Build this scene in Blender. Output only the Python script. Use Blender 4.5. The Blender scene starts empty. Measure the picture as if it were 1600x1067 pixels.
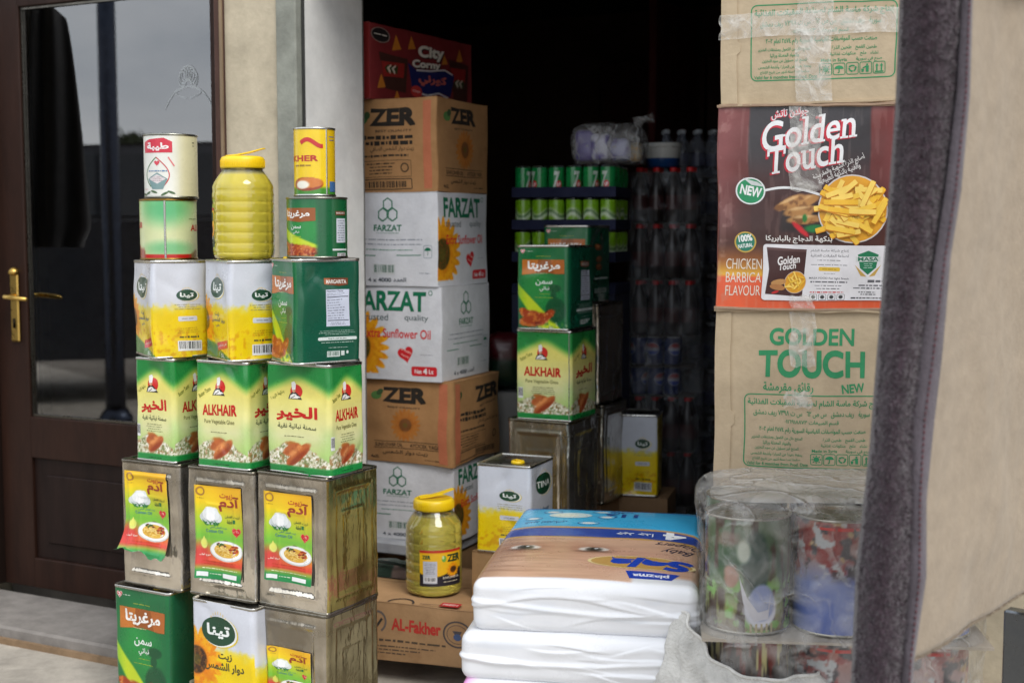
import bpy, math, random
import numpy as np
from mathutils import Matrix, Vector
from mathutils.geometry import tessellate_polygon

C = bpy.context.scene.collection
SC = bpy.context.scene
R = math.radians
rng = np.random.default_rng(7)
random.seed(7)

# ------------------------------------------------------------------ camera
FPX, H = 2050.0, 1.40
PITCH = math.atan(173.0 / FPX)
cam_data = bpy.data.cameras.new("camera")
cam_data.sensor_width = 36.0
cam_data.lens = FPX / 1600.0 * 36.0
cam_data.clip_start, cam_data.clip_end = 0.05, 500
cam_data.dof.use_dof = True
cam_data.dof.focus_distance = 3.35
cam_data.dof.aperture_fstop = 2.9
cam = bpy.data.objects.new("camera", cam_data)
cam.location = (0, 0, H)
cam.rotation_euler = (math.pi / 2 - PITCH, 0, 0)
C.objects.link(cam)
SC.camera = cam

# ------------------------------------------------------------------ sky, sun, exposure
SUN_EL, SUN_AZ = R(48), R(150)           # azimuth clockwise from +Y: behind the camera, to the right
world = bpy.data.worlds.new("World")
SC.world = world
world.use_nodes = True
nt = world.node_tree
nt.nodes.clear()
wo = nt.nodes.new("ShaderNodeOutputWorld")
bg = nt.nodes.new("ShaderNodeBackground")
sky = nt.nodes.new("ShaderNodeTexSky")
sky.sky_type = 'NISHITA'
sky.sun_disc = False
sky.sun_elevation, sky.sun_rotation = SUN_EL, SUN_AZ
tc = nt.nodes.new("ShaderNodeTexCoord")
mp = nt.nodes.new("ShaderNodeMapping"); mp.inputs['Scale'].default_value = (1, 1, 2.6)
cn = nt.nodes.new("ShaderNodeTexNoise")
cn.inputs['Scale'].default_value = 2.3; cn.inputs['Detail'].default_value = 7; cn.inputs['Roughness'].default_value = .55
cr = nt.nodes.new("ShaderNodeValToRGB")
cr.color_ramp.elements[0].position = .32; cr.color_ramp.elements[0].color = (4.6, 5.1, 5.8, 1)
cr.color_ramp.elements[1].position = .68; cr.color_ramp.elements[1].color = (9.5, 9.6, 9.8, 1)
mx = nt.nodes.new("ShaderNodeMix"); mx.data_type = 'RGBA'; mx.inputs['Factor'].default_value = .9
nt.links.new(tc.outputs['Generated'], mp.inputs['Vector'])
nt.links.new(mp.outputs['Vector'], cn.inputs['Vector'])
nt.links.new(cn.outputs['Fac'], cr.inputs['Fac'])
nt.links.new(sky.outputs['Color'], mx.inputs['A'])
nt.links.new(cr.outputs['Color'], mx.inputs['B'])
nt.links.new(mx.outputs['Result'], bg.inputs['Color'])
bg.inputs['Strength'].default_value = 0.10
nt.links.new(bg.outputs['Background'], wo.inputs['Surface'])

sun_d = bpy.data.lights.new("sun", 'SUN')
sun_d.energy = 0.9; sun_d.angle = R(25); sun_d.color = (1, .97, .92)
sun = bpy.data.objects.new("sun", sun_d)
sdir = Vector((math.sin(SUN_AZ) * math.cos(SUN_EL), math.cos(SUN_AZ) * math.cos(SUN_EL), math.sin(SUN_EL)))
sun.rotation_euler = sdir.to_track_quat('Z', 'Y').to_euler()
sun.location = sdir * 20
C.objects.link(sun)

SC.view_settings.view_transform = 'Standard'
SC.view_settings.look = 'None'
SC.view_settings.exposure = 1.05
SC.view_settings.gamma = 1.0
SC.view_settings.use_curve_mapping = False
SC.cycles.use_denoising = True
SC.cycles.max_bounces = 10
SC.cycles.transparent_max_bounces = 16
SC.cycles.caustics_reflective = False
SC.cycles.caustics_refractive = False
SC.cycles.sample_clamp_indirect = 6

# ------------------------------------------------------------------ where things stand (from measured distances)
CP, SP = math.cos(PITCH), math.sin(PITCH)
def zat(py, Y):
    k = (533.5 - py) / FPX
    return H + Y * (k * CP - SP) / (CP + k * SP)
def xat(px, Y, z):
    return (px - 800) / FPX * (Y * CP - (z - H) * SP)

def lin(c):
    a = np.asarray(c, float) / 255.0
    return np.where(a <= .04045, a / 12.92, ((a + .055) / 1.055) ** 2.4)

# ------------------------------------------------------------------ noise
def _hash(i, j, k, s):
    n = (i.astype(np.int64) * 374761393 + j.astype(np.int64) * 668265263 + k.astype(np.int64) * 2147483647 + s * 1274126177) & 0xffffffff
    n = ((n ^ (n >> 13)) * 1274126177) & 0xffffffff
    n = (n ^ (n >> 16)) & 0xffffff
    return n / float(0xffffff)
def vn3(x, y, z, s=0):
    x, y, z = np.broadcast_arrays(np.asarray(x, float), np.asarray(y, float), np.asarray(z, float))
    i, j, k = np.floor(x), np.floor(y), np.floor(z)
    a, b, c = x - i, y - j, z - k
    a, b, c = a * a * (3 - 2 * a), b * b * (3 - 2 * b), c * c * (3 - 2 * c)
    r = 0
    for di in (0, 1):
        for dj in (0, 1):
            for dk in (0, 1):
                w = (a if di else 1 - a) * (b if dj else 1 - b) * (c if dk else 1 - c)
                r = r + w * _hash(i + di, j + dj, k + dk, s)
    return r
def fbm(x, y, z=0.0, s=0, o=4):
    t, a, f = 0, .5, 1.0
    for q in range(o):
        t = t + a * vn3(np.asarray(x) * f, np.asarray(y) * f, np.asarray(z) * f, s + q * 17)
        a *= .5; f *= 2.03
    return t / (1 - .5 ** o)
def sst(x, a, b):
    t = np.clip((x - a) / (b - a), 0, 1)
    return t * t * (3 - 2 * t)

# ------------------------------------------------------------------ materials
MATS = {}
def nodes(m):
    m.use_nodes = True
    return m.node_tree, m.node_tree.nodes['Principled BSDF']
def attr_mat(name, rough=.5, metal=0.0, coat=0.0, grime=.12, gscale=9.0, bump=.0, bscale=60.0, spec=.5, tone=1.0, rvar=.12, sheen=0, stretch=(1, 1, 1)):
    """principled surface: printed colour from the mesh, worn a little by noise"""
    if name in MATS: return MATS[name]
    m = bpy.data.materials.new(name); t, b = nodes(m); N, L = t.nodes, t.links
    at = N.new("ShaderNodeAttribute"); at.attribute_name = "Col"
    co = N.new("ShaderNodeTexCoord")
    mpp = N.new("ShaderNodeMapping"); mpp.inputs['Scale'].default_value = stretch
    L.new(co.outputs['Object'], mpp.inputs['Vector'])
    n1 = N.new("ShaderNodeTexNoise"); n1.inputs['Scale'].default_value = gscale; n1.inputs['Detail'].default_value = 8; n1.inputs['Roughness'].default_value = .68
    L.new(mpp.outputs['Vector'], n1.inputs['Vector'])
    mr = N.new("ShaderNodeMapRange"); mr.inputs['From Min'].default_value = .3; mr.inputs['From Max'].default_value = .7
    mr.inputs['To Min'].default_value = tone * (1 - grime); mr.inputs['To Max'].default_value = tone * (1 + grime * .3)
    L.new(n1.outputs['Fac'], mr.inputs['Value'])
    mu = N.new("ShaderNodeVectorMath"); mu.operation = 'SCALE'
    L.new(at.outputs['Color'], mu.inputs[0]); L.new(mr.outputs['Result'], mu.inputs['Scale'])
    L.new(mu.outputs['Vector'], b.inputs['Base Color'])
    r2 = N.new("ShaderNodeMapRange"); r2.inputs['From Min'].default_value = .3; r2.inputs['From Max'].default_value = .7
    r2.inputs['To Min'].default_value = min(1, rough + rvar); r2.inputs['To Max'].default_value = max(.03, rough - rvar)
    L.new(n1.outputs['Fac'], r2.inputs['Value']); L.new(r2.outputs['Result'], b.inputs['Roughness'])
    b.inputs['Metallic'].default_value = metal
    b.inputs['Coat Weight'].default_value = coat; b.inputs['Coat Roughness'].default_value = .12
    b.inputs['Specular IOR Level'].default_value = spec
    if sheen:
        b.inputs['Sheen Weight'].default_value = sheen; b.inputs['Sheen Roughness'].default_value = .5
    if bump:
        n2 = N.new("ShaderNodeTexNoise"); n2.inputs['Scale'].default_value = bscale; n2.inputs['Detail'].default_value = 5
        L.new(mpp.outputs['Vector'], n2.inputs['Vector'])
        bp = N.new("ShaderNodeBump"); bp.inputs['Strength'].default_value = bump; bp.inputs['Distance'].default_value = .004
        L.new(n2.outputs['Fac'], bp.inputs['Height']); L.new(bp.outputs['Normal'], b.inputs['Normal'])
    MATS[name] = m
    return m
LITHO = attr_mat("lithographed_tin", .3, 0, .35, .14, 10, .3, 10)
CARD = attr_mat("corrugated_cardboard", .82, 0, 0, .16, 14, .25, 90, .25)
CARTON = attr_mat("printed_carton", .45, 0, .12, .16, 14, .2, 30)
PLAST = attr_mat("coloured_plastic", .35, 0, .1, .06, 14, .05, 30)
DARKWOOD = attr_mat("painted_wood", .5, 0, .05, .4, 6, .3, 22, .14, stretch=(3, 3, .6))
PLASTER = attr_mat("plaster", .88, 0, 0, .30, 7, .4, 45, .2)
CONC = attr_mat("concrete", .9, 0, 0, .45, 6, .5, 45, .2)
PAPER = attr_mat("paper_label", .42, 0, .2, .05, 20, .12, 22)
METAL = attr_mat("plain_metal", .3, 1.0, 0, .25, 20, .1, 40)
CLOTH = attr_mat("cloth", .95, 0, 0, .3, 20, .6, 160, .1, sheen=.3)
BACKING = attr_mat("rug_backing", 1.0, 0, 0, .14, 30, .35, 120, .05, sheen=.2)
PILE = attr_mat("rug_pile", 1.0, 0, 0, .5, 60, 1.0, 170, .05, sheen=.4)

def tinplate():
    m = bpy.data.materials.new("worn_tinplate"); t, b = nodes(m); N, L = t.nodes, t.links
    co = N.new("ShaderNodeTexCoord")
    n1 = N.new("ShaderNodeTexNoise"); n1.inputs['Scale'].default_value = 4.5; n1.inputs['Detail'].default_value = 6; n1.inputs['Roughness'].default_value = .52
    L.new(co.outputs['Object'], n1.inputs['Vector'])
    r = N.new("ShaderNodeValToRGB")
    r.color_ramp.elements[0].position = .36; r.color_ramp.elements[0].color = (.30, .275, .235, 1)
    r.color_ramp.elements[1].position = .62; r.color_ramp.elements[1].color = (.80, .77, .72, 1)
    L.new(n1.outputs['Fac'], r.inputs['Fac'])
    at = N.new("ShaderNodeAttribute"); at.attribute_name = "Col"; ml = N.new("ShaderNodeMix"); ml.data_type = 'RGBA'; ml.blend_type = 'MULTIPLY'; ml.inputs['Factor'].default_value = 1
    L.new(r.outputs['Color'], ml.inputs['A']); L.new(at.outputs['Color'], ml.inputs['B']); L.new(ml.outputs['Result'], b.inputs['Base Color'])
    b.inputs['Metallic'].default_value = .92
    mr = N.new("ShaderNodeMapRange"); mr.inputs['From Min'].default_value = .3; mr.inputs['From Max'].default_value = .7
    mr.inputs['To Min'].default_value = .35; mr.inputs['To Max'].default_value = .08
    L.new(n1.outputs['Fac'], mr.inputs['Value']); L.new(mr.outputs['Result'], b.inputs['Roughness'])
    mpp = N.new("ShaderNodeMapping"); mpp.inputs['Scale'].default_value = (10, 10, 3.5)
    L.new(co.outputs['Object'], mpp.inputs['Vector'])
    n2 = N.new("ShaderNodeTexNoise"); n2.inputs['Scale'].default_value = 1.6; n2.inputs['Detail'].default_value = 4
    L.new(mpp.outputs['Vector'], n2.inputs['Vector'])
    bp = N.new("ShaderNodeBump"); bp.inputs['Strength'].default_value = .55; bp.inputs['Distance'].default_value = .02
    L.new(n2.outputs['Fac'], bp.inputs['Height']); L.new(bp.outputs['Normal'], b.inputs['Normal'])
    return m
TINPLATE = tinplate()

def film(name, clear=.55, tint=(.8, .8, .78), rough=.2, bump=.5, bscale=14, crease=.35):
    """clear wrapping film: part see-through, part glossy haze"""
    m = bpy.data.materials.new(name); t, b = nodes(m); N, L = t.nodes, t.links
    out = [n for n in N if n.type == 'OUTPUT_MATERIAL'][0]
    b.inputs['Base Color'].default_value = (*tint, 1); b.inputs['Roughness'].default_value = rough
    b.inputs['Specular IOR Level'].default_value = .8
    co = N.new("ShaderNodeTexCoord")
    n2 = N.new("ShaderNodeTexNoise"); n2.inputs['Scale'].default_value = bscale; n2.inputs['Detail'].default_value = 5; n2.inputs['Distortion'].default_value = 1.2
    L.new(co.outputs['Object'], n2.inputs['Vector'])
    wv = N.new("ShaderNodeTexWave"); wv.inputs['Scale'].default_value = bscale * .35; wv.inputs['Distortion'].default_value = 16; wv.inputs['Detail'].default_value = 4; wv.inputs['Detail Scale'].default_value = 1.1; wv.bands_direction = 'DIAGONAL'
    L.new(co.outputs['Object'], wv.inputs['Vector'])
    pw = N.new("ShaderNodeMath"); pw.operation = 'POWER'; pw.inputs[1].default_value = 18; L.new(wv.outputs['Fac'], pw.inputs[0])
    ad = N.new("ShaderNodeMath"); ad.operation = 'MULTIPLY_ADD'; ad.inputs[1].default_value = .35; L.new(pw.outputs['Value'], ad.inputs[0]); L.new(n2.outputs['Fac'], ad.inputs[2])
    bp = N.new("ShaderNodeBump"); bp.inputs['Strength'].default_value = bump; bp.inputs['Distance'].default_value = .02
    L.new(ad.outputs['Value'], bp.inputs['Height']); L.new(bp.outputs['Normal'], b.inputs['Normal'])
    tr = N.new("ShaderNodeBsdfTransparent")
    mix = N.new("ShaderNodeMixShader")
    mr = N.new("ShaderNodeMapRange"); mr.inputs['From Min'].default_value = .35; mr.inputs['From Max'].default_value = .7
    mr.inputs['To Min'].default_value = min(1, clear + .13); mr.inputs['To Max'].default_value = max(0, clear - .25)
    L.new(n2.outputs['Fac'], mr.inputs['Value']); cs = N.new('ShaderNodeMath'); cs.operation = 'MULTIPLY_ADD'; cs.inputs[1].default_value = -crease; cs.use_clamp = True  # creases turn more opaque, pale streaks painted in for glints
    L.new(pw.outputs['Value'], cs.inputs[0]); L.new(mr.outputs['Result'], cs.inputs[2]); L.new(cs.outputs['Value'], mix.inputs['Fac'])
    L.new(b.outputs['BSDF'], mix.inputs[1]); L.new(tr.outputs['BSDF'], mix.inputs[2])
    L.new(mix.outputs['Shader'], out.inputs['Surface'])
    return m
WRAP = film("stretch_film", .85, (.70, .69, .66), .07, .9, 11, .16)
WRAPTOP = film("folded_stretch_film", .45, (.50, .48, .44), .16, 1.0, 9, .1)
TAPE = film("packing_tape", .74, (.80, .78, .72), .2, .2, 22, .12)
BAGFILM = film("bag_film", .84, (.6, .6, .6), .08, 1.0, 14)
FARFILM = film("dark_far_film", .97, (.30, .31, .33), .1, 1.0, 9, .15)  # darker tint and clearer than the near film
PET = film("clear_bottle_plastic", .72, (.26, .28, .34), .1, .2, 20)

def simple(name, col, rough=.5, metal=0, trans=0, ior=1.45):
    m = bpy.data.materials.new(name); t, b = nodes(m)
    b.inputs['Base Color'].default_value = (*col, 1); b.inputs['Roughness'].default_value = rough
    b.inputs['Metallic'].default_value = metal; b.inputs['Transmission Weight'].default_value = trans; b.inputs['IOR'].default_value = ior
    return m
GLASS = simple("window_glass", (.9, .93, .93), .02, 0, 0, 1.62)
def glass_pane():
    m = bpy.data.materials.new("dark_door_glass"); t, b = nodes(m); N, L = t.nodes, t.links
    out = [n for n in N if n.type == 'OUTPUT_MATERIAL'][0]
    tr = N.new("ShaderNodeBsdfTransparent"); tr.inputs['Color'].default_value = (.8, .84, .84, 1)
    gl = N.new("ShaderNodeBsdfGlossy"); gl.inputs['Roughness'].default_value = .0
    fr = N.new("ShaderNodeFresnel"); fr.inputs['IOR'].default_value = 3.0
    co = N.new("ShaderNodeTexCoord"); n2 = N.new("ShaderNodeTexNoise"); n2.inputs['Scale'].default_value = 2.5
    L.new(co.outputs['Object'], n2.inputs['Vector'])
    bp = N.new("ShaderNodeBump"); bp.inputs['Strength'].default_value = .012; bp.inputs['Distance'].default_value = .01
    L.new(n2.outputs['Fac'], bp.inputs['Height']); L.new(bp.outputs['Normal'], gl.inputs['Normal'])
    mix = N.new("ShaderNodeMixShader")
    L.new(fr.outputs['Fac'], mix.inputs['Fac']); L.new(tr.outputs['BSDF'], mix.inputs[1]); L.new(gl.outputs['BSDF'], mix.inputs[2])
    L.new(mix.outputs['Shader'], out.inputs['Surface'])
    return m
PANE = glass_pane()
def oil_mat(name, col, trans):
    m = simple(name, col, .06, 0, trans, 1.42)
    b = m.node_tree.nodes['Principled BSDF']
    at = m.node_tree.nodes.new('ShaderNodeAttribute'); at.attribute_name = 'Col'; T_ = m.node_tree; T_.links.new(at.outputs['Color'], b.inputs['Base Color'])
    sp_ = T_.nodes.new('ShaderNodeSeparateColor'); mr_ = T_.nodes.new('ShaderNodeMapRange'); mr_.inputs['From Min'].default_value = .1; mr_.inputs['From Max'].default_value = .5; mr_.inputs['To Min'].default_value = trans; mr_.inputs['To Max'].default_value = .96
    T_.links.new(at.outputs['Color'], sp_.inputs['Color']); T_.links.new(sp_.outputs['Blue'], mr_.inputs['Value']); T_.links.new(mr_.outputs['Result'], b.inputs['Transmission Weight'])
    b.inputs['Coat Weight'].default_value = .6; b.inputs['Coat Roughness'].default_value = .03; b.inputs['Roughness'].default_value = .03
    return m
OIL = oil_mat("sunflower_oil_in_clear_plastic", (1.0, .80, .10), .56)
OIL_B = oil_mat("pale_oil_in_clear_plastic", (.96, .84, .30), .70)

# ------------------------------------------------------------------ mesh collector
class MB:
    def __init__(s): s.V = []; s.F = []; s.Cc = []; s.M = []; s.S = []; s.n = 0
    def add(s, v, f, col, mat=0, smooth=False):
        v = np.asarray(v, float).reshape(-1, 3); n = len(v)
        col = np.asarray(col, float)
        if col.ndim == 1: col = np.tile(col, (n, 1))
        if isinstance(f, np.ndarray): f = f.tolist()
        o = s.n
        s.V.append(v); s.Cc.append(col[:, :3])
        s.F += [tuple(i + o for i in q) for q in f]
        s.M += [mat] * len(f); s.S += [smooth] * len(f); s.n += n
        return s
    def grid(s, P, col, mat=0, smooth=True, flip=False):
        """P (ny,nx,3) points"""
        ny, nx = P.shape[:2]
        i = np.arange(ny * nx).reshape(ny, nx)
        q = np.stack([i[:-1, :-1], i[:-1, 1:], i[1:, 1:], i[1:, :-1]], -1).reshape(-1, 4)
        if flip: q = q[:, ::-1]
        c = np.asarray(col, float)
        if c.ndim == 3: c = c.reshape(-1, 3)
        return s.add(P.reshape(-1, 3), q, c, mat, smooth)
    def box(s, c, size, col, mat=0, rz=0, bev=0):
        x, y, z = [a / 2 for a in size]
        if bev:
            b = min(bev, x * .9, y * .9, z * .9)
            vs = []; 
            for sx in (-1, 1):
                for sy in (-1, 1):
                    for sz in (-1, 1):
                        vs += [(sx * (x - b), sy * (y - b), sz * z), (sx * (x - b), sy * y, sz * (z - b)), (sx * x, sy * (y - b), sz * (z - b))]
            v = np.array(vs); f = hull_faces(v)
        else:
            v = np.array([(-x, -y, -z), (x, -y, -z), (x, y, -z), (-x, y, -z), (-x, -y, z), (x, -y, z), (x, y, z), (-x, y, z)])
            f = [(3, 2, 1, 0), (4, 5, 6, 7), (0, 1, 5, 4), (1, 2, 6, 5), (2, 3, 7, 6), (3, 0, 4, 7)]
        if rz:
            cz, sz = math.cos(rz), math.sin(rz)
            v = v @ np.array([[cz, sz, 0], [-sz, cz, 0], [0, 0, 1]])
        return s.add(v + np.array(c), f, col, mat)
    def loops(s, L, cols, mat=0, smooth=True, cap0=True, cap1=True):
        """stack of closed loops (each n x 3), joined by quads"""
        n = len(L[0]); V = np.concatenate(L); f = []
        for a in range(len(L) - 1):
            for i in range(n):
                j = (i + 1) % n
                f.append((a * n + i, a * n + j, (a + 1) * n + j, (a + 1) * n + i))
        if cap0: f.append(tuple(range(n))[::-1])
        if cap1: f.append(tuple(range((len(L) - 1) * n, len(L) * n)))
        if isinstance(cols, list) and len(cols) == len(L):
            cc = np.concatenate([np.tile(np.asarray(c, float), (n, 1)) for c in cols])
        else: cc = cols
        return s.add(V, f, cc, mat, smooth)
    def lathe(s, prof, col, mat=0, n=40, c=(0, 0, 0), cap0=True, cap1=True, smooth=True):
        a = np.linspace(0, 2 * math.pi, n, endpoint=False)
        L = [np.stack([c[0] + r * np.cos(a), c[1] + r * np.sin(a), np.full(n, c[2] + z)], -1) for r, z in prof]
        return s.loops(L, col, mat, smooth, cap0, cap1)
    def tube(s, pts, r, col, mat=0, n=8):
        pts = [Vector(p) for p in pts]; L = []
        for i, p in enumerate(pts):
            d = (pts[min(i + 1, len(pts) - 1)] - pts[max(i - 1, 0)]).normalized()
            u = d.orthogonal().normalized() if i == 0 else (u - d * u.dot(d)).normalized()
            w = d.cross(u); rr = r[i] if isinstance(r, (list, tuple)) else r
            L.append(np.array([tuple(p + (u * math.cos(t) + w * math.sin(t)) * rr) for t in np.linspace(0, 2 * math.pi, n, endpoint=False)]))
        return s.loops(L, col, mat)
    def build(s, name, mats, parent=None, label=None, recalc=False):
        me = bpy.data.meshes.new(name)
        V = np.concatenate(s.V); Cc = np.concatenate(s.Cc)
        me.from_pydata(V.tolist(), [], s.F)
        if not isinstance(mats, (list, tuple)): mats = [mats]
        for m in mats: me.materials.append(m)
        me.polygons.foreach_set('material_index', s.M)
        me.polygons.foreach_set('use_smooth', s.S)
        ca = me.color_attributes.new("Col", 'FLOAT_COLOR', 'POINT')
        rgba = np.ones((len(V), 4), np.float32); rgba[:, :3] = Cc
        ca.data.foreach_set('color', rgba.ravel())
        me.validate(); me.update()
        o = bpy.data.objects.new(name, me); C.objects.link(o)
        if parent is not None: o.parent = parent
        if label: o['label'] = label
        return o
def hull_faces(v):
    import bmesh
    bm = bmesh.new(); vs = [bm.verts.new(p) for p in v]
    bm.verts.index_update()
    r = bmesh.ops.convex_hull(bm, input=vs)
    bmesh.ops.dissolve_limit(bm, angle_limit=.01, verts=bm.verts, edges=bm.edges)
    bm.normal_update()
    f = [tuple(q.index for q in p.verts) for p in bm.faces]
    bm.free()
    return f

def thing(name, label, cat, loc=(0, 0, 0), rz=0, group=None):
    o = bpy.data.objects.new(name, None); C.objects.link(o)
    o.empty_display_size = .05
    o.location = loc; o.rotation_euler = (0, 0, rz)
    return tag(o, label, cat, group)
def tag(o, label, cat, group=None):
    o['label'] = label; o['category'] = cat
    if group: o['group'] = group
    return o
def copy_tree(o, parent=None):
    c = o.copy(); C.objects.link(c)
    if parent is not None: c.parent = parent
    for ch in list(o.children): copy_tree(ch, c)
    return c

# ------------------------------------------------------------------ lettering
_AR = {}
for ch, code, n in [('ء', 0xFE80, 1), ('آ', 0xFE81, 2), ('أ', 0xFE83, 2), ('ؤ', 0xFE85, 2), ('إ', 0xFE87, 2), ('ئ', 0xFE89, 4), ('ا', 0xFE8D, 2), ('ب', 0xFE8F, 4), ('ة', 0xFE93, 2), ('ت', 0xFE95, 4), ('ث', 0xFE99, 4), ('ج', 0xFE9D, 4), ('ح', 0xFEA1, 4), ('خ', 0xFEA5, 4), ('د', 0xFEA9, 2), ('ذ', 0xFEAB, 2), ('ر', 0xFEAD, 2), ('ز', 0xFEAF, 2), ('س', 0xFEB1, 4), ('ش', 0xFEB5, 4), ('ص', 0xFEB9, 4), ('ض', 0xFEBD, 4), ('ط', 0xFEC1, 4), ('ظ', 0xFEC5, 4), ('ع', 0xFEC9, 4), ('غ', 0xFECD, 4), ('ف', 0xFED1, 4), ('ق', 0xFED5, 4), ('ك', 0xFED9, 4), ('ل', 0xFEDD, 4), ('م', 0xFEE1, 4), ('ن', 0xFEE5, 4), ('ه', 0xFEE9, 4), ('و', 0xFEED, 2), ('ى', 0xFEEF, 2), ('ي', 0xFEF1, 4)]:
    _AR[ch] = (code, n)
def shape(s):
    if not any(ch in _AR for ch in s): return s
    out = []
    for w in s.split(' '):
        g = []; i = 0; prev = False
        while i < len(w):
            ch = w[i]
            if ch == 'ل' and i + 1 < len(w) and w[i + 1] in 'اأ':
                base = 0xFEFB if w[i + 1] == 'ا' else 0xFEF7
                g.append(chr(base + (1 if prev else 0))); prev = False; i += 2; continue
            if ch in _AR:
                code, n = _AR[ch]
                nxt = i + 1 < len(w) and w[i + 1] in _AR and w[i + 1] != 'ء'
                if n == 1: k = 0; j = False
                elif n == 2: k = 1 if prev else 0; j = False
                else:
                    k = (3 if nxt else 1) if prev else (2 if nxt else 0); j = True
                g.append(chr(code + k)); prev = j
            else: g.append(ch); prev = False
            i += 1
        out.append(''.join(g if all('\u0660' <= q <= '\u0669' for q in g) else reversed(g)))
    return ' '.join(reversed(out))

_dg = None
_TC = {}
def _outline(s, bold=0.0):
    """text -> list of (pts, tris): one entry per letter island"""
    key = (s, bold)
    if key in _TC: return _TC[key]
    cu = bpy.data.curves.new('t', 'FONT'); cu.body = shape(s); cu.size = 1; cu.resolution_u = 2
    ob = bpy.data.objects.new('t', cu); C.objects.link(ob)
    dg = bpy.context.evaluated_depsgraph_get()
    oc = ob.evaluated_get(dg).to_curve(dg)
    conts = []
    for sp in oc.splines:
        bp = sp.bezier_points; P = []
        if len(bp) == 0: continue
        for i in range(len(bp)):
            a, b = bp[i], bp[(i + 1) % len(bp)]
            p0, p1, p2, p3 = [np.array(q[:2]) for q in (a.co, a.handle_right, b.handle_left, b.co)]
            st = np.linalg.norm(p3 - p0)
            dev = np.linalg.norm(p1 - (p0 * 2 + p3) / 3) + np.linalg.norm(p2 - (p0 + p3 * 2) / 3)
            k = 1 if dev < .004 or st < .02 else (3 if st < .25 else 5)
            for t in np.arange(k) / k:
                P.append((1 - t) ** 3 * p0 + 3 * (1 - t) ** 2 * t * p1 + 3 * (1 - t) * t * t * p2 + t ** 3 * p3)
        P = np.array(P)
        if len(P) < 3: continue
        keep = np.linalg.norm(P - np.roll(P, 1, 0), axis=1) > 1e-5
        P = P[keep]
        if len(P) < 3: continue
        conts.append(P)
    ob.to_curve_clear(); bpy.data.objects.remove(ob); bpy.data.curves.remove(cu)
    def area(P): x, y = P[:, 0], P[:, 1]; return .5 * np.sum(x * np.roll(y, -1) - y * np.roll(x, -1))
    def inside(p, P):
        x, y = P[:, 0], P[:, 1]; x2, y2 = np.roll(x, -1), np.roll(y, -1)
        c = (y > p[1]) != (y2 > p[1])
        with np.errstate(divide='ignore', invalid='ignore'):
            xi = x + (p[1] - y) * (x2 - x) / (y2 - y)
        return (np.sum(c & (p[0] < xi)) % 2) == 1
    if not conts:
        _TC[key] = []; return []
    ars = [area(P) for P in conts]
    sg = np.sign(ars[int(np.argmax(np.abs(ars)))])
    def grow(P, d):
        e = np.roll(P, -1, 0) - P; e /= np.maximum(np.linalg.norm(e, axis=1, keepdims=True), 1e-9)
        n = np.stack([e[:, 1], -e[:, 0]], 1) * sg
        m = n + np.roll(n, 1, 0); m /= np.maximum(np.linalg.norm(m, axis=1, keepdims=True), .35)
        return P + m * d
    outs = [i for i in range(len(conts)) if np.sign(ars[i]) == sg]
    holes = {i: [] for i in outs}
    for i in range(len(conts)):
        if i in holes: continue
        best = None
        for j in outs:
            if abs(ars[j]) > abs(ars[i]) and inside(conts[i].mean(0) if False else conts[i][0], conts[j]):
                if best is None or abs(ars[j]) < abs(ars[best]): best = j
        if best is not None: holes[best].append(i)
    res = []
    for j in outs:
        polys = [grow(conts[j], bold)] + [grow(conts[i], bold) for i in holes[j]]
        tri = tessellate_polygon([[Vector((q[0], q[1], 0)) for q in P] for P in polys])
        res.append((np.concatenate(polys), [tuple(t) for t in tri]))
    _TC[key] = res
    return res

def serif_outline(s, bold):
    """add slab feet and flags to the stems of a word"""
    g = list(_outline(s, bold)); out = list(g); sw = .10 + 2 * bold
    base = min(p.min(0)[1] for p, _ in g if True); k = 0
    for ch in s:
        P, _t = g[k]; k += 1; lo, hi = P.min(0), P.max(0)
        def slab(x, y0, y1, w): out.append((np.array([(x - w, y0), (x + w, y0), (x + w, y1), (x - w, y1)]), [(0, 1, 2), (0, 2, 3)]))
        h = sw * .42; L, Rr, Cx = lo[0] + sw / 2, hi[0] - sw / 2, (lo[0] + hi[0]) / 2; w = sw * .95
        b = base + bold
        if ch == 'l': slab(Cx, lo[1], lo[1] + h, w); slab(Cx - w * .5, hi[1] - h, hi[1], w * .7)
        elif ch == 'd': slab(Rr + w * .3, lo[1], lo[1] + h, w * .7); slab(Rr - w * .5, hi[1] - h, hi[1], w * .7)
        elif ch == 'n': slab(L, lo[1], lo[1] + h, w); slab(Rr, lo[1], lo[1] + h, w); slab(L - w * .4, hi[1] - h, hi[1], w * .6)
        elif ch == 'h': slab(L, lo[1], lo[1] + h, w); slab(Rr, lo[1], lo[1] + h, w); slab(L - w * .4, hi[1] - h, hi[1], w * .6)
        elif ch == 'T':
            slab(Cx, lo[1], lo[1] + h, w * 1.1)
            for x in (lo[0] + h / 2, hi[0] - h / 2): slab(x, hi[1] - sw * 1.7, hi[1], h * .7)
        elif ch == 'u': slab(Rr + w * .3, lo[1], lo[1] + h, w * .7); slab(L - w * .4, hi[1] - h, hi[1], w * .6); slab(Rr - w * .5, hi[1] - h, hi[1], w * .6)
        elif ch == 'G': slab(Rr, Cx * 0 + lo[1] + (hi[1] - lo[1]) * .42, lo[1] + (hi[1] - lo[1]) * .42 + h, w * 1.2)
    return out
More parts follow.
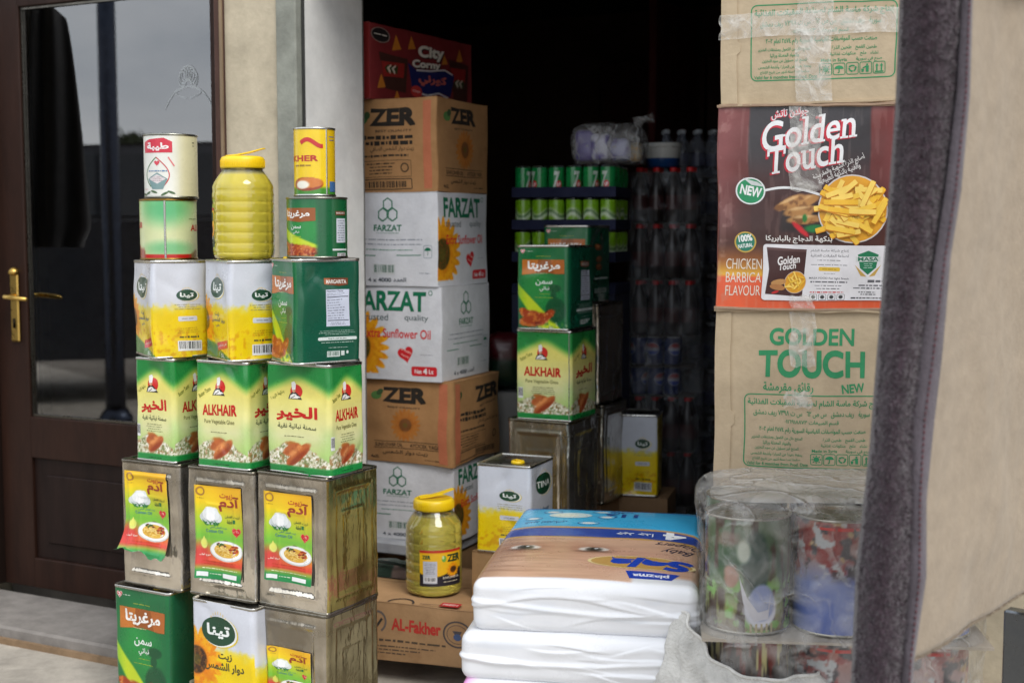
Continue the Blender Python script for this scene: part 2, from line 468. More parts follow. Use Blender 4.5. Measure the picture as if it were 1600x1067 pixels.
# ------------------------------------------------------------------ printed artwork on a face (x right 0..1, y DOWN 0..1)
class Art:
    def __init__(s, W, Hh): s.W, s.H, s.it = W, Hh, []
    def _push(s, P, F, col): s.it.append((np.asarray(P, float), F, lin(col) if np.ndim(col[0]) == 0 else col))
    def poly(s, pts, col):
        pts = np.asarray(pts, float)
        tri = tessellate_polygon([[Vector((p[0], p[1], 0)) for p in pts]])
        s._push(pts, [tuple(t) for t in tri], col); return s
    def rect(s, x0, y0, x1, y1, col, rot=0):
        P = np.array([(x0, y0), (x1, y0), (x1, y1), (x0, y1)], float)
        if rot: P = s._rot(P, rot)
        n = 1
        if s.W * abs(x1 - x0) > .03 and getattr(s, 'curved', False): n = 10
        if n == 1: s._push(P, [(0, 1, 2, 3)], col)
        else:
            t = np.linspace(0, 1, n + 1)[:, None]
            A = np.concatenate([P[0] + (P[1] - P[0]) * t, P[3] + (P[2] - P[3]) * t])
            s._push(A, [(i, i + 1, n + 2 + i, n + 1 + i) for i in range(n)], col)
        return s
    def _rot(s, P, deg):
        c = P.mean(0); a = R(deg); k = s.W / s.H
        d = (P - c) * [k, 1]
        return c + np.stack([d[:, 0] * math.cos(a) + d[:, 1] * math.sin(a), -d[:, 0] * math.sin(a) + d[:, 1] * math.cos(a)], 1) / [k, 1]
    def ell(s, cx, cy, rx, ry, col, n=26, a0=0, a1=360, rot=0):
        a = np.radians(np.linspace(a0, a1, n, endpoint=(a1 - a0) < 360))
        P = np.stack([cx + rx * np.cos(a), cy - ry * np.sin(a)], 1)
        if rot: P = s._rot(P, rot)
        return s.poly(P, col)
    def ring(s, cx, cy, rx, ry, t, col, n=28, a0=0, a1=360):
        """t: thickness as fraction of radius"""
        a = np.radians(np.linspace(a0, a1, n + 1))
        o = np.stack([cx + rx * np.cos(a), cy - ry * np.sin(a)], 1); i = np.stack([cx + rx * (1 - t) * np.cos(a), cy - ry * (1 - t) * np.sin(a)], 1)
        m = n + 1
        s._push(np.concatenate([o, i]), [(k, k + 1, m + k + 1, m + k) for k in range(n)], col); return s
    def line(s, pts, w, col):
        """w in metres"""
        P = np.asarray(pts, float) * [s.W, s.H]
        d = np.gradient(P, axis=0); d /= np.maximum(np.linalg.norm(d, axis=1, keepdims=True), 1e-9)
        n = np.stack([-d[:, 1], d[:, 0]], 1) * w / 2
        m = len(P)
        s._push(np.concatenate([P + n, P - n]) / [s.W, s.H], [(k, k + 1, m + k + 1, m + k) for k in range(m - 1)], col); return s
    def rrect(s, x0, y0, x1, y1, r, col, outline=0):
        rx, ry = r / s.W, r / s.H
        P = []
        for cx, cy, a in ((x1 - rx, y0 + ry, 0), (x0 + rx, y0 + ry, 90), (x0 + rx, y1 - ry, 180), (x1 - rx, y1 - ry, 270)):
            for t in np.radians(np.linspace(a, a + 90, 6)): P.append((cx + rx * math.cos(t), cy - ry * math.sin(t)))
        if outline: P.append(P[0]); return s.line(P, outline, col)
        return s.poly(P, col)
    def t(s, txt, x0, y0, x1, y1, col, bold=0, shear=0, rot=0, wave=None, serif=False):
        """fit the text into the box"""
        g = serif_outline(txt, bold) if serif else _outline(txt, bold)
        if not g: return s
        A = np.concatenate([p for p, _ in g]); lo, hi = A.min(0), A.max(0)
        V, F, o = [], [], 0
        for P, T in g:
            q = (P - lo) / (hi - lo)
            V.append(q); F += [tuple(i + o for i in t) for t in T]; o += len(P)
        q = np.concatenate(V)
        q[:, 0] += shear * (q[:, 1] - .5) * (y1 - y0) * s.H / ((x1 - x0) * s.W)
        P = np.stack([x0 + q[:, 0] * (x1 - x0), y1 - q[:, 1] * (y1 - y0)], 1)
        if wave: P[:, 1] += wave(q[:, 0])
        if rot: P = (lambda c: s._rot(np.vstack([P, 2 * c - P]), rot)[:len(P)])(np.array([(x0 + x1) / 2, (y0 + y1) / 2]))
        s._push(P, F, col); return s
    def rot180(s, x0, y0, x1, y1, k0):
        """turn every item from k0 on upside down inside the box"""
        for k in range(k0, len(s.it)):
            P, F, c = s.it[k]; s.it[k] = (np.array([x0 + x1, y0 + y1]) - P, F, c)
    def bars(s, x0, y0, x1, y1, col=(40, 40, 40), bgc=(225, 225, 225), n=26, seed=1):
        if bgc: s.rect(x0, y0, x1, y1, bgc)
        r = random.Random(seed); x = x0 + (x1 - x0) * .06
        while x < x1 - (x1 - x0) * .06:
            w = (x1 - x0) / n * r.choice([.3, .5, .8, 1.1])
            s.rect(x, y0 + (y1 - y0) * .08, min(x + w, x1), y0 + (y1 - y0) * .8, col); x += w + (x1 - x0) / n * r.choice([.4, .7, 1.0])
        return s
    def greek(s, x0, y0, x1, y1, rows, col, seed=0, th=.27, align='c', fill=.95):
        """rows of type too small to read"""
        r = random.Random(seed); dy = (y1 - y0) / rows; V = []; F = []
        for k in range(rows):
            L = (x1 - x0) * (fill - .35 * r.random() * (1 if rows > 1 else .2)); a = (x0 + x1) / 2 - L / 2 if align == 'c' else (x0 if align == 'l' else x1 - L)
            x = a; y = y0 + dy * (k + .5)
            while x < a + L:
                w = dy * s.H / s.W * r.choice([.5, .8, 1.1, 1.6, 2.2]); e = min(x + w, a + L); hh = dy * th * r.uniform(.35, .6)
                o = len(V); V += [(x, y - hh), (e, y - hh), (e, y + hh), (x, y + hh)]; F.append((o, o + 1, o + 2, o + 3))
                x = e + dy * s.H / s.W * .35
        s._push(V, F, col); return s
    def emit(s, mb, mapf, mat=0, step=9e-5, base=6e-4):
        bb = []; lv = []
        for P, F, c in s.it:
            lo, hi = P.min(0), P.max(0); l = 0
            for (a, b), q in zip(bb, lv):
                if q >= l and lo[0] < b[0] and hi[0] > a[0] and lo[1] < b[1] and hi[1] > a[1]: l = q + 1
            bb.append((lo, hi)); lv.append(l)
            P, F, c = s._fine(P, F, c)
            V = mapf(P[:, 0], 1 - P[:, 1], base + step * l)
            mb.add(V, F, c, mat)
    def _fine(s, P, F, c, L=.0065):
        """cut large triangles so that the print follows the wall under it"""
        T = []
        for f in F:
            for k in range(1, len(f) - 1): T.append((f[0], f[k], f[k + 1]))
        T = np.array(T, int); c = np.asarray(c, float)
        if len(T) == 0: return P, F, c
        S = np.array([s.W, s.H])
        for _ in range(60):
            Q = P[T] * S
            e = np.linalg.norm(Q - np.roll(Q, -1, 1), axis=2)
            k = e.argmax(1); big = e[np.arange(len(T)), k] > L
            if not big.any(): break
            t = T[big]; kk = k[big]; r = np.arange(len(t))
            a, b, d = t[r, kk], t[r, (kk + 1) % 3], t[r, (kk + 2) % 3]
            key = np.sort(np.stack([a, b], 1), 1); uq, inv = np.unique(key, axis=0, return_inverse=True); inv = inv.ravel()
            m = len(P) + inv
            P = np.concatenate([P, (P[uq[:, 0]] + P[uq[:, 1]]) / 2])
            if c.ndim == 2: c = np.concatenate([c, (c[uq[:, 0]] + c[uq[:, 1]]) / 2])
            T = np.concatenate([T[~big], np.stack([a, m, d], 1), np.stack([m, b, d], 1)])
        return P, T, c

class Pic:
    """painted base coat of a face, on the vertices of its grid; y DOWN"""
    def __init__(s, W, Hh, cell=.003, col=(200, 200, 200), nmin=6):
        s.W, s.H = W, Hh
        s.nx, s.ny = max(nmin, int(W / cell)), max(nmin, int(Hh / cell))
        s.X, s.Y = np.meshgrid(np.linspace(0, 1, s.nx + 1), np.linspace(0, 1, s.ny + 1))
        s.k = W / Hh
        s.img = np.tile(np.asarray(col, float), (s.ny + 1, s.nx + 1, 1))
    def mix(s, m, col):
        m = np.clip(m, 0, 1)[..., None]; s.img = s.img * (1 - m) + np.asarray(col, float) * m; return s
    def n(s, sc, seed=0, o=4, sx=1, sy=1): return fbm(s.X * s.k * sc * sx, s.Y * sc * sy, 0, seed, o)
    def ell(s, cx, cy, rx, ry, soft=.12, rot=0, wob=0, seed=0):
        dx, dy = (s.X - cx) * s.k, s.Y - cy; a = R(rot)
        u, v = dx * math.cos(a) - dy * math.sin(a), dx * math.sin(a) + dy * math.cos(a)
        d = np.hypot(u / (rx * s.k), v / ry)
        if wob: d = d + wob * (s.n(6 / max(ry, .05) * .3, seed) - .5)
        return 1 - sst(d, 1 - soft, 1 + soft)
    def vgrad(s, stops):
        ys = [a for a, _ in stops]; cs = np.array([c for _, c in stops], float)
        for k in range(3): s.img[..., k] = np.interp(s.Y, ys, cs[:, k])
        return s
    def flower(s, cx, cy, r, petals=17, pet=(240, 170, 20), pet2=(225, 120, 10), core=(60, 35, 20)):
        dx, dy = (s.X - cx) * s.k, s.Y - cy; rr = np.hypot(dx, dy) / r; an = np.arctan2(dy, dx)
        edge = .74 + .26 * np.abs(np.cos(an * petals / 2 + .4 * np.sin(an * 3)))
        m = 1 - sst(rr, edge - .04, edge + .04)
        s.mix(m, pet); s.mix(m * sst(s.n(30, 5), .45, .7) * .7, pet2); s.mix(m * (1 - sst(rr, .4, .62)) * .7, pet2)
        c = 1 - sst(rr, .38, .44); s.mix(c, core); s.mix(c * sst(s.n(60, 9), .5, .65), (120, 75, 25)); s.mix((1 - sst(rr, .12, .2)) * .6, (95, 90, 30)); return s
    def lin(s): return lin(s.img)

# ------------------------------------------------------------------ wrapped boxes: tins and cartons
def wob3(P, amp, sc, seed):
    if amp == 0: return P
    d = np.stack([fbm(P[..., 0] * sc, P[..., 1] * sc, P[..., 2] * sc, seed + k, 3) - .5 for k in (0, 31, 62)], -1)
    return P + d * amp * 2
class Wrap:
    """rounded-corner box; side 0 front (-y), 1 right (+x), 2 back, 3 left"""
    def __init__(s, w, d, h, r=.012, bulge=.0, wob=0.0, wsc=6, seed=0, emb=None):
        s.w, s.d, s.h, s.r, s.bulge, s.wob, s.wsc, s.seed, s.emb = w, d, h, r, bulge, wob, wsc, seed, emb
    def side(s, k):
        L, D = ((s.w, s.d) if k % 2 == 0 else (s.d, s.w)); r = s.r
        a = r * math.pi / 4; tot = L - 2 * r + 2 * a
        def f(U, V, h=0.0):
            U = np.asarray(U, float); V = np.asarray(V, float)
            t = U * tot
            ps = np.where(t < a, (a - t) / max(r, 1e-9), np.where(t > tot - a, (t - tot + a) / max(r, 1e-9), 0))
            lefts = t < a
            x = np.where(lefts, -L / 2 + r - r * np.sin(ps), np.where(t > tot - a, L / 2 - r + r * np.sin(ps), -L / 2 + r + t - a))
            o = -r + r * np.cos(ps)
            nx = np.where(lefts, -np.sin(ps), np.sin(ps)); no = np.cos(ps)
            e = h + s.bulge * 16 * np.clip(U * (1 - U) * V * (1 - V), 0, 1) * np.clip(1.0, 0, 1)
            if s.emb is not None: e = e + s.emb(k, U, V)
            x = x + nx * e; o = o + no * e
            z = V * s.h
            if k == 0: P = (x, -s.d / 2 - o, z)
            elif k == 1: P = (s.w / 2 + o, x, z)
            elif k == 2: P = (-x, s.d / 2 + o, z)
            else: P = (-s.w / 2 - o, -x, z)
            return wob3(np.stack(np.broadcast_arrays(*P), -1), s.wob, s.wsc, s.seed)
        return f
    def loop(s, off, z, n=6):
        P = []; w, d, r = s.w / 2 + off, s.d / 2 + off, max(s.r + off, .001)
        for cx, cy, a in ((w - r, d - r, 0), (-w + r, d - r, 90), (-w + r, -d + r, 180), (w - r, -d + r, 270)):
            for t in np.radians(np.linspace(a, a + 90, n)): P.append((cx + r * math.cos(t), cy + r * math.sin(t), z))
        return wob3(np.array(P), s.wob, s.wsc, s.seed)
    def walls(s, mb, pics, plain, mat=0, res=.012):
        """pics: {side: Pic or None}; plain colour for the rest"""
        for k in range(4):
            f = s.side(k); pc = pics.get(k)
            L = s.w if k % 2 == 0 else s.d
            if pc is not None:
                U, V = pc.X, 1 - pc.Y; col = pc.lin()
            else:
                U, V = np.meshgrid(np.linspace(0, 1, max(6, int(L / res)) + 1), np.linspace(0, 1, max(6, int(s.h / res)) + 1)); V = 1 - V; col = lin(plain[k] if isinstance(plain, dict) else plain)
            mb.grid(f(U, V), col, mat, flip=True)
        return mb

SILVER = (200, 198, 192); DARKRIM = (110, 106, 98)
def rims(wr, parent, top=True, top_col=SILVER, panel=(150, 146, 138), base=True):
    h = wr.h
    if top:
        mb = MB()
        prof = [(.0002, h - .006), (.0018, h - .0045), (.0018, h + .0012), (.0004, h + .002), (-.001, h + .001), (-.0025, h - .004)]
        cols = [lin(top_col)] * 5 + [lin(panel)]
        mb.loops([wr.loop(o, z) for o, z in prof], cols, 0, True, False, True)
        mb.build("top_rim", METAL, parent)
    if base:
        mb = MB()
        prof = [(-.002, .0), (.0016, .0005), (.0016, .005), (.0002, .0065)]
        mb.loops([wr.loop(o, z) for o, z in prof], lin(top_col), 0, True, True, False)
        mb.build("base_rim", METAL, parent)
def spout(parent, x, y, z, r=.021, col=(240, 200, 20)):
    mb = MB()
    mb.lathe([(r, 0), (r * 1.02, .004), (r * .9, .008), (r * .8, .0085)], lin(col), 0, 28, (x, y, z), False, True)
    mb.ring = None
    mb.tube([(x - r * .6, y, z + .009), (x, y - r * .4, z + .012), (x + r * .6, y, z + .009)], .0018, lin(col), 0, 6)
    mb.build("spout_cap", PLAST, parent)

def dents(seed):
    r = random.Random(seed * 13 + 5); D = [(r.randrange(2), r.uniform(.2, .8), r.choice((r.uniform(.06, .3), r.uniform(.7, .95))), r.uniform(.10, .2), r.uniform(.09, .15), r.uniform(.002, .0045), r.uniform(-1.5, 1.5)) for _ in range(7)]
    def f(k, U, V):
        e = 0 * U
        for s_, u, v, a, b, d, m in D:
            if s_ == k: e = e - d * np.exp(-((U - u + m * (V - v)) / a) ** 2 - ((V - v) / b) ** 2)
        return e * np.clip(V * 20, 0, 1) * np.clip((1 - V) * 20, 0, 1) * np.clip(U * 12, 0, 1) * np.clip((1 - U) * 12, 0, 1)
    return f
def tin_thing(name, label, cat, group, loc, yaw, wr, pics, arts, plain, mat=None, cap=None, top_col=SILVER, seam=None, basecol=None):
    t = thing(name, label, cat, loc, -R(yaw), group)
    if wr.emb is None: wr.emb = dents(wr.seed)
    mb = MB(); wr.walls(mb, pics, plain)
    for k, a in arts.items(): a.emit(mb, wr.side(k))
    if seam is not None:                     # soldered side seam
        k, u = seam; f = wr.side(k); V = np.linspace(.015, .985, 20)
        P = np.stack([f(np.full(20, u - .008), V, 2e-4), f(np.full(20, u - .005), V, .0016), f(np.full(20, u + .005), V, .0016), f(np.full(20, u + .008), V, 2e-4)], 1)
        mb.grid(P, lin((176, 176, 168)), 1)
    mb.build("tin_body", [mat or LITHO, METAL], t)
    rims(wr, t, True, top_col)
    if cap: spout(t, cap[0], cap[1], wr.h - .003)
    return t

# box placed by its near vertical edge (screen column, distance), its heights and the size of its faces
def near(px, Y, z0, w, d, yaw, h):
    X = xat(px, Y, z0 + h / 2); a = R(yaw)
    return (X - math.cos(a) * w / 2 + math.sin(a) * d / 2, Y + math.sin(a) * w / 2 + math.cos(a) * d / 2, z0)

# ------------------------------------------------------------------ printed faces
GREEN = (38, 132, 62)
def rice_chicken(p, y0=.72, cx=.46, cw=.30, seed=3):
    """picture of a chicken leg on rice along the foot of the face"""
    n = p.n(9, seed)
    top = y0 - .02 + .30 * np.abs(p.X - cx + .05) ** 1.3 + .05 * (n - .5)
    m = sst(p.Y, top - .012, top + .014) * (1 - sst(p.Y, .915, .93))
    p.mix(m, (206, 202, 170))
    p.mix(m * sst(p.n(46, seed + 1, 2), .50, .58) * .8, (112, 124, 70)); p.mix(m * sst(p.n(60, seed + 2, 2), .56, .64), (244, 240, 224)); p.mix(m * sst(p.n(38, seed + 3, 2), .62, .7) * .7, (150, 104, 56))
    p.mix(p.ell(cx - .02, y0 + .0, .13, .025, .3, -8, .5, seed + 5), (186, 116, 52))
    b = p.ell(cx + .05, y0 + .085, .235, .052, .12, 36, .12, seed) ; b = np.maximum(b, p.ell(cx - .05, y0 + .045, .15, .05, .14, 20, .15, seed + 1))
    p.mix(b, (190, 102, 52)); p.mix(b * p.ell(cx + .0, y0 + .055, .17, .022, .7, 36) * .9, (232, 152, 88)); p.mix(b * p.ell(cx + .03, y0 + .125, .22, .025, .6, 36) * .8, (140, 52, 26)); p.mix(b * sst(p.n(26, seed + 4), .54, .68) * .35, (150, 70, 34))
    return p
def alk_pic(W, Hh, seed=0, k=1.0):
    p = Pic(W, Hh, .0028)
    dome = .10 + .17 * np.abs(p.X - .5) ** 1.6 * 4 * .55 + .012 * np.sin(p.X * 9)
    p.vgrad([(0, (226, 214, 92)), (.3, (232, 220, 120)), (.5, (234, 228, 150)), (.66, (226, 226, 168)), (.8, (190, 210, 130)), (1, (120, 180, 90))])
    side = sst(np.abs(p.X - .5), .25, .6) * sst(p.Y, .5, .66); p.mix(side * .6, (150, 196, 110))
    p.mix(1 - sst(p.Y, dome - .01, dome + .10), (96, 172, 74)); p.mix(1 - sst(p.Y, dome - .03, dome + .045), GREEN)
    rice_chicken(p, .735, .46, .34, 3 + seed)
    p.mix(sst(p.Y, .915, .93), (30, 138, 64))
    return p
def chef(a, cx, cy, s):
    """small red sun emblem with a cook in white"""
    sx = s * a.H / a.W
    a.ell(cx + .12 * sx, cy, .5 * sx, .5 * s, (206, 44, 36))
    a.poly([(cx - .55 * sx, cy + .55 * s), (cx - .42 * sx, cy + .22 * s), (cx - .2 * sx, cy + .05 * s), (cx + .1 * sx, cy + .06 * s), (cx + .4 * sx, cy + .3 * s), (cx + .62 * sx, cy + .56 * s)], (52, 48, 44))
    a.poly([(cx - .45 * sx, cy + .52 * s), (cx - .34 * sx, cy + .28 * s), (cx - .1 * sx, cy + .16 * s), (cx + .12 * sx, cy + .2 * s), (cx + .3 * sx, cy + .5 * s)], (226, 224, 216))
    a.ell(cx - .08 * sx, cy - .06 * s, .14 * sx, .15 * s, (214, 160, 124))
    a.poly([(cx - .24 * sx, cy - .1 * s), (cx - .27 * sx, cy - .62 * s), (cx - .02 * sx, cy - .72 * s), (cx + .1 * sx, cy - .55 * s), (cx + .06 * sx, cy - .14 * s)], (238, 236, 230))
    a.ell(cx + .05 * sx, cy + .36 * s, .42 * sx, .07 * s, (240, 238, 232), rot=-6)
    a.line([(cx - .3 * sx, cy + .5 * s), (cx + .05 * sx, cy + .3 * s)], .05 * s * a.H, (70, 66, 60)); a.ell(cx - .01 * sx, cy - .05 * s, .04 * sx, .02 * s, (60, 40, 34))
def alk_art(W, Hh, eng, code=False):
    a = Art(W, Hh); red = (200, 34, 28)
    chef(a, .46, .25, .135)
    a.t("بنكهة الزبدة" if not eng else "Butter Taste", .06, .275, .30, .315, (112, 120, 40), .01, rot=28)
    if eng:
        a.t("ALKHAIR", .14, .405, .82, .51, red, .052); a.t("Pure Vegetable Ghee", .17, .545, .77, .595, (118, 112, 60), .008)
    else:
        a.t("الخير", .15, .385, .82, .525, red, .04); a.t("سمنة نباتية نقية", .18, .545, .80, .60, (60, 70, 40), .012)
        a.line([(.16, .475), (.42, .472)], .004, red)
    a.greek(.24, .62, .74, .705, 4, (110, 110, 70), 5) if code else a.greek(.27, .652, .62, .672, 1, (120, 116, 76), 5, .3)
    if code:
        a.bars(.03, .64, .12, .76, seed=4)
    a.greek(.3, .945, .66, .975, 1, (16, 84, 40), 2)
    return a

def tina_logo(a, cx, cy, rx, ry, latin=False):
    a.ell(cx + .14 * rx, cy + .06 * ry, rx * 1.06, ry * 1.06, (226, 200, 60)); a.ell(cx + .07 * rx, cy + .02 * ry, rx * 1.05, ry * 1.05, (236, 238, 236))
    a.ell(cx, cy, rx, ry, (26, 70, 46), 36)
    if latin: a.t("TINA", cx - .8 * rx, cy - .28 * ry, cx + .8 * rx, cy + .3 * ry, (228, 232, 226), .03)
    else: a.t("تينا", cx - .66 * rx, cy - .5 * ry, cx + .66 * rx, cy + .5 * ry, (236, 240, 236), .035)
    for i in range(7):
        t = R(48 + i * 14); a.line([(cx + rx * 1.12 * math.cos(t) * .55, cy - ry * 1.12 * math.sin(t) - .004), (cx + rx * math.cos(t) * .66, cy - ry * 1.32 * math.sin(t) - .004)], .0018, (232, 196, 70))
def tina_pic(W, Hh, big=False, seed=0, edge=.47):
    p = Pic(W, Hh, .003, (208, 211, 220))
    e = edge + .05 * (p.n(5, seed) - .5) + .10 * (p.n(22, seed + 3, 3) - .5)
    p.mix(sst(p.Y, e - .05, e + .03), (232, 210, 60)); p.mix(sst(p.Y, e + .0, e + .09), (236, 204, 16))
    fl = sst(p.n(26, seed + 7, 3), .53, .66) * sst(p.Y, .62, .75); p.mix(fl * .7, (214, 150, 14))
    if big:
        p.flower(.02, .60, .26, 19); p.mix(sst(p.Y + .22 * p.X * 0 + .18 * (.5 - p.X), .86, .885), (58, 120, 52))
    return p
def tina_big(W, Hh, latin=False):
    a = Art(W, Hh); tina_logo(a, .50, .27, .25, .105, latin)
    a.t("زيت", .44, .51, .62, .56, (40, 92, 130), .02); a.t("دوار الشمس", .30, .565, .86, .62, (40, 92, 130), .02); a.t("نقي", .46, .635, .62, .67, (40, 92, 130), .015)
    a.poly([(.5, .83), (.92, .78), (.94, .86), (.52, .91)], (206, 36, 40)); a.t("غني بفيتامين", .56, .825, .90, .86, (240, 220, 210), .012, rot=8)
    a.t("5L", .66, .93, .82, .97, (226, 232, 220), .02)
    return a
def tina_side(W, Hh):
    a = Art(W, Hh); tina_logo(a, .62, .345, .19, .058)
    a.greek(.36, .43, .9, .50, 3, (150, 146, 110), 4); a.rrect(.44, .565, .80, .615, .003, (212, 214, 220)); a.greek(.5, .575, .74, .605, 1, (120, 120, 128), 3)
    a.greek(.40, .68, .86, .745, 3, (176, 142, 20), 6); a.greek(.44, .77, .84, .80, 1, (90, 80, 40), 8, .7); a.bars(.42, .825, .86, .935, seed=9)
    return a

def marg_pic(W, Hh, k=1.0, chick=.78):
    p = Pic(W, Hh, .0028, (18, 104, 58))
    p.mix((1 - sst(np.hypot(p.X - .42, (p.Y - .52) * 1.2), .1, .6)) * .75, (40, 148, 62))
    lime = sst(p.Y - (.44 + .62 * p.X), -.01, .02) * (1 - sst(p.Y - (.56 + .95 * p.X), -.02, .03)); p.mix(lime, (196, 214, 40)); p.mix(lime * (1 - sst(p.X, .0, .25)), (150, 196, 44))
    # dark cook silhouette
    s = np.maximum.reduce([p.ell(.74, .50, .13, .045, .12, 0), p.ell(.72, .58, .06, .05, .1), p.ell(.76, .76, .2, .15, .12)])
    p.mix(s * .75, (10, 66, 40))
    for cx, cy, rx, ry, rot in ((.36, .86, .25, .085, -8), (.60, .82, .17, .05, 30), (.17, .80, .14, .05, -20), (.24, .9, .2, .06, 0)):
        b = p.ell(cx, cy, rx, ry, .18, rot, .3, 4); p.mix(b, (164, 62, 26)); p.mix(b * sst(p.n(16, 8), .5, .66), (204, 112, 46)); p.mix(b * sst(p.n(13, 12), .55, .7) * .8, (104, 28, 16)); p.mix(b * sst(p.n(30, 14), .62, .7) * .6, (236, 176, 120))
    gr = p.ell(.72, .95, .22, .05, .3, 0, .8, 6); p.mix(gr * sst(p.n(26, 21), .45, .6), (80, 140, 52)); p.mix(gr * sst(p.n(30, 25), .6, .68), (200, 210, 160))
    p.mix(sst(p.Y, .975, .985), (40, 32, 24))
    return p
def heart(a, cx, cy, s, col, rot=0):
    t = np.linspace(0, 2 * math.pi, 34, endpoint=False)
    x = 16 * np.sin(t) ** 3 / 17; y = (13 * np.cos(t) - 5 * np.cos(2 * t) - 2 * np.cos(3 * t) - np.cos(4 * t)) / 17
    P = np.stack([cx + x * s * a.H / a.W, cy - y * s], 1)
    if rot: P = a._rot(P, rot)
    a.poly(P, col)
def marg_art(W, Hh, latin=False, side=False):
    a = Art(W, Hh)
    heart(a, .11, .065, .034, (226, 196, 190)); heart(a, .11, .065, .027, (196, 40, 44)); a.t("a", .085, .05, .135, .085, (240, 220, 220), .03)
    a.greek(.17, .055, .32, .078, 1, (190, 210, 190), 2)
    a.greek(.35, .115, .68, .14, 1, (160, 170, 60), 3)
    a.poly([(.10, .165), (.93, .165), (.93, .33), (.80, .335), (.52, .315), (.10, .345)], (150, 82, 28)); a.poly([(.10, .165), (.40, .165), (.37, .325), (.10, .345)], (190, 112, 44)); a.poly([(.66, .165), (.93, .165), (.93, .33), (.74, .33)], (176, 98, 40))
    if latin: a.t("MARGARITA", .16, .215, .88, .28, (236, 232, 224), .03)
    else: a.t("مرغريتا", .20, .18, .85, .305, (240, 238, 232), .035)
    a.greek(.34, .315, .62, .335, 1, (214, 190, 150), 6)
    a.t("سمن", .37, .40, .70, .47, (222, 232, 222), .02); a.t("نباتي", .45, .475, .64, .54, (222, 232, 222), .02)
    a.greek(.44, .56, .66, .575, 1, (170, 190, 60), 3); a.greek(.34, .6, .72, .62, 1, (170, 190, 60), 3)
    a.greek(.28, .955, .5, .97, 1, (220, 200, 180), 9)
    return a
def marg_side(W, Hh):
    a = Art(W, Hh)
    a.poly([(.42, .185), (.79, .185), (.79, .25), (.66, .262), (.42, .245)], (120, 62, 34)); a.poly([(.42, .185), (.52, .185), (.5, .25), (.42, .245)], (170, 100, 62))
    a.t("MARGARITA", .455, .20, .765, .24, (226, 222, 214), .03)
    a.rect(.44, .295, .815, .655, (200, 206, 222)); a.t("Nutrition Facts", .455, .30, .72, .318, (60, 64, 80), .02)
    for y in (.365, .595): a.line([(.46, y), (.80, y)], .0022, (60, 64, 80))
    a.greek(.46, .325, .79, .355, 2, (120, 124, 140), 3, .4, 'l'); a.greek(.46, .38, .79, .585, 8, (130, 134, 150), 5, .36, 'l'); a.greek(.46, .61, .79, .645, 2, (120, 124, 140), 6, .36)
    a.greek(.30, .69, .92, .74, 3, (150, 180, 165), 8, .34); a.rrect(.31, .755, .93, .785, .004, (214, 224, 220)); a.t("Keep in a cool dry place", .47, .762, .76, .78, (40, 90, 70), .02)
    a.greek(.34, .795, .9, .815, 1, (190, 206, 196), 3); a.greek(.46, .845, .80, .86, 1, (190, 206, 196), 4)
    a.bars(.45, .885, .66, .94, (20, 80, 56), (206, 216, 210), 18, 3); a.rect(.68, .885, .735, .93, (206, 216, 210)); a.rrect(.765, .885, .80, .915, .003, (206, 216, 210))
    return a
def marg_side_pic(W, Hh, dark=1.0):
    p = Pic(W, Hh, .006, (14, 82, 60)); p.mix(sst(p.X, .0, .25) * 0 + (1 - sst(p.X, 0, .2)) * .4, (24, 110, 66)); return p

# ------------------------------------------------------------------ plain tinplate tins with a paper label
def emb_panel(k, U, V):
    """pressed rectangular panel in each wall"""
    d = np.minimum(np.minimum(U - .15, .85 - U), np.minimum(V - .11, .89 - V) * 1.3)
    ring = np.exp(-(d / .022) ** 2) * .0035
    d2 = np.minimum(np.minimum(U - .3, .7 - U), np.minimum(V - .28, .72 - V) * 1.3)
    return ring - sst(d, .02, .05) * .0012 + np.exp(-(d2 / .018) ** 2) * .0015
def adam_pic(W, Hh):
    p = Pic(W, Hh, .0025)
    p.vgrad([(0, (236, 186, 30)), (.18, (240, 206, 30)), (.36, (176, 204, 50)), (.55, (118, 186, 62)), (.66, (150, 190, 60)), (.76, (222, 120, 50)), (.84, (216, 66, 50)), (.885, (150, 170, 60)), (.93, (40, 146, 74)), (1, (24, 128, 70))])
    p.mix((1 - sst(np.hypot((p.X - .1) * .8, (p.Y - .74) * 1.6), .05, .3)) * .9, (206, 60, 60))
    p.mix((1 - sst(np.hypot((p.X - .95) * .7, (p.Y - .12)), .1, .5)) * .35, (228, 150, 30))
    # plate of food
    pl = p.ell(.64, .69, .345, .108, .05); p.mix(pl, (236, 236, 232)); q = p.ell(.64, .685, .29, .088, .12, 0, .2, 3); p.mix(q, (216, 170, 70))
    p.mix(q * sst(p.n(26, 4), .5, .62), (240, 206, 120)); p.mix(q * p.ell(.82, .665, .14, .055, .3, 0, .5, 5), (176, 70, 34)); p.mix(q * sst(p.n(30, 9), .62, .7), (110, 40, 24)); p.mix(p.ell(.52, .625, .1, .025, .4, 0, .6, 7), (70, 110, 40)); p.mix(p.ell(.66, .60, .07, .018, .4, -20), (70, 24, 30))
    # cotton boll
    for cx, cy, rx, ry in ((.33, .30, .13, .075), (.22, .34, .10, .06), (.44, .34, .11, .06), (.33, .36, .13, .05), (.27, .28, .07, .05), (.41, .28, .07, .05)):
        e = p.ell(cx, cy, rx, ry, .12); p.mix(e, (238, 240, 240)); p.mix(e * sst(p.n(14, 6), .5, .7) * .5, (196, 206, 206))
    for cx, rot in ((.22, -35), (.33, 0), (.45, 35)): p.mix(p.ell(cx, .40, .07, .018, .2, rot), (60, 140, 70))
    dr = p.ell(.17, .63, .07, .055, .12); p.mix(dr, (220, 226, 120))
    return p
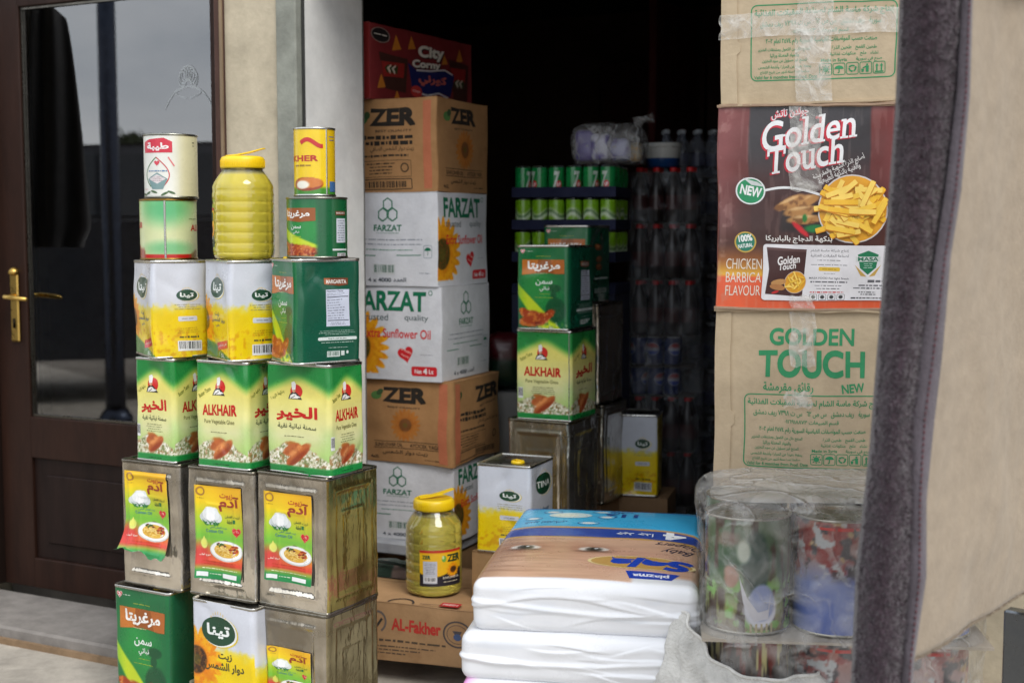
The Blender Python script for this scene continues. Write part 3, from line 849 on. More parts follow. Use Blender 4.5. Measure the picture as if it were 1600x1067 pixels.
def adam_art(W, Hh):
    a = Art(W, Hh); br = (150, 52, 30)
    for cx, cy, rx, ry, c in ((.20, .345, .10, .05, (206, 212, 212)), (.46, .345, .10, .05, (214, 218, 218)), (.33, .37, .15, .045, (196, 204, 204)), (.25, .31, .09, .055, (232, 234, 234)), (.42, .31, .09, .055, (226, 230, 230)), (.33, .285, .10, .05, (240, 242, 242)), (.33, .335, .09, .045, (246, 246, 246))): a.ell(cx, cy, rx, ry, c, 18)
    for x0, x1 in ((.14, .27), (.26, .36), (.34, .44), (.40, .52)): a.poly([(x0, .365), ((x0 + x1) / 2 + .01, .425), (x1, .385), ((x0 + x1) / 2, .392)], (46, 120, 60))
    a.ell(.17, .62, .05, .03, (226, 226, 110), 18); a.poly([(.125, .615), (.17, .545), (.215, .615)], (226, 226, 110))
    a.ell(.645, .69, .35, .108, (206, 208, 204), 36); a.ell(.645, .685, .33, .099, (240, 240, 236), 36); a.ell(.645, .685, .26, .076, (222, 176, 70), 30)
    rr = random.Random(5)
    for i in range(26):
        an = rr.uniform(0, 6.28); d = rr.random() ** .5; x, y = .60 + .17 * d * math.cos(an), .69 + .05 * d * math.sin(an); a.ring(x, y, rr.uniform(.05, .09), rr.uniform(.014, .026), .3, rr.choice([(240, 206, 110), (232, 186, 70), (206, 150, 50), (246, 220, 140)]), 12, rr.uniform(0, 180), rr.uniform(200, 360))
    for i in range(14): a.ell(.78 + rr.uniform(-.09, .09), .665 + rr.uniform(-.04, .035), rr.uniform(.02, .04), rr.uniform(.008, .016), rr.choice([(176, 66, 32), (150, 46, 26), (206, 110, 50), (120, 40, 24)]), 10)
    for i in range(7): a.ell(.55 + rr.uniform(-.08, .08), .625 + rr.uniform(-.014, .014), .03, .009, rr.choice([(70, 120, 44), (40, 90, 34), (110, 40, 40)]), 8, rot=rr.uniform(-50, 50))
    a.ring(.13, .065, .085, .05, .35, (170, 120, 50)); a.greek(.06, .13, .2, .15, 1, (120, 90, 40), 2)
    a.t("زيوت", .52, .07, .80, .135, (190, 84, 34), .03); a.t("آدم", .50, .095, .93, .265, br, .035)
    a.t("لزيت القطن", .62, .30, .92, .335, (50, 80, 50), .012); a.rect(.78, .345, .83, .385, (30, 110, 60)); a.t("قطفة", .66, .345, .77, .39, (40, 70, 50), .012)
    heart(a, .85, .475, .062, (226, 120, 110)); heart(a, .85, .475, .056, (200, 26, 38)); a.greek(.80, .455, .92, .48, 2, (240, 210, 200), 2)
    a.t("زيت القطن النقي", .30, .43, .66, .46, (50, 120, 130), .012); a.t("Cotton Oil", .22, .465, .58, .50, (46, 116, 140), .015)
    a.t("نوع أول", .08, .735, .30, .765, (240, 226, 210), .02); a.greek(.1, .80, .9, .86, 2, (190, 60, 30), 4, .3); a.greek(.1, .875, .92, .905, 1, (230, 236, 190), 5)
    a.rect(.05, .93, .26, .975, (224, 228, 226)); a.rect(.56, .93, .88, .975, (234, 236, 234)); a.greek(.28, .93, .54, .96, 1, (210, 226, 200), 6)
    return a
def paper_label(parent, wr, k, u0, v0, u1, v1, curl=0.0, torn=False, tilt=0.0, seed=0):
    W = (wr.w if k % 2 == 0 else wr.d) * (u1 - u0); Hh = wr.h * (v1 - v0)
    p = adam_pic(W, Hh); a = adam_art(W, Hh); f = wr.side(k)
    def m(U, V, h=0.0):
        U = np.asarray(U, float); V = np.asarray(V, float)
        low = np.clip(1 - V * 2.2, 0, 1)
        lift = .0022 + h + curl * low ** 2 * (.25 + .9 * np.abs(U - .5) * 2) + .0012 * np.sin(U * 7 + V * 5 + seed)
        sp = (U - .5) * (1 + (.16 * low if torn else 0.0)) + .5
        vv = V
        if torn: vv = np.maximum(V, .05 + .045 * np.sin(U * 6.0 + .5) + .022 * np.sin(U * 19))
        uu = u0 + (u1 - u0) * sp + tilt * (V - .5); ve = v0 + (v1 - v0) * (vv - tilt * .55 * (U - .5))
        return f(uu, ve, lift)
    mb = MB(); mb.grid(m(p.X, 1 - p.Y), p.lin(), 0, flip=True)
    mb.grid(m(p.X, 1 - p.Y, -.0006), lin((210, 208, 200)), 0)
    if torn: a.it = [q for q in a.it if q[0][:, 1].max() < .86]
    a.emit(mb, m)
    mb.build("paper_label", PAPER, parent)
def plain_tin(label, loc, yaw, w, d, h, seed, lab=None, group="plain tinplate oil tins", side=(255, 255, 255)):
    wr = Wrap(w, d, h, .014, -.004, .006, 5, seed, emb_panel)
    t = thing("tinplate_canister", label, "oil tin", loc, -R(yaw), group)
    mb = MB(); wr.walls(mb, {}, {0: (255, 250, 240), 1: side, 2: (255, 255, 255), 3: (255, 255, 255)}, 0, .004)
    mb.build("tin_body", TINPLATE, t)
    for base in (0, 1):
        mb = MB()
        prof = [(.0002, h - .008), (.002, h - .006), (.002, h + .001), (0, h + .002), (-.0015, h), (-.003, h - .006)] if not base else [(-.002, 0), (.002, .0005), (.002, .007), (.0003, .009)]
        mb.loops([wr.loop(o, z) for o, z in prof], lin((160, 156, 146)), 0, True, bool(base), not base); mb.build("base_rim" if base else "top_rim", TINPLATE, t)
    if lab: paper_label(t, wr, 0, *lab[0], **lab[1])
    return t, wr

# ------------------------------------------------------------------ round cans
class Cyl:
    """can wall: x 0..1 runs over the angle a0..a1 (degrees, 270 faces the front)"""
    def __init__(s, r, h, a0=180, a1=360, bead=0.0): s.r, s.h, s.a0, s.a1, s.bead = r, h, a0, a1, bead
    def f(s, U, V, h=0.0):
        t = np.radians(s.a0 + (s.a1 - s.a0) * np.asarray(U, float)); V = np.asarray(V, float)
        r = s.r + h
        return np.stack(np.broadcast_arrays(r * np.cos(t), r * np.sin(t), V * s.h), -1)
def round_can(name, label, group, loc, r, h, pic, art, a0, a1, plain, seam=None, rim=SILVER, rz=0):
    t = thing(name, label, "can", loc, rz, group)
    cy = Cyl(r, h, a0, a1); mb = MB()
    mb.grid(cy.f(pic.X, 1 - pic.Y), pic.lin(), 0, flip=True)
    c2 = Cyl(r, h, a1, a0 + 360); U, V = np.meshgrid(np.linspace(0, 1, 24), np.linspace(0, 1, 4)); mb.grid(c2.f(U, 1 - V), lin(plain), 0, flip=True)
    art.curved = True
    art.emit(mb, cy.f)
    if seam is not None:
        V = np.linspace(.01, .99, 8); e = .012
        P = np.stack([cy.f(np.full(8, seam - e), V, 1e-4), cy.f(np.full(8, seam - e * .5), V, .0012), cy.f(np.full(8, seam + e * .5), V, .0012), cy.f(np.full(8, seam + e), V, 1e-4)], 1)
        mb.grid(P, lin((190, 190, 184)), 1)
    mb.build("can_body", [LITHO, METAL], t)
    mb = MB(); mb.lathe([(r, h - .004), (r + .0018, h - .003), (r + .0018, h + .001), (r - .001, h + .002), (r - .003, h - .004), (0.001, h - .0035)], lin(rim), 0, 56, cap0=False); mb.build("top_rim", METAL, t)
    mb = MB(); mb.lathe([(r - .002, 0), (r + .0016, .0005), (r + .0016, .005), (r, .006)], lin(rim), 0, 56, cap1=False); mb.build("base_rim", METAL, t)
    return t

# ------------------------------------------------------------------ oil jug
def oil_jug(label, loc, s, rz, mat, lab, lid_ang=0):
    t = thing("oil_jug", label, "oil jug", loc, rz, "sunflower oil jugs with yellow lids")
    R0 = .083 * s
    prof = [(.0, .006), (R0 * .55, .004), (R0 * .78, 0), (R0 * .95, .006 * s), (R0 * .99, .018 * s)]
    z = .018 * s
    for k in range(6):                                   # ribs
        prof += [(R0 * .982, z + .001 * s), (R0 * .995, z + .004 * s), (R0, z + .008 * s), (R0, z + .021 * s), (R0 * .995, z + .0245 * s), (R0 * .982, z + .0270 * s)]; z += .0275 * s
    prof += [(R0 * .985, z + .006 * s), (R0 * .99, z + .014 * s), (R0 * .93, z + .026 * s), (R0 * .78, z + .045 * s), (R0 * .66, z + .058 * s), (R0 * .62, z + .066 * s), (R0 * .62, z + .08 * s)]
    zt = z + .075 * s
    fill = zt - .030 * s
    oc = np.array((1.0, .83, .09) if mat is OIL else (1.0, .85, .15)); cols = [oc if q[1] < fill else np.array((.90, .86, .55)) for q in prof]
    mb = MB(); mb.lathe(prof, cols, 0, 56); mb.build("filled_bottle", mat, t)
    yl = lin((244, 206, 24)); lr = R0 * .70
    mb = MB(); mb.lathe([(lr * .98, zt - .012 * s), (lr * 1.02, zt - .010 * s), (lr * 1.02, zt + .012 * s), (lr * .97, zt + .018 * s), (lr * .86, zt + .021 * s), (lr * .84, zt + .019 * s), (.002, zt + .019 * s)], yl, 0, 56)
    for i in range(56):
        a = 2 * math.pi * i / 56; mb.box((lr * 1.02 * math.cos(a), lr * 1.02 * math.sin(a), zt + .001 * s), (.0016, .0016, .018 * s), yl, 0, a)
    lid = mb.build("screw_lid", PLAST, t)
    mb = MB(); ca, sa = math.cos(lid_ang), math.sin(lid_ang)
    L = []
    for q, (u, zz, wd) in enumerate([(-lr * .75, .021, .010), (-lr * .2, .024, .013), (lr * .4, .031, .013), (lr * .95, .040, .010), (lr * 1.05, .0405, .006)]):
        L.append(np.array([(u * ca - sg * wd * s * sa, u * sa + sg * wd * s * ca, zt + zz * s + dz) for sg, dz in ((-1, 0), (1, 0), (1, .003 * s), (-1, .003 * s))]))
    mb.loops(L, yl, 0, False); mb.build("pull_tab", PLAST, lid)
    # wrap label
    cy = Cyl(R0 * 1.004, .105 * s, lab[0], lab[1]); zz = .035 * s
    f = lambda U, V, h=0.0: cy.f(U, V, h) + np.array([0, 0, zz])
    p = Pic(R0 * R(lab[1] - lab[0]), .105 * s, .003, (238, 186, 24)); p.mix(1 - sst(p.Y, .05, .09), (190, 40, 30))
    p.mix(sst(p.Y - .1 * np.sin(p.X * 5), .62, .66), (36, 34, 44)); p.flower(.75, .56, .22, 17); p.mix(p.ell(.78, .55, .07, .07, .3), (70, 44, 24))
    a = Art(R0 * R(lab[1] - lab[0]), .105 * s); a.curved = True
    a.t("ZER", .06, .13, .24, .24, (40, 84, 50), .06); a.t("ZER", .60, .12, .95, .34, (30, 60, 40), .07); a.ell(.53, .24, .05, .09, (120, 176, 70)); a.ell(.51, .2, .025, .05, (200, 220, 160))
    a.rect(.08, .30, .38, .92, (196, 198, 206)); a.greek(.1, .34, .36, .66, 7, (130, 130, 140), 3, .4); a.bars(.1, .74, .36, .88, seed=5)
    a.t("SUNFLOWER OIL", .5, .74, .93, .80, (226, 220, 200), .02); a.greek(.5, .85, .9, .92, 1, (220, 210, 180), 5)
    mb = MB(); mb.grid(f(p.X, 1 - p.Y), p.lin(), 0, flip=True); mb.grid(f(p.X, 1 - p.Y, -.0004), lin((220, 220, 215)), 0); a.emit(mb, f)
    mb.build("wrap_label", PAPER, t)
    return t

# ------------------------------------------------------------------ cartons
def carton(name, label, cat, group, loc, yaw, w, d, h, pics, arts, plain, mat=None, wob=.004, seed=0, bulge=.004, r=.004, seam=True):
    wr = Wrap(w, d, h, r, bulge, wob, 5, seed)
    t = thing(name, label, cat, loc, -R(yaw), group)
    mb = MB(); wr.walls(mb, pics, plain)
    for k, a in arts.items(): a.emit(mb, wr.side(k))
    mb.build("box_wall", mat or CARD, t)
    for up in (1, 0):
        z = h if up else 0; mb = MB()
        for sg in (-1, 1):                               # two closing flaps with a slit between them
            U, V = np.meshgrid(np.linspace(-1, 1, 14), np.linspace(0, 1, 8))
            X = U * (w / 2 - r * .3); Yv = sg * (.0012 + V * (d / 2 - .0012 - r * .3)); Z = z + (.002 * (1 - np.abs(U)) * (1 - V) if up else -.0008 * (1 - V))
            G = wob3(np.stack([X, Yv, np.broadcast_to(Z, X.shape)], -1), wob, 5, seed)
            mb.grid(G, lin(plain), 0, flip=(sg * (1 if up else -1) < 0))
            # cut board edge along the slit and the outer lip
            lip = wob3(np.stack([X[-1], Yv[-1], np.full(X.shape[1], z)], -1), wob, 5, seed)
            mb.tube([tuple(q) for q in lip], .0022, lin(np.array(plain) * .86), 0, 5)
        mb.build("top_flap" if up else "bottom_flap", mat or CARD, t)
    return t, wr
def tape_strip(parent, wr, k, u0, v0, u1, v1, lift=.0012, seed=0):
    U, V = np.meshgrid(np.linspace(0, 1, 10), np.linspace(0, 1, 24)); f = wr.side(k)
    uu = u0 + (u1 - u0) * U + .006 * np.sin(V * 9 + seed) ; vv = v0 + (v1 - v0) * V + .006 * np.sin(U * 13 + seed)
    G = f(uu, vv, lift + .0015 * fbm(U * 5, V * 14, 0, seed))
    mb = MB(); mb.grid(G, (.8, .8, .8), 0); return mb.build("tape", TAPE, parent)

# ================================================================== THE SETTING
WA = R(26.6); AX = np.array([math.cos(WA), -math.sin(WA), 0]); BX = np.array([math.sin(WA), math.cos(WA), 0]); O0 = np.array([-.654, 4.13, 0])
def wl(u, v, z=0): return O0 + AX * u + BX * v + np.array([0, 0, z])
def wbox(mb, u0, u1, v0, v1, z0, z1, col, mat=0, bev=0):
    mb.box(((u0 + u1) / 2, (v0 + v1) / 2, (z0 + z1) / 2), (abs(u1 - u0), abs(v1 - v0), abs(z1 - z0)), lin(col), mat, 0, bev)
    return mb
GZ = .03
def sheet(name, x0, x1, y0, y1, z, n, col, mat, amp=0, seed=0, kind='structure', hole=None):
    X, Y = np.meshgrid(np.linspace(x0, x1, n), np.linspace(y0, y1, n))
    Z = z + amp * (fbm(X * 1.3, Y * 1.3, 0, seed) - .5)
    mb = MB(); mb.grid(np.stack([X, Y, Z], -1), lin(col), 0)
    o = mb.build(name, mat); o['kind'] = kind; return o
sheet("street", -70, 70, -70, 2.0, GZ - .012, 40, (132, 124, 114), attr_mat("street_asphalt", .92, 0, 0, .35, 2, .5, 40, .2))
sheet("pavement", -12, 8, 2.0, 9.5, GZ, 60, (176, 168, 156), CONC, .006, 3)

# the shop building, in its own axes: x along the front, y into the shop
shop = thing("shop_building", "beige plastered shop front with a brown glazed door and a wide open dark shop", "building", tuple(wl(0, 0)), -WA)
PL = (196, 184, 160); GR = (226, 225, 221)
def bpart(name, mb, mats, parent=shop, label=None): return mb.build(name, mats, parent, label)
mb = MB()
wbox(mb, -.296, -.088, .0, .30, 0, 3.4, PL)
wbox(mb, -4.6, -1.47, .0, .30, 0, 3.4, PL)
wbox(mb, -1.47, -.296, .002, .30, 2.32, 3.4, PL)
bpart("plaster_wall", mb, PLASTER)
mb = MB()
for i in range(1):
    wbox(mb, -.088, -.012, -.012, .10, 0, 3.4, (150, 152, 142), 0, .004)
wbox(mb, -.088, -.02, .10, .30, 0, 3.4, (120, 118, 112))
wbox(mb, -.0195, -.004, .04, .10, 0, 3.4, (40, 40, 40))
bpart("concrete_edge", mb, CONC)
mb = MB()
U, V = np.meshgrid(np.linspace(.018, .345, 24), np.linspace(0, 3.4, 90))
G = np.stack([.0 + .004 * (fbm(U * 8, V * 6, 0, 5) - .5), U, V], -1)
mb.grid(G, lin(GR), 0, flip=False)
wbox(mb, -.3, -.004, .3455, .36, 0, 3.4, (110, 108, 104)); wbox(mb, -.003 - .3, -.006, .102, .344, 0, 3.4, GR)
mb.box((-.003, .017, 1.7), (.008, .004, 3.4), lin((60, 60, 58)))
bpart("painted_pier", mb, attr_mat("pier_paint", .7, 0, 0, .22, 5, .25, 40, .3))
mb = MB(); wbox(mb, -.012, 3.6, .0, .30, 2.30, 3.4, (150, 140, 122)); bpart("lintel", mb, PLASTER)
mb = MB(); wbox(mb, 1.72, 3.6, .0, .30, 0, 2.30, PL); bpart("far_pier", mb, PLASTER)
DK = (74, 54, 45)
mb = MB()
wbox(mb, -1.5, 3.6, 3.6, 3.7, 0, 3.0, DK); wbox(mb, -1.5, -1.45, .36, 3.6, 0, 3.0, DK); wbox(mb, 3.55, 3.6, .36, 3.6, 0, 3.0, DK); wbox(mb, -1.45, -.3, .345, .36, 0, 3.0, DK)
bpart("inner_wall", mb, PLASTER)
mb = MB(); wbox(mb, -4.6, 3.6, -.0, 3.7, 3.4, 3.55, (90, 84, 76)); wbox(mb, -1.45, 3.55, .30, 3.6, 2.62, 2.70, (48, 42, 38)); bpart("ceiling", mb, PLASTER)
mb = MB()
for u in (-.35, .25, .85): wbox(mb, u + .005, u + .595, 3.2, 3.59, .15, 2.3, (52, 24, 18), 0, .006)
wbox(mb, .18, .22, 2.55, 3.15, .1, 2.5, (84, 30, 28), 0, .004)
bpart("wooden_panelling", mb, DARKWOOD)
mb = MB(); wbox(mb, -1.45, 3.55, .12, 3.6, 0, .10, (120, 114, 106)); fl = bpart("shop_floor", mb, CONC)
mb = MB(); wbox(mb, -4.6, -.10, -.33, -.001, 0, .086, (142, 136, 130), 0, .008); wbox(mb, -4.6, -.10, -.345, -.33, 0, .05, (150, 124, 96)); bpart("door_step", mb, CONC)

# ---- brown door
BR = (46, 28, 21)
door = MB()
u0, u1, zb, zt = -1.40, -.37, .10, 2.30
wbox(door, -1.235 - .15, -1.235, .03, .075, zb, zt, BR, 0, .004)          # stiles
wbox(door, -.383, -.335, .03, .075, zb, zt, BR, 0, .004)
wbox(door, -1.235, -.383, .03, .075, 2.185, zt, BR, 0, .003)
wbox(door, -1.235, -.383, .03, .075, .58, .73, BR, 0, .003)
wbox(door, -1.235, -.383, .03, .075, zb, .21, BR, 0, .003)
doorO = bpart("glazed_door", door, DARKWOOD)
mb = MB(); wbox(mb, -1.234, -.384, .045, .06, .211, .579, (34, 22, 19)); wbox(mb, -1.17, -.44, .037, .0445, .27, .52, (35, 23, 20), 0, .012); bpart("lower_panel", mb, DARKWOOD, doorO)
mb = MB(); mb.add([(-1.234, .05, .731), (-.384, .05, .731), (-.384, .05, 2.184), (-1.234, .05, 2.184)], [(0, 1, 2, 3)], lin((255, 255, 255))); bpart("glass_pane", mb, PANE, doorO)
mb = MB(); G1 = (112, 108, 100)
for a in ((-1.235, -1.230, .731, 2.184), (-.388, -.383, .731, 2.184)): wbox(mb, a[0], a[1], .041, .049, a[2], a[3], G1)
wbox(mb, -1.230, -.388, .041, .049, .731, .739, G1); wbox(mb, -1.230, -.388, .041, .049, 2.176, 2.184, G1); bpart("glazing_bead", mb, METAL, doorO)
mb = MB(); wbox(mb, -.334, -.297, -.01, .10, zb, 2.34, (84, 60, 52), 0, .004); wbox(mb, -1.47, -1.386, -.01, .10, zb, 2.34, (34, 24, 20), 0, .004); wbox(mb, -1.386, -.334, -.01, .10, 2.301, 2.34, (42, 29, 24), 0, .003); wbox(mb, -.306, -.296, -.016, -.010, zb, 2.34, (140, 120, 96)); bpart("door_frame", mb, DARKWOOD)
mb = MB(); gold = lin((206, 170, 92))
hu = -1.285
wbox(mb, hu - .02, hu + .02, .018, .029, 1.0, 1.245, (206, 170, 92), 0, .005); mb.lathe([(.02, 1.244), (.019, 1.256), (.012, 1.265), (.003, 1.269)], gold, 0, 16, (hu, .023, 0)); 
mb.tube([(hu, .018, 1.165), (hu, -.022, 1.165), (hu + .012, -.032, 1.165), (hu + .05, -.034, 1.163), (hu + .115, -.03, 1.158)], [.0085, .0085, .0095, .0085, .007], gold, 0, 10)
mb.lathe([(.006, 1.05), (.006, 1.085)], lin((40, 34, 24)), 0, 10, (hu, .0185, 0))
bpart("door_handle", mb, METAL, doorO)
# behind the glass: dark room so the pane mirrors the street
mb = MB(); wbox(mb, -1.45, -.31, .9, .95, 0, 3.0, (26, 24, 24)); wbox(mb, -4.5, -1.46, .31, .95, 0, 3.0, (26, 24, 24)); bpart("dark_lobby", mb, PLASTER)
# scratched ornament on the glass
orn = MB(); oc = (180, 186, 190); ar = Art(.3, .3)
for i in range(7):
    an = i * 26 - 78; ar.ring(.5 + .10 * math.sin(R(an)), .40 - .10 * math.cos(R(an)), .07, .11, .16, oc)
for sg in (-1, 1):
    t = np.linspace(0, 1, 14)
    ar.line(np.stack([.5 + sg * (.42 * t), .48 + .30 * t ** .8 - .12 * np.sin(t * 3.1)], 1), .005, oc)
    ar.line(np.stack([.5 + sg * (.22 * np.sin(t * 3)), .46 + .02 + .16 * t], 1), .004, oc)
ar.emit(orn, lambda U, V, h=0.0: np.stack([-.61 + .24 * U, np.full_like(U, .0495) - h, 1.75 + .24 * V], -1))
bpart("etched_ornament", orn, simple("etched_line", (.30, .32, .33), .6), doorO)

# ---- what the glass mirrors: street to the left, out of the picture
coat = MB()
U, V = np.meshgrid(np.linspace(0, 1, 40), np.linspace(0, 1, 50))
wd = .16 + .12 * V ** .7 - .05 * sst(V, .9, 1)
G = np.stack([(U - .5) * 1.4 * wd, .07 * np.sqrt(np.clip(1 - (2 * U - 1) ** 2, 0, 1)) + .02 * np.sin(U * 19 + V * 3), 1.95 - 1.0 * V + .05 * (2 * U - 1) ** 2 * (1 - V) * -1], -1)
coat.grid(G, lin((30, 30, 32)), 0); coat.grid(G * [1, -1, 1], lin((30, 30, 32)), 0)
co = coat.build("hanging_coat", CLOTH); co.location = (-2.52, 4.43, .38); co.rotation_euler = (0, 0, R(-72))
tag(co, "dark coat hanging outside, seen mirrored in the left of the door glass", "coat")
pole = thing("street_pole", "dark slim pole mirrored as an upright line in the door glass", "pole", (-6.09, 2.85, GZ))
mb = MB(); mb.lathe([(.075, 0), (.07, .4), (.055, 5.2), (.02, 5.25)], lin((60, 66, 78)), 0, 14); mb.build("pole_shaft", METAL, pole)
mb = MB(); mb.lathe([(.12, 0), (.12, .04), (.08, .10)], lin((60, 66, 78)), 0, 14); mb.build("base_collar", METAL, pole)
car = thing("parked_van", "dark parked van mirrored low in the door glass", "van", (-7.9, 2.0, GZ), R(-72))
def car_body():
    prof = [(-2.1, .35), (-2.15, .7), (-1.9, .86), (-1.1, .95), (-.55, 1.36), (.75, 1.40), (1.45, .98), (2.0, .90), (2.12, .6), (2.08, .35)]
    L = []
    for y, sc, dz in ((-.82, .97, 0), (-.86, 1, 0), (0, 1.01, .02), (.86, 1, 0), (.82, .97, 0)):
        L.append(np.array([(x * sc, y * (.84 if z > 1.0 else 1), z * (1.5 if z > .8 else 1) + dz) for x, z in prof]))
    return L
mb = MB(); mb.loops(car_body(), lin((38, 42, 50)), 0, False); mb.build("body_shell", LITHO, car)
mb = MB()
cg = simple("van_glass", (.02, .025, .03), .05)
for sg in (-1, 1): mb = MB(); mb.add([(-1.02, sg * .85, 1.48), (-.52, sg * .74, 1.96), (.72, sg * .74, 2.0), (1.3, sg * .85, 1.5)], [(0, 1, 2, 3)], lin((20, 24, 28))); mb.build("side_window", cg, car)
for x in (-1.35, 1.35):
    for y in (-.8, .8):
        mb = MB(); a = np.linspace(0, 2 * math.pi, 24, endpoint=False)
        mb.loops([np.stack([x + r * np.cos(a), np.full(24, y + dy), .32 + r * np.sin(a)], -1) for r, dy in ((.2, -.1), (.32, -.09), (.32, .09), (.2, .1))], lin((28, 28, 28)), 0, False); mb.build("wheel", PLAST, car)
far = thing("street_house", "low dark house row mirrored along the horizon in the door glass", "house", (-34, -6, GZ), R(75))
mb = MB(); mb.box((0, 0, 1.3), (34, 6, 2.6), lin((88, 84, 78)))
for i in range(9): mb.box((-15 + i * 3.6, -3.05, 1.4), (1.3, .12, 1.1), lin((30, 32, 36)))
mb.build("house_wall", PLASTER, far)
mb = MB(); mb.loops([np.array([(x, -3.3, 2.6), (x, 3.3, 2.6), (x, 0, 3.4)]) for x in (-17.3, 17.3)], lin((92, 66, 56)), 0, False); mb.build("roof", CONC, far)
tree = thing("street_tree", "round dark tree mirrored in the door glass", "tree", (-29.3, -6.2, GZ))
mb = MB(); mb.tube([(0, 0, 0), (.05, 0, .8), (0, .05, 2.6)], [.13, .1, .07], lin((70, 58, 46)), 0, 10); mb.build("trunk", CONC, tree)
mb = MB(); q = rng.normal(size=(2600, 3)); q /= np.linalg.norm(q, axis=1, keepdims=True); q *= (rng.random((2600, 1)) ** .4) * [.75, .75, .8]; q += [0, 0, 2.9]
dv = rng.normal(size=(2600, 2, 3)) * .10; V4 = np.stack([q, q + dv[:, 0], q + dv[:, 0] + dv[:, 1], q + dv[:, 1]], 1).reshape(-1, 3)
mb.add(V4, np.arange(2600 * 4).reshape(-1, 4), lin((58, 72, 44))); mb.build("crown", CLOTH, tree)

# ================================================================== LEFT PILE OF TINS
YR, YM, YL = 3.36, 3.47, 3.60
ztR = [GZ + .002, .396, .759, 1.054, 1.328]; ztM = [GZ + .002, .396, .757, 1.049, 1.321]; ztL = [GZ + .002, .388, .752, 1.046, 1.318]
def up(z, k): return z[k]
GT = "oil tins piled in front of the shop door"
e = .0015
# bottom row
w, d = .235, .235
h = ztL[1] - ztL[0] - e
wr = Wrap(.215, .235, h, .016, .001, .006, 6, 1)
tin_thing("oil_tin", "big green ghee tin with orange banner, left end of the pile's bottom row", "oil tin", GT, near(265, YL, ztL[0], .215, .235, 30, h), 30, wr,
          {0: marg_pic(.215, h, chick=.6), 1: marg_side_pic(.235, h)}, {0: marg_art(.215, h), 1: marg_side(.235, h)}, (20, 96, 60), cap=(.03, -.07))
h = ztM[1] - ztM[0] - e
wr = Wrap(.226, .226, h, .016, .001, .006, 6, 2)
def tina_front_low(W, Hh):
    a = Art(W, Hh); tina_logo(a, .44, .215, .27, .112); a.t("زيت", .44, .375, .66, .43, (70, 66, 40), .03); a.t("دوار الشمس", .22, .44, .84, .52, (70, 66, 40), .03); return a
p = tina_pic(.226, h, False, 3, .36); p.flower(.08, .46, .26, 19); 
tin_thing("oil_tin", "big white and yellow sunflower oil tin in the middle of the pile's bottom row", "oil tin", GT, near(399, 3.42, ztM[0], .226, .226, 29, h), 29, wr,
          {0: p, 1: tina_pic(.226, h, False, 4)}, {0: tina_front_low(.226, h), 1: tina_side(.226, h)}, (230, 200, 40))
h = ztR[1] - ztR[0] - e
plain_tin("plain tinplate canister with a low paper label, bottom right of the pile", near(511, YR, ztR[0], w, d, 30, h), 30, w, d, h, 11, ((.13, .30, .78, .70), dict(curl=.002, seed=3)), side=(240, 226, 180))  # right wall faintly olive, a yellowish reflection put into its colour
# chrome row
h = ztR[2] - ztR[1] - e
plain_tin("plain tinplate canister with smooth cotton oil label, nearest of the second row up", near(511, YR, ztR[1], w, d, 29, h), 29, w, d, h, 12, ((.105, .20, .79, .865), dict(curl=.003, tilt=.006, seed=1)), side=(226, 210, 128))  # olive right wall: a yellow-green reflection painted into the colour
h = ztM[2] - ztM[1] - e
plain_tin("dented plain tinplate canister with long cotton oil label, between two like it", near(397, YM, ztM[1], .235, .225, 28, h), 28, .235, .225, h, 13, ((.12, .145, .84, .865), dict(curl=.008, tilt=-.012, seed=2)))
h = ztL[2] - ztL[1] - e
plain_tin("plain tinplate canister whose cotton oil label is torn and curling at the foot", near(282, YL, ztL[1], .225, .235, 29, h), 29, .225, .235, h, 14, ((.07, .24, .80, .92), dict(curl=.028, torn=True, tilt=-.006, seed=4)))
# yellow-green ghee row
def alk_tin(label, loc, yaw, w, d, h, front_eng, seed, seam=None):
    wr = Wrap(w, d, h, .014, .001, .006, 6, seed)
    return tin_thing("oil_tin", label, "oil tin", GT, loc, yaw, wr, {0: alk_pic(w, h, seed), 1: alk_pic(d, h, seed + 3)}, {0: alk_art(w, h, front_eng, seed == 21 or seed == 41), 1: alk_art(d, h, not front_eng, seed == 23)}, (60, 150, 70), seam=seam, basecol=None)
h = ztR[3] - ztR[2] - e
alk_tin("yellow and green ghee tin with red Arabic lettering facing front, right end of its row", near(515, YR + .01, ztR[2], .212, .150, 30, h), 30, .212, .150, h, False, 23)
h = ztM[3] - ztM[2] - e
alk_tin("yellow and green ghee tin with red Latin lettering facing front, between two like it", near(387, YM + .01, ztM[2], .180, .175, 28, h), 28, .180, .175, h, True, 22)
h = ztL[3] - ztL[2] - e
alk_tin("yellow and green ghee tin with small Arabic lettering, left end of its row", near(272, YL + .005, ztL[2], .150, .19, 30, h), 30, .150, .19, h, False, 21)
# fourth row
def tina_tin(label, loc, yaw, w, d, h, seed, front_big=True, latin=False, cap=None):
    wr = Wrap(w, d, h, .014, .001, .006, 6, seed)
    F, S = (lambda W: (tina_pic(W, h, True, seed), tina_big(W, h, latin))), (lambda W: (tina_pic(W, h, False, seed + 5), tina_side(W, h)))
    a, b = (F(w), S(d)) if front_big else (S(w), F(d))
    return tin_thing("oil_tin", label, "oil tin", GT, loc, yaw, wr, {0: a[0], 1: b[0]}, {0: a[1], 1: b[1]}, (226, 200, 40), cap=cap)
h = ztL[4] - ztL[3] - e
tina_tin("white and yellow sunflower oil tin under two round cans, left end of its row", near(238, YL, ztL[3], .20, .158, 60, h), 60, .20, .158, h, 31)
h = ztM[4] - ztM[3] - e
tina_tin("white and yellow sunflower oil tin with the tall oil jug standing on it", near(358, YM, ztM[3], .20, .150, 59, h), 59, .20, .150, h, 32)
h = ztR[4] - ztR[3] - e
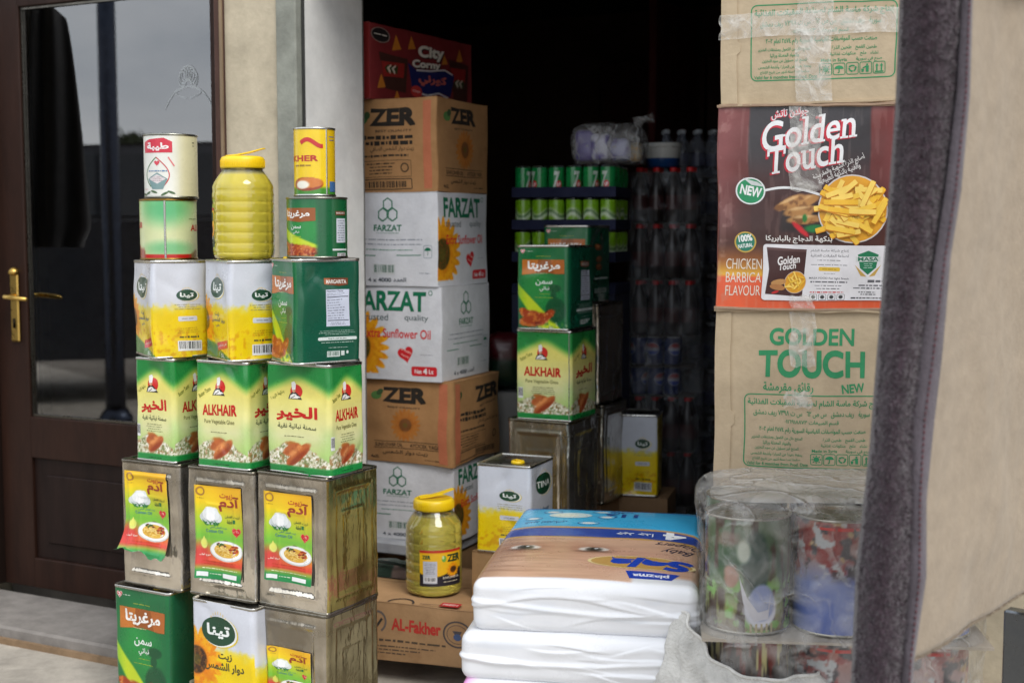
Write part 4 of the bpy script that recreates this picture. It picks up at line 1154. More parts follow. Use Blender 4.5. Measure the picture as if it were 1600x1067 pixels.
wr = Wrap(.165, .192, h, .022, .001, .006, 6, 33)
tin_thing("oil_tin", "dark green ghee tin showing its nutrition panel, under two round cans", "oil tin", GT, near(463, YR, ztR[3], .165, .192, 55, h), 55, wr,
          {0: marg_pic(.165, h), 1: marg_side_pic(.192, h)}, {0: marg_art(.165, h), 1: marg_side(.192, h)}, (16, 90, 62), cap=(-.03, -.055))

# round cans on top
GC = "round ghee cans on top of the tin pile"
def at_px(px, Y, z): return (xat(px, Y, z + .08), Y, z)
def alkcan():
    r, h = .0785, .168; W = r * math.pi
    p = Pic(W, h, .003); p.vgrad([(0, (186, 208, 140)), (.3, (208, 216, 160)), (.7, (212, 218, 168)), (1, (186, 208, 150))])
    p.mix((1 - sst(np.hypot((p.X - .52) * .9, (p.Y - .15)), .05, .42)) * .85, (72, 176, 112)); p.mix((1 - sst(np.hypot((p.X - .55) * .7, (p.Y - .80) * 1.6), .05, .30)) * .7, (90, 180, 116))
    p.mix(sst(p.Y, .90, .91), (196, 36, 30)); g = p.ell(.06, .92, .2, .15, .2, 0, .6, 3); p.mix(g, (150, 70, 40)); g2 = p.ell(1.0, .93, .16, .1, .2, 0, .8, 5); p.mix(g2, (140, 110, 60))
    a = Art(W, h); a.t("الخير", -.14, .37, .20, .50, (190, 34, 30), .04); a.t("ALKHAIR", .83, .41, 1.35, .52, (190, 34, 30), .04); a.greek(.8, .3, .97, .34, 1, (90, 120, 50), 3)
    return round_can("ghee_can", "pale green round ghee can with a bare side seam, under a cream can", GC, at_px(263.5, 3.73, ztL[4]), r, h, p, a, 180 + 4, 360 + 4, (150, 196, 120), .52, (150, 120, 60))
alkcan()
def tibacan():
    r, h = .0735, .176; W = r * math.pi
    p = Pic(W, h, .003, (228, 228, 220)); p.mix(sst(p.X, .55, .78), (214, 208, 168)); p.mix(1 - sst(p.X, .0, .12), (214, 208, 168))
    a = Art(W, h); a.poly([(.20, .12), (.30, .08), (.5, .06), (.60, .12), (.60, .29), (.20, .29)], (206, 36, 62)); a.t("طيبة", .26, .13, .56, .26, (240, 236, 234), .04)
    t = np.linspace(0, 1, 16)
    for sg, c in ((-1, (70, 120, 70)), (1, (200, 60, 60))): a.line(np.stack([.40 + sg * (.16 * np.sin(t * 2.6)), .36 + .46 * t], 1), .0028, c)
    heart(a, .41, .45, .05, (210, 60, 80)); a.poly([(.27, .70), (.41, .60), (.54, .70), (.48, .86), (.34, .86)], (120, 150, 150)); a.poly([(.29, .70), (.41, .625), (.52, .70), (.41, .775)], (214, 206, 206)); a.greek(.32, .66, .5, .74, 3, (150, 110, 120), 4)
    a.greek(.27, .56, .55, .59, 1, (90, 130, 170), 5, .6); a.greek(.16, .845, .27, .87, 1, (206, 60, 70), 2); a.line([(.55, .36), (.62, .5)], .004, (220, 120, 120))
    for x, y, rot in ((.26, .92, 20), (.36, .90, -15), (.5, .93, 25), (.58, .91, -20), (.18, .94, -10)): a.ell(x, y, .05, .018, (70, 100, 60), 14, rot=rot)
    a.greek(.86, .1, .93, .2, 2, (80, 80, 60), 5)
    return round_can("ghee_can", "cream round can with a red banner, topmost of the left end stack", GC, (xat(266.5, 3.72, ztL[4] + .25), 3.725, ztL[4] + .1715), r, h, p, a, 180, 360, (214, 208, 168), None, (150, 150, 140))
tibacan()
def margcan():
    r, h = .079, .157; W = r * math.pi
    p = marg_pic(W, h); p.mix(sst(p.X, .5, .56), (18, 92, 52)); p.mix(sst(p.Y, .985, .99), (20, 90, 60))
    a = Art(W, h); a.poly([(.10, .17), (.52, .17), (.52, .38), (.34, .40), (.10, .37)], (150, 82, 28)); a.poly([(.10, .17), (.2, .17), (.2, .38), (.10, .37)], (190, 112, 44)); a.t("مرغريتا", .13, .20, .46, .34, (240, 238, 232), .035)
    a.t("سمن", .22, .45, .36, .53, (222, 232, 222), .02); a.t("نباتي", .25, .54, .34, .60, (222, 232, 222), .02); a.line([(.24, .64), (.36, .64)], .0015, (170, 190, 60))
    a.rect(.74, .22, .90, .29, (110, 64, 40)); a.t("MARGARITA", .75, .235, .89, .27, (210, 200, 190), .03); a.rect(.75, .34, .90, .74, (200, 206, 214)); a.greek(.76, .36, .89, .72, 9, (120, 124, 140), 4, .38); a.rect(.7, .84, .93, .87, (210, 216, 214)); a.bars(.76, .91, .9, .98, seed=2)
    return round_can("ghee_can", "squat green round ghee can standing on the dark green tin", GC, at_px(495.5, 3.47, ztR[4]), r, h, p, a, 182, 362, (18, 92, 52), None, (150, 150, 140))
margcan()
def akhercan():
    r, h = .0535, .176; W = r * math.pi
    p = Pic(W, h, .0025, (240, 204, 24)); p.mix((1 - sst(p.X, .0, .2)) * .6, (206, 150, 20)); p.mix(sst(p.X, .72, .75), (216, 176, 20)); p.mix(sst(p.Y, .84, .9), (70, 140, 50)); p.mix(sst(p.Y, .97, .98), (60, 110, 50))
    pl = p.ell(.42, .82, .26, .10, .08); p.mix(pl, (150, 60, 30)); p.mix(p.ell(.46, .80, .22, .075, .12, 0, .3, 3), (206, 120, 50)); p.mix(p.ell(.34, .83, .12, .06, .2), (240, 236, 220))
    a = Art(W, h); a.curved = True
    t = np.linspace(0, 1, 10); a.line(np.stack([.32 + .36 * t, .22 - .05 * np.sin(t * 5)], 1), .011, (200, 40, 34)); a.t("AKHER", -.03, .40, .60, .49, (186, 40, 24), .05); a.greek(.18, .53, .5, .57, 1, (160, 120, 30), 3, .7); a.greek(.78, .1, .95, .2, 2, (60, 90, 150), 3); a.rect(.8, .78, .97, .93, (70, 110, 160))
    return round_can("ghee_can", "slim yellow round can with a plate of rice, topmost of the right end stack", GC, (xat(491.5, 3.47, ztR[4] + .25), 3.47, ztR[4] + .1605), r, h, p, a, 180, 360, (226, 190, 30), .745, (206, 206, 200))
akhercan()
oil_jug("tall clear jug of golden oil with yellow lid, standing on a sunflower oil tin", at_px(381, 3.585, ztM[4]), 1.0, R(-20), OIL, (175, 232), R(20))

# ================================================================== CARTON COLUMN BEHIND THE PIER
YC = 4.42
FW = (214, 214, 218); KR = (172, 128, 84)
GB = "cartons stacked behind the pier"
FG = (22, 110, 76)
def hexes(a, cx, cy, s, col=FG):
    for dx, dy in ((0, -.88), (-.5, 0), (.5, 0)):
        P = [(cx + (dx + .5 * math.sin(R(q))) * s * a.H / a.W * 1.0, cy + (dy + .56 * math.cos(R(q))) * s) for q in range(0, 361, 60)]
        a.line(P, s * .13 * a.H, col)
def farz_logo(W, Hh, off=0.0, sc=1.0, flip=False):
    a = Art(W, Hh); cx = .36 + off
    hexes(a, cx, .235, .125 * sc); a.t("FARZAT", cx - .155 * sc, .345, cx + .155 * sc, .415, FG, .04); a.greek(cx - .14, .425, cx + .14, .445, 1, (90, 140, 120), 2)
    a.greek(.12, .485, .86, .53, 1, (120, 128, 142), 3, .22); a.greek(.10, .54, .86, .575, 1, (120, 128, 142), 4, .24); a.greek(.2, .605, .76, .625, 1, (60, 130, 100), 5, .5)
    a.line([(.10, .68), (.33, .68)], .003, (60, 130, 100)); a.line([(.56, .67), (.82, .67)], .003, (60, 130, 100))
    a.rrect(.85, .57, .935, .70, .004, (140, 150, 160), .0018); a.ell(.892, .625, .034, .035, FG, 16, 0, 180); a.line([(.892, .62), (.892, .675)], .002, FG)
    a.bars(.30, .765, .545, .88, (60, 100, 80), (206, 208, 208), 22, 7); a.t("4 x 4000", .24, .915, .50, .96, (60, 70, 80), .03); a.t("العدد", .52, .91, .66, .955, (60, 70, 80), .02); a.greek(.8, .85, .93, .87, 1, (90, 100, 120), 4)
    return a
def farz_main(W, Hh, narrow=False):
    a = Art(W, Hh); a.t("FARZAT", .10 if narrow else .05, .05, .84, .27, FG, .05); a.ring(.885, .065, .022, .028, .3, FG, 14)
    a.t("trusted", .13, .30, .43, .37, (92, 108, 108), .006); a.t("quality", .61, .30, .86, .38, (92, 108, 108), .006); a.t("Extra Sunflower Oil", .15, .455, .885, .555, (214, 44, 44), .018)
    heart(a, .62, .72, .10, (206, 32, 40), 14); a.t("For Healthy", .555, .675, .69, .705, (236, 190, 180), .02, rot=-20); a.t("Family", .57, .73, .66, .755, (236, 190, 180), .02, rot=-20)
    a.rrect(.68, .845, .955, .945, .008, (210, 38, 46)); a.t("Net", .715, .875, .79, .92, (240, 236, 236), .03); a.t("4", .805, .862, .85, .925, (240, 236, 236), .06); a.t("Lt", .868, .875, .915, .92, (240, 236, 236), .03)
    a.greek(.76, .71, .92, .73, 1, (150, 150, 160), 2)
    return a
def farz_pic(W, Hh, fl=True, cell=.003):
    p = Pic(W, Hh, cell, FW)
    if fl: p.flower(.08, .66, .40, 21, (238, 164, 20), (220, 130, 12), (74, 66, 20)); p.mix(sst(p.Y, .935, .945), FW)
    return p
ZK = (44, 38, 32)
def zer_small(W, Hh, x0=.2, w=.6):
    a = Art(W, Hh); a.t("ZER", .17, .09, .68, .29, ZK, .075); a.ell(.10, .20, .05, .055, (70, 110, 60)); a.ell(.14, .17, .035, .04, (60, 84, 50), rot=30)
    a.t("BEST QUALITY", .24, .325, .64, .355, ZK, .02)
    for i, y in enumerate((.385, .445)): a.greek(.06, y, .68, y + .045, 1, ZK, 5 + i, .9)
    a.t("زيت دوار الشمس الصافي", .18, .505, .66, .57, ZK, .015); a.greek(.08, .585, .62, .62, 1, ZK, 8, .7)
    a.rrect(.06, .655, .63, .83, .003, ZK, .0016); a.greek(.09, .67, .5, .81, 4, ZK, 9, .35); a.ring(.56, .735, .045, .05, .25, ZK)
    a.rrect(.06, .855, .63, .965, .003, ZK, .003); a.bars(.09, .87, .60, .965, ZK, None, 34, 4)
    return a
def zer_flower(W, Hh):
    a = Art(W, Hh); a.t("ZER", .24, .08, .72, .27, ZK, .075); a.ell(.17, .19, .06, .05, (84, 124, 66)); a.ell(.21, .15, .04, .035, (60, 84, 50), rot=30)
    a.t("BEST QUALITY", .30, .305, .66, .33, ZK, .02)
    a.line([(.14, .745), (.88, .745)], .002, ZK); a.line([(.14, .825), (.88, .825)], .002, ZK); a.t("SUNFLOWER OIL", .15, .765, .47, .81, ZK, .02); a.t("AYCICEK YAGI", .55, .765, .86, .81, ZK, .02)
    a.t("زيت دوار الشمس", .24, .85, .74, .91, ZK, .02); a.t("4x5L", .1, .92, .2, .96, ZK, .02); a.greek(.7, .93, .92, .965, 1, ZK, 4)
    return a
def zer_pic(W, Hh, fl):
    p = Pic(W, Hh, .0035, KR)
    if fl: p.flower(.50, .535, .21, 19, (186, 116, 48), (176, 100, 36), (120, 74, 40))
    p.mix(sst(p.n(8, 3), .5, .8) * .25, (150, 108, 68))
    return p
def zer_strip(a, x0, x1):
    a.rect(x0, .03, x1, .97, (184, 106, 74))
    for i in range(70): a.line([(x0, .04 + i * .0134), (x1, .036 + i * .0134)], .0008, (206, 130, 96))
    return a
zc = [.325, .598, .889, 1.214, 1.531, 1.846]
def zc_h(k): return zc[k + 1] - zc[k] - .003
W_, D_ = .35, .37
# 0 FARZAT, 1 ZER, 2 FARZAT, 3 FARZAT, 4 ZER, top: red chips
h = zc_h(0)
carton("cooking_oil_carton", "white oil carton with a green hexagon logo behind the oil jug, lowest of the column", "carton", GB, near(709, YC + .02, zc[0], .36, .36, 22, h), 22, .36, .36, h, {0: farz_pic(.36, h, False, .006), 1: farz_pic(.36, h)}, {0: farz_logo(.36, h, .04), 1: farz_main(.36, h, True)}, FW, seed=41)
h = zc_h(1)
a = zer_strip(zer_flower(.36, h), .86, .95); b = zer_strip(zer_small(.36, h), .04, .13)
b.it = [(P + ([.28, 0] if i < 99 and P[:, 0].min() > .14 or False else [0, 0]), F, c) for i, (P, F, c) in enumerate(b.it)]
carton("cooking_oil_carton", "crumpled brown oil carton with a faded sunflower, second from the foot of the column", "carton", GB, near(708, YC, zc[1], .36, .37, 25, h), 25, .36, .37, h, {0: zer_pic(.36, h, True), 1: zer_pic(.37, h, False)}, {0: a, 1: b}, KR, wob=.009, seed=42, bulge=.010, r=.012)
h = zc_h(2)
carton("cooking_oil_carton", "white oil carton with big green lettering on its front, middle of the column", "carton", GB, near(690, YC, zc[2], .36, .37, 25, h), 25, .36, .37, h, {0: farz_pic(.36, h), 1: farz_pic(.37, h, False, .006)}, {0: farz_main(.36, h), 1: farz_logo(.37, h, .12, .95)}, FW, seed=43)
h = zc_h(3)
carton("cooking_oil_carton", "white oil carton with hexagon logo left and sunflower right, third from the top", "carton", GB, near(684, YC, zc[3], .36, .37, 25.5, h), 25.5, .36, .37, h, {0: farz_pic(.36, h, False, .006), 1: farz_pic(.37, h)}, {0: farz_logo(.36, h, .10), 1: farz_main(.37, h, True)}, FW, seed=44)
h = zc_h(4)
a = zer_strip(zer_small(.36, h), .86, .945); a.it = [(P + ([.10, 0] if P[:, 0].max() < .8 else [0, 0]), F, c) for P, F, c in a.it]
b = zer_flower(.37, h)
carton("cooking_oil_carton", "brown oil carton with bar code and black lettering, under the red chips carton", "carton", GB, near(683, YC, zc[4], .36, .37, 26, h), 26, .36, .37, h, {0: zer_pic(.36, h, False), 1: zer_pic(.37, h, True)}, {0: a, 1: b}, KR, wob=.006, seed=45, bulge=.006, r=.006)
# red chips carton
cw, cd, ch = .34, .66, .255
p = Pic(cd, ch, .004, (122, 40, 42)); p.mix(sst(p.X, .85, 1.1) + (1 - sst(p.X, -.1, .12)), (160, 64, 64))
def bagpic(a, x0, y0, x1, y1):
    a.poly([(x0, y0), (x1, y0 + .03), (x1 - .02, y1), (x0 + .06, y1 - .02)], (70, 40, 34)); a.poly([(x0 + .02, y0 + .12), (x1 - .03, y0 + .1), (x1 - .04, y0 + .3), (x0 + .04, y0 + .32)], (150, 40, 36))
    for i in range(5): a.poly([(x0 + .05 + .02 * i, y1 - .3), (x0 + .09 + .02 * i, y1 - .36), (x0 + .08 + .02 * i, y1 - .22)], (206, 190, 170) if i % 2 else (60, 70, 40))
a = Art(cd, ch)
for x, y, s in ((.24, .2, .11), (.38, .16, .1), (.10, .75, .1), (.24, .92, .09), (.86, .2, .1), (.70, .30, .08), (.82, .9, .1)): a.poly([(x - s * .35, y + s), (x + s * .4, y + s * .7), (x, y - s)], (196, 120, 40))
a.ell(.10, .14, .085, .10, (40, 34, 34)); a.ring(.10, .14, .085, .10, .1, (150, 130, 120)); a.greek(.04, .10, .16, .17, 1, (200, 190, 180), 3)
bagpic(a, .08, .36, .34, .86); bagpic(a, .74, .28, .96, .9)
a.poly([(.34, .44), (.42, .52), (.60, .5), (.70, .44), (.80, .50), (.76, .82), (.66, .78), (.52, .84), (.38, .80)], (34, 38, 92))
for c, dx in (((30, 24, 26), .008), ((222, 214, 200), 0)):
    a.t("City", .44 + dx, .15 + dx * 2, .70 + dx, .36 + dx * 2, c, .06, .12, 3); a.t("Corny", .38 + dx, .36 + dx * 2, .66 + dx, .50 + dx * 2, c, .06, .12, 3)
a.t("كورني", .44, .55, .72, .72, (196, 96, 84), .05); a.line([(.42, .52), (.55, .5), (.7, .45), (.78, .5)], .006, (206, 200, 200)); a.line([(.4, .82), (.53, .84), (.64, .79), (.74, .84)], .006, (206, 200, 200))
a.ell(.42, .81, .055, .08, (196, 60, 54)); a.t("Chips", .385, .79, .455, .83, (230, 200, 190), .02); a.greek(.40, .92, .76, .95, 1, (226, 190, 170), 5); a.t("100", .9, .90, .97, .96, (220, 210, 200), .04)
z = zc[5]; X = xat(577, 4.50, z + .13); yw = R(30)
carton("snack_carton", "red corn chips carton with printed bags, on top of the brown oil carton", "carton", GB, (X + math.sin(yw) * cd / 2 - math.cos(yw) * cw / 2, 4.50 + math.cos(yw) * cd / 2 + math.sin(yw) * cw / 2, z), 30, cw, cd, ch, {1: p}, {1: a}, (140, 40, 38), CARTON, .003, 46, .004)

# floor carton with the red lettering, jug on it
h = .175; wA, dA = .62, .46
p = Pic(wA, h, .006, (178, 140, 100)); p.mix(sst(p.n(6, 3), .5, .8) * .3, (150, 112, 76))
a = Art(wA, h); rd = (196, 62, 52)
a.t("AL-Fakher", .475, .26, .735, .48, rd, .05); a.ring(.82, .42, .075, .24, .12, (90, 80, 76)); a.ring(.82, .42, .055, .17, .06, (90, 80, 76)); a.poly([(.795, .36), (.845, .36), (.82, .5)], (90, 84, 84)); a.ell(.82, .47, .02, .06, (80, 96, 130))
a.ring(.40, .34, .05, .20, .2, (110, 100, 94), 20, -60, 200); a.line([(.39, .36), (.40, .42), (.425, .28)], .008, (60, 56, 52))
a.greek(.12, .60, .78, .70, 1, (90, 76, 62), 4, .35); a.greek(.12, .72, .82, .9, 3, (100, 84, 68), 7, .35, 'l')
tF, wrF = carton("tobacco_carton", "low wide brown carton with red lettering, on the shop floor under an oil jug", "carton", None, near(770, 3.79, .101, wA, dA, 18, h), 18, wA, dA, h, {0: p}, {0: a}, (178, 140, 100), None, .006, 47, .003)
mb = MB(); tp = Art(wA, dA)
tp.rect(.72, .90, .82, .985, (190, 44, 46)); tp.t("FRESH", .732, .925, .808, .96, (230, 200, 190), .03); tp.ring(.52, .99, .07, .10, .14, (60, 54, 52), 18, 0, 180); tp.line([(.62, .975), (.74, .965)], .004, (70, 60, 54))
tp.emit(mb, lambda U, V, hh=0.0: np.stack([(U - .5) * wA, (V - .5) * dA, np.full_like(np.asarray(U, float), h + .0045) + hh], -1)); mb.build("top_print", CARD, tF)
zj = .101 + h + .004
oil_jug("clear jug of pale oil with yellow lid and sunflower label, on the low brown carton", (xat(678, 4.02, zj + .13), 4.02, zj), 1.06, R(8), OIL_B, (236, 330), R(12))
# dark bag and slab beside the column foot
bag = thing("folded_bag", "dark green folded bag lying beside the jug at the column's foot", "bag", (xat(622, 4.24, .3), 4.24, .101 + h + .003), R(-20))
U, V = np.meshgrid(np.linspace(0, 1, 30), np.linspace(0, 1, 24))
mb = MB(); zz = .035 * np.sqrt(np.clip(1 - (2 * U - 1) ** 4, 0, 1)) * np.sqrt(np.clip(1 - (2 * V - 1) ** 4, 0, 1)) * (.7 + .6 * fbm(U * 4, V * 4, 0, 8)) + .002
G = np.stack([(U - .5) * .24, (V - .5) * .14, zz], -1); mb.grid(G, np.where((fbm(U * 3, V * 3, 0, 4) > .55)[..., None], lin((112, 96, 90)), lin((38, 56, 46))), 0); mb.grid(G * [1, 1, 0], lin((38, 56, 46)), 0, flip=True)
mb.build("bag_cloth", CLOTH, bag)
mb = MB(); U, V = np.meshgrid(np.linspace(0, 1, 20), np.linspace(0, 1, 3)); mb.tube([(-.10, -.03, .03), (-.05, -.06, .05), (.02, -.07, .05), (.08, -.03, .03)], .006, lin((30, 40, 36)), 0, 6); mb.build("bag_handle", CLOTH, bag)
slab = MB(); slab.box((0, 0, .0), (.34, .30, .044), lin((168, 170, 176)), 0, 0, .006); so = slab.build("grey_board", PLASTER); so.location = (xat(655, 4.62, .3), 4.60, .101 + h + .026); so.rotation_euler = (0, 0, -R(24)); tag(so, "grey board under the lowest white oil carton", "board")
base = carton("plain_carton", "plain brown carton under the column, behind the lettered floor carton", "carton", GB, (xat(655, 4.66, .2), 4.66, .101), 24, .38, .26, .172, {}, {}, (150, 118, 84), None, .004, 48)

# ================================================================== TINS STANDING IN THE SHOP DOORWAY
YI = 4.25
zi = [.101, .415, .775, 1.075, 1.352]
GI = "oil tins standing inside the shop doorway"
carton("plain_carton", "plain brown carton on the shop floor under the tinplate canister", "carton", None, near(893, YI - .01, zi[0], .27, .27, 27, .312), 27, .27, .27, .312, {}, {}, (150, 118, 84), None, .004, 50)
h = zi[2] - zi[1] - .0015
plain_tin("bare tinplate canister with a pressed panel, under the yellow and green ghee tin inside", near(890, YI, zi[1], .228, .245, 27, h), 27, .228, .245, h, 51, None, GI)
h = zi[3] - zi[2] - .0015
wr = Wrap(.203, .205, h, .012, .001, .003, 6, 52)
tin_thing("oil_tin", "yellow and green ghee tin inside the shop, on a bare canister", "oil tin", GI, near(893, YI, zi[2], .203, .205, 27, h), 27, wr, {0: alk_pic(.203, h, 41), 1: alk_pic(.205, h, 44)}, {0: alk_art(.203, h, True, True), 1: alk_art(.205, h, False)}, (60, 150, 70), seam=(0, .965))
h = zi[4] - zi[3] - .0015
wr = Wrap(.19, .215, h, .018, .001, .003, 6, 53)
tin_thing("oil_tin", "green ghee tin with roast chicken picture, on the ghee tin inside the shop", "oil tin", GI, near(889, YI, zi[3], .19, .215, 26, h), 26, wr, {0: marg_pic(.19, h), 1: marg_side_pic(.215, h)}, {0: marg_art(.19, h), 1: marg_side(.215, h)}, (16, 84, 56))
YJ = 4.60
zk = [.101, .43, .785, 1.141, 1.418]
carton("plain_carton", "plain brown carton on the shop floor behind the other one", "carton", None, near(938, YJ + .02, zk[0], .27, .27, 27, .327), 27, .27, .27, .327, {}, {}, (146, 114, 82), None, .004, 54)
for q, (lab, px) in enumerate((("bare tinplate canister low in the shadow, beside the one under the ghee tins", 942), ("tall bare tinplate canister in shadow, under the rearmost green ghee tin", 936))):
    h = zk[q + 2] - zk[q + 1] - .0015
    plain_tin(lab, near(px, YJ, zk[q + 1], .225, .23, 27, h), 27, .225, .23, h, 55 + q, None, GI)
h = zk[4] - zk[3] - .0015
wr = Wrap(.18, .20, h, .018, .001, .003, 6, 57)
def ms2(W, Hh):
    a = Art(W, Hh)
    for y in (.27, .42, .52): a.ell(.42, y, .16, .045, (120, 70, 40), 14); a.ell(.40, y - .01, .08, .02, (170, 110, 70), 12)
    a.rect(.22, .66, .84, .685, (190, 200, 196)); a.bars(.22, .80, .78, .86, (30, 80, 60), (180, 190, 184), 18, 3); a.bars(.42, .875, .72, .97, (30, 80, 60), (170, 180, 174), 10, 5)
    return a
tin_thing("oil_tin", "green ghee tin with Latin lettering, half hidden behind the nearer green tin", "oil tin", GI, near(921, YJ, zk[3], .18, .20, 26, h), 26, wr, {0: marg_pic(.18, h), 1: marg_side_pic(.2, h)}, {0: marg_art(.18, h, True), 1: ms2(.2, h)}, (16, 84, 56))
zt0 = .425
carton("plain_carton", "small brown carton under the white and yellow tin with bright yellow cap", "carton", None, near(832, 3.88, .101, .20, .20, 22, .322), 22, .20, .20, .322, {}, {}, (160, 126, 86), None, .003, 58)
h = .27
wr = Wrap(.178, .20, h, .012, .001, .003, 6, 59)
def tina_latin(W, Hh):
    a = Art(W, Hh); tina_logo(a, .56, .25, .30, .125, True); a.t("Sunflower", .36, .52, .8, .57, (60, 100, 120), .02); a.t("Oil", .5, .585, .66, .63, (60, 100, 120), .02); return a
tin_thing("oil_tin", "white and yellow oil tin with bright yellow cap, behind the nappy packs", "oil tin", GI, near(829, 3.88, zt0, .178, .20, 22, h), 22, wr, {0: tina_pic(.178, h, False, 61, .52), 1: tina_pic(.2, h, False, 62, .66)}, {0: tina_side(.178, h), 1: tina_latin(.2, h)}, (226, 200, 40), cap=(.02, -.03))
wr = Wrap(.20, .15, .30, .012, .001, .003, 6, 63)
carton("plain_carton", "brown carton in the dark under the narrow white and yellow tin", "carton", None, (xat(1000, 4.86, .3), 4.86, .101), 15, .24, .22, .325, {}, {}, (140, 110, 80), None, .003, 64)
h = .30
tin_thing("oil_tin", "narrow white and yellow oil tin far back beside the dark canisters", "oil tin", GI, near(1028, 4.74, .428, .15, .16, 12, h), 12, Wrap(.15, .16, h, .012, .001, .003, 6, 65), {0: tina_pic(.15, h, False, 66, .45)}, {0: tina_side(.15, h)}, (226, 200, 40))

# ================================================================== SODA AND BOTTLES IN THE DARK
def soda(name, label, group, r, h, cols, art):
    t = thing(name, label, "can", (0, 0, 0), 0, group)
    cy = Cyl(r, h * .88, 0, 360); p = Pic(2 * math.pi * r, h, .006, cols[0]); art0 = Art(2 * math.pi * r, h); art0.curved = True
    p.mix(sst(p.n(3, 4), .45, .7) * .5, cols[1]); art(art0, p)
    f = lambda U, V, hh=0.0: cy.f(U, V, hh) + np.array([0, 0, h * .06])
    mb = MB(); mb.grid(f(p.X, 1 - p.Y), p.lin(), 0, flip=True); art0.emit(mb, f); mb.build("can_body", LITHO, t)
    mb = MB(); mb.lathe([(r, h * .94), (r * .86, h * .985), (r * .86, h), (r * .8, h), (r * .78, h * .985), (.001, h * .985)], lin((205, 205, 205)), 0, 24, cap0=False); mb.lathe([(r * .8, 0), (r * .84, .002), (r, h * .06)], lin((190, 190, 190)), 0, 24, cap1=False); mb.build("can_end", METAL, t)
    return t
def art7(a, p):
    for c in (.22, .70):
        a.t("7", c - .06, .14, c + .05, .80, (206, 216, 206), .05, .1); a.ell(c + .05, .62, .055, .15, (206, 40, 44), 18); a.t("UP", c + .015, .55, c + .085, .69, (236, 220, 220), .05)
def artL(a, p):
    p.mix(1 - sst(np.abs(p.Y - .55 - .12 * np.sin(p.X * 12)), .10, .2), (206, 222, 190)); p.mix((1 - sst(np.abs(p.Y - .5 - .12 * np.sin(p.X * 12)), .03, .08)) * .8, (70, 120, 50))
def artP(a, p):
    for c in (.25, .75):
        a.ell(c, .42, .15, .25, (170, 170, 176), 24); a.ell(c, .42, .135, .225, (150, 36, 42), 24, 8, 172); a.ell(c, .42, .135, .225, (30, 60, 150), 24, 195, 345)
S7 = soda("soda_can", "green lemon soda can in the top tray, in the dark behind the tins", "green soda cans in the top tray", .0305, .115, ((20, 140, 70), (10, 110, 56)), art7)
SL = soda("soda_can", "lime soda can in a navy tray under the green cans", "lime soda cans in the lower trays", .0305, .115, ((126, 180, 30), (96, 150, 24)), artL)
PEP = soda("soda_can", "blue cola can stacked in the dark beside the bottles", "blue cola cans in the dark", .0305, .115, ((16, 32, 84), (10, 20, 60)), artP)
used = {}
def put(proto, loc, rz):
    if proto.name not in used: used[proto.name] = 1; o = proto
    else: o = copy_tree(proto)
    o.location = loc; o.rotation_euler = (0, 0, rz); return o
tray_c = (0, 0, 0); TY = R(17); TW, TD = .40, .27
ctr = near(962, 4.85, 0, TW, TD, 17, 2.8)
ctrX = xat(962, 4.85, 1.5); ctr = (ctrX - math.cos(TY) * TW / 2 + math.sin(TY) * TD / 2, 4.85 + math.sin(TY) * TW / 2 + math.cos(TY) * TD / 2)
def loc_t(x, y): return (ctr[0] + x * math.cos(TY) + y * math.sin(TY), ctr[1] - x * math.sin(TY) + y * math.cos(TY))
ztop = zat(257, 4.85)
tray_names = ["navy cardboard tray under the green soda cans, topmost of its stack", "navy cardboard tray under the lime soda cans, second of its stack", "navy cardboard tray of lime cans half hidden by the green ghee tins", "navy cardboard tray lowest in view behind the green ghee tins"]
for k in range(4):
    zb = ztop - .118 - .1205 * k
    tr = thing("can_tray", tray_names[k], "tray", (ctr[0], ctr[1], zb), -TY, "navy trays of soda cans")
    mb = MB(); mb.box((0, 0, .001), (TW, TD, .002), lin((28, 30, 50))); mb.build("tray_floor", CARD, tr)
    mb = MB(); n = lin((34, 38, 64)); t_ = .003
    for sx in (-1, 1): mb.box((sx * (TW / 2 - t_ / 2), 0, .020), (t_, TD, .036), n)
    for sy in (-1, 1): mb.box((0, sy * (TD / 2 - t_ / 2), .020), (TW - 2 * t_, t_, .036), n)
    mb.build("tray_wall", CARD, tr)
    for i in range(6):
        for j in range(4):
            if not (j == 0 or i == 5): continue
            if k == 3: continue
            x, y = -TW / 2 + .035 + i * .066, -TD / 2 + .035 + j * .066
            lx, ly = loc_t(x, y)
            put(S7 if k == 0 else SL, (lx + random.uniform(-.0012, .0012), ly + random.uniform(-.003, .003), zb + .0025), random.uniform(0, 6.28))
# packs under the trays
for k in range(4):
    zb = ztop - .118 - .1205 * 3 - .30 * (k + 1)
    hh = .297 if k < 3 else zb + .30 - .101 - .003
    zb = max(zb, .101)
    carton("drink_carton", ["dark carton directly under the can trays", "dark carton second below the can trays", "dark carton third below the can trays", "dark carton on the floor below the can trays"][k], "carton", "dark cartons under the can trays", (ctr[0], ctr[1], zb), 17, .40, .27, hh, {}, {}, (52, 56, 76), None, .003, 70 + k)

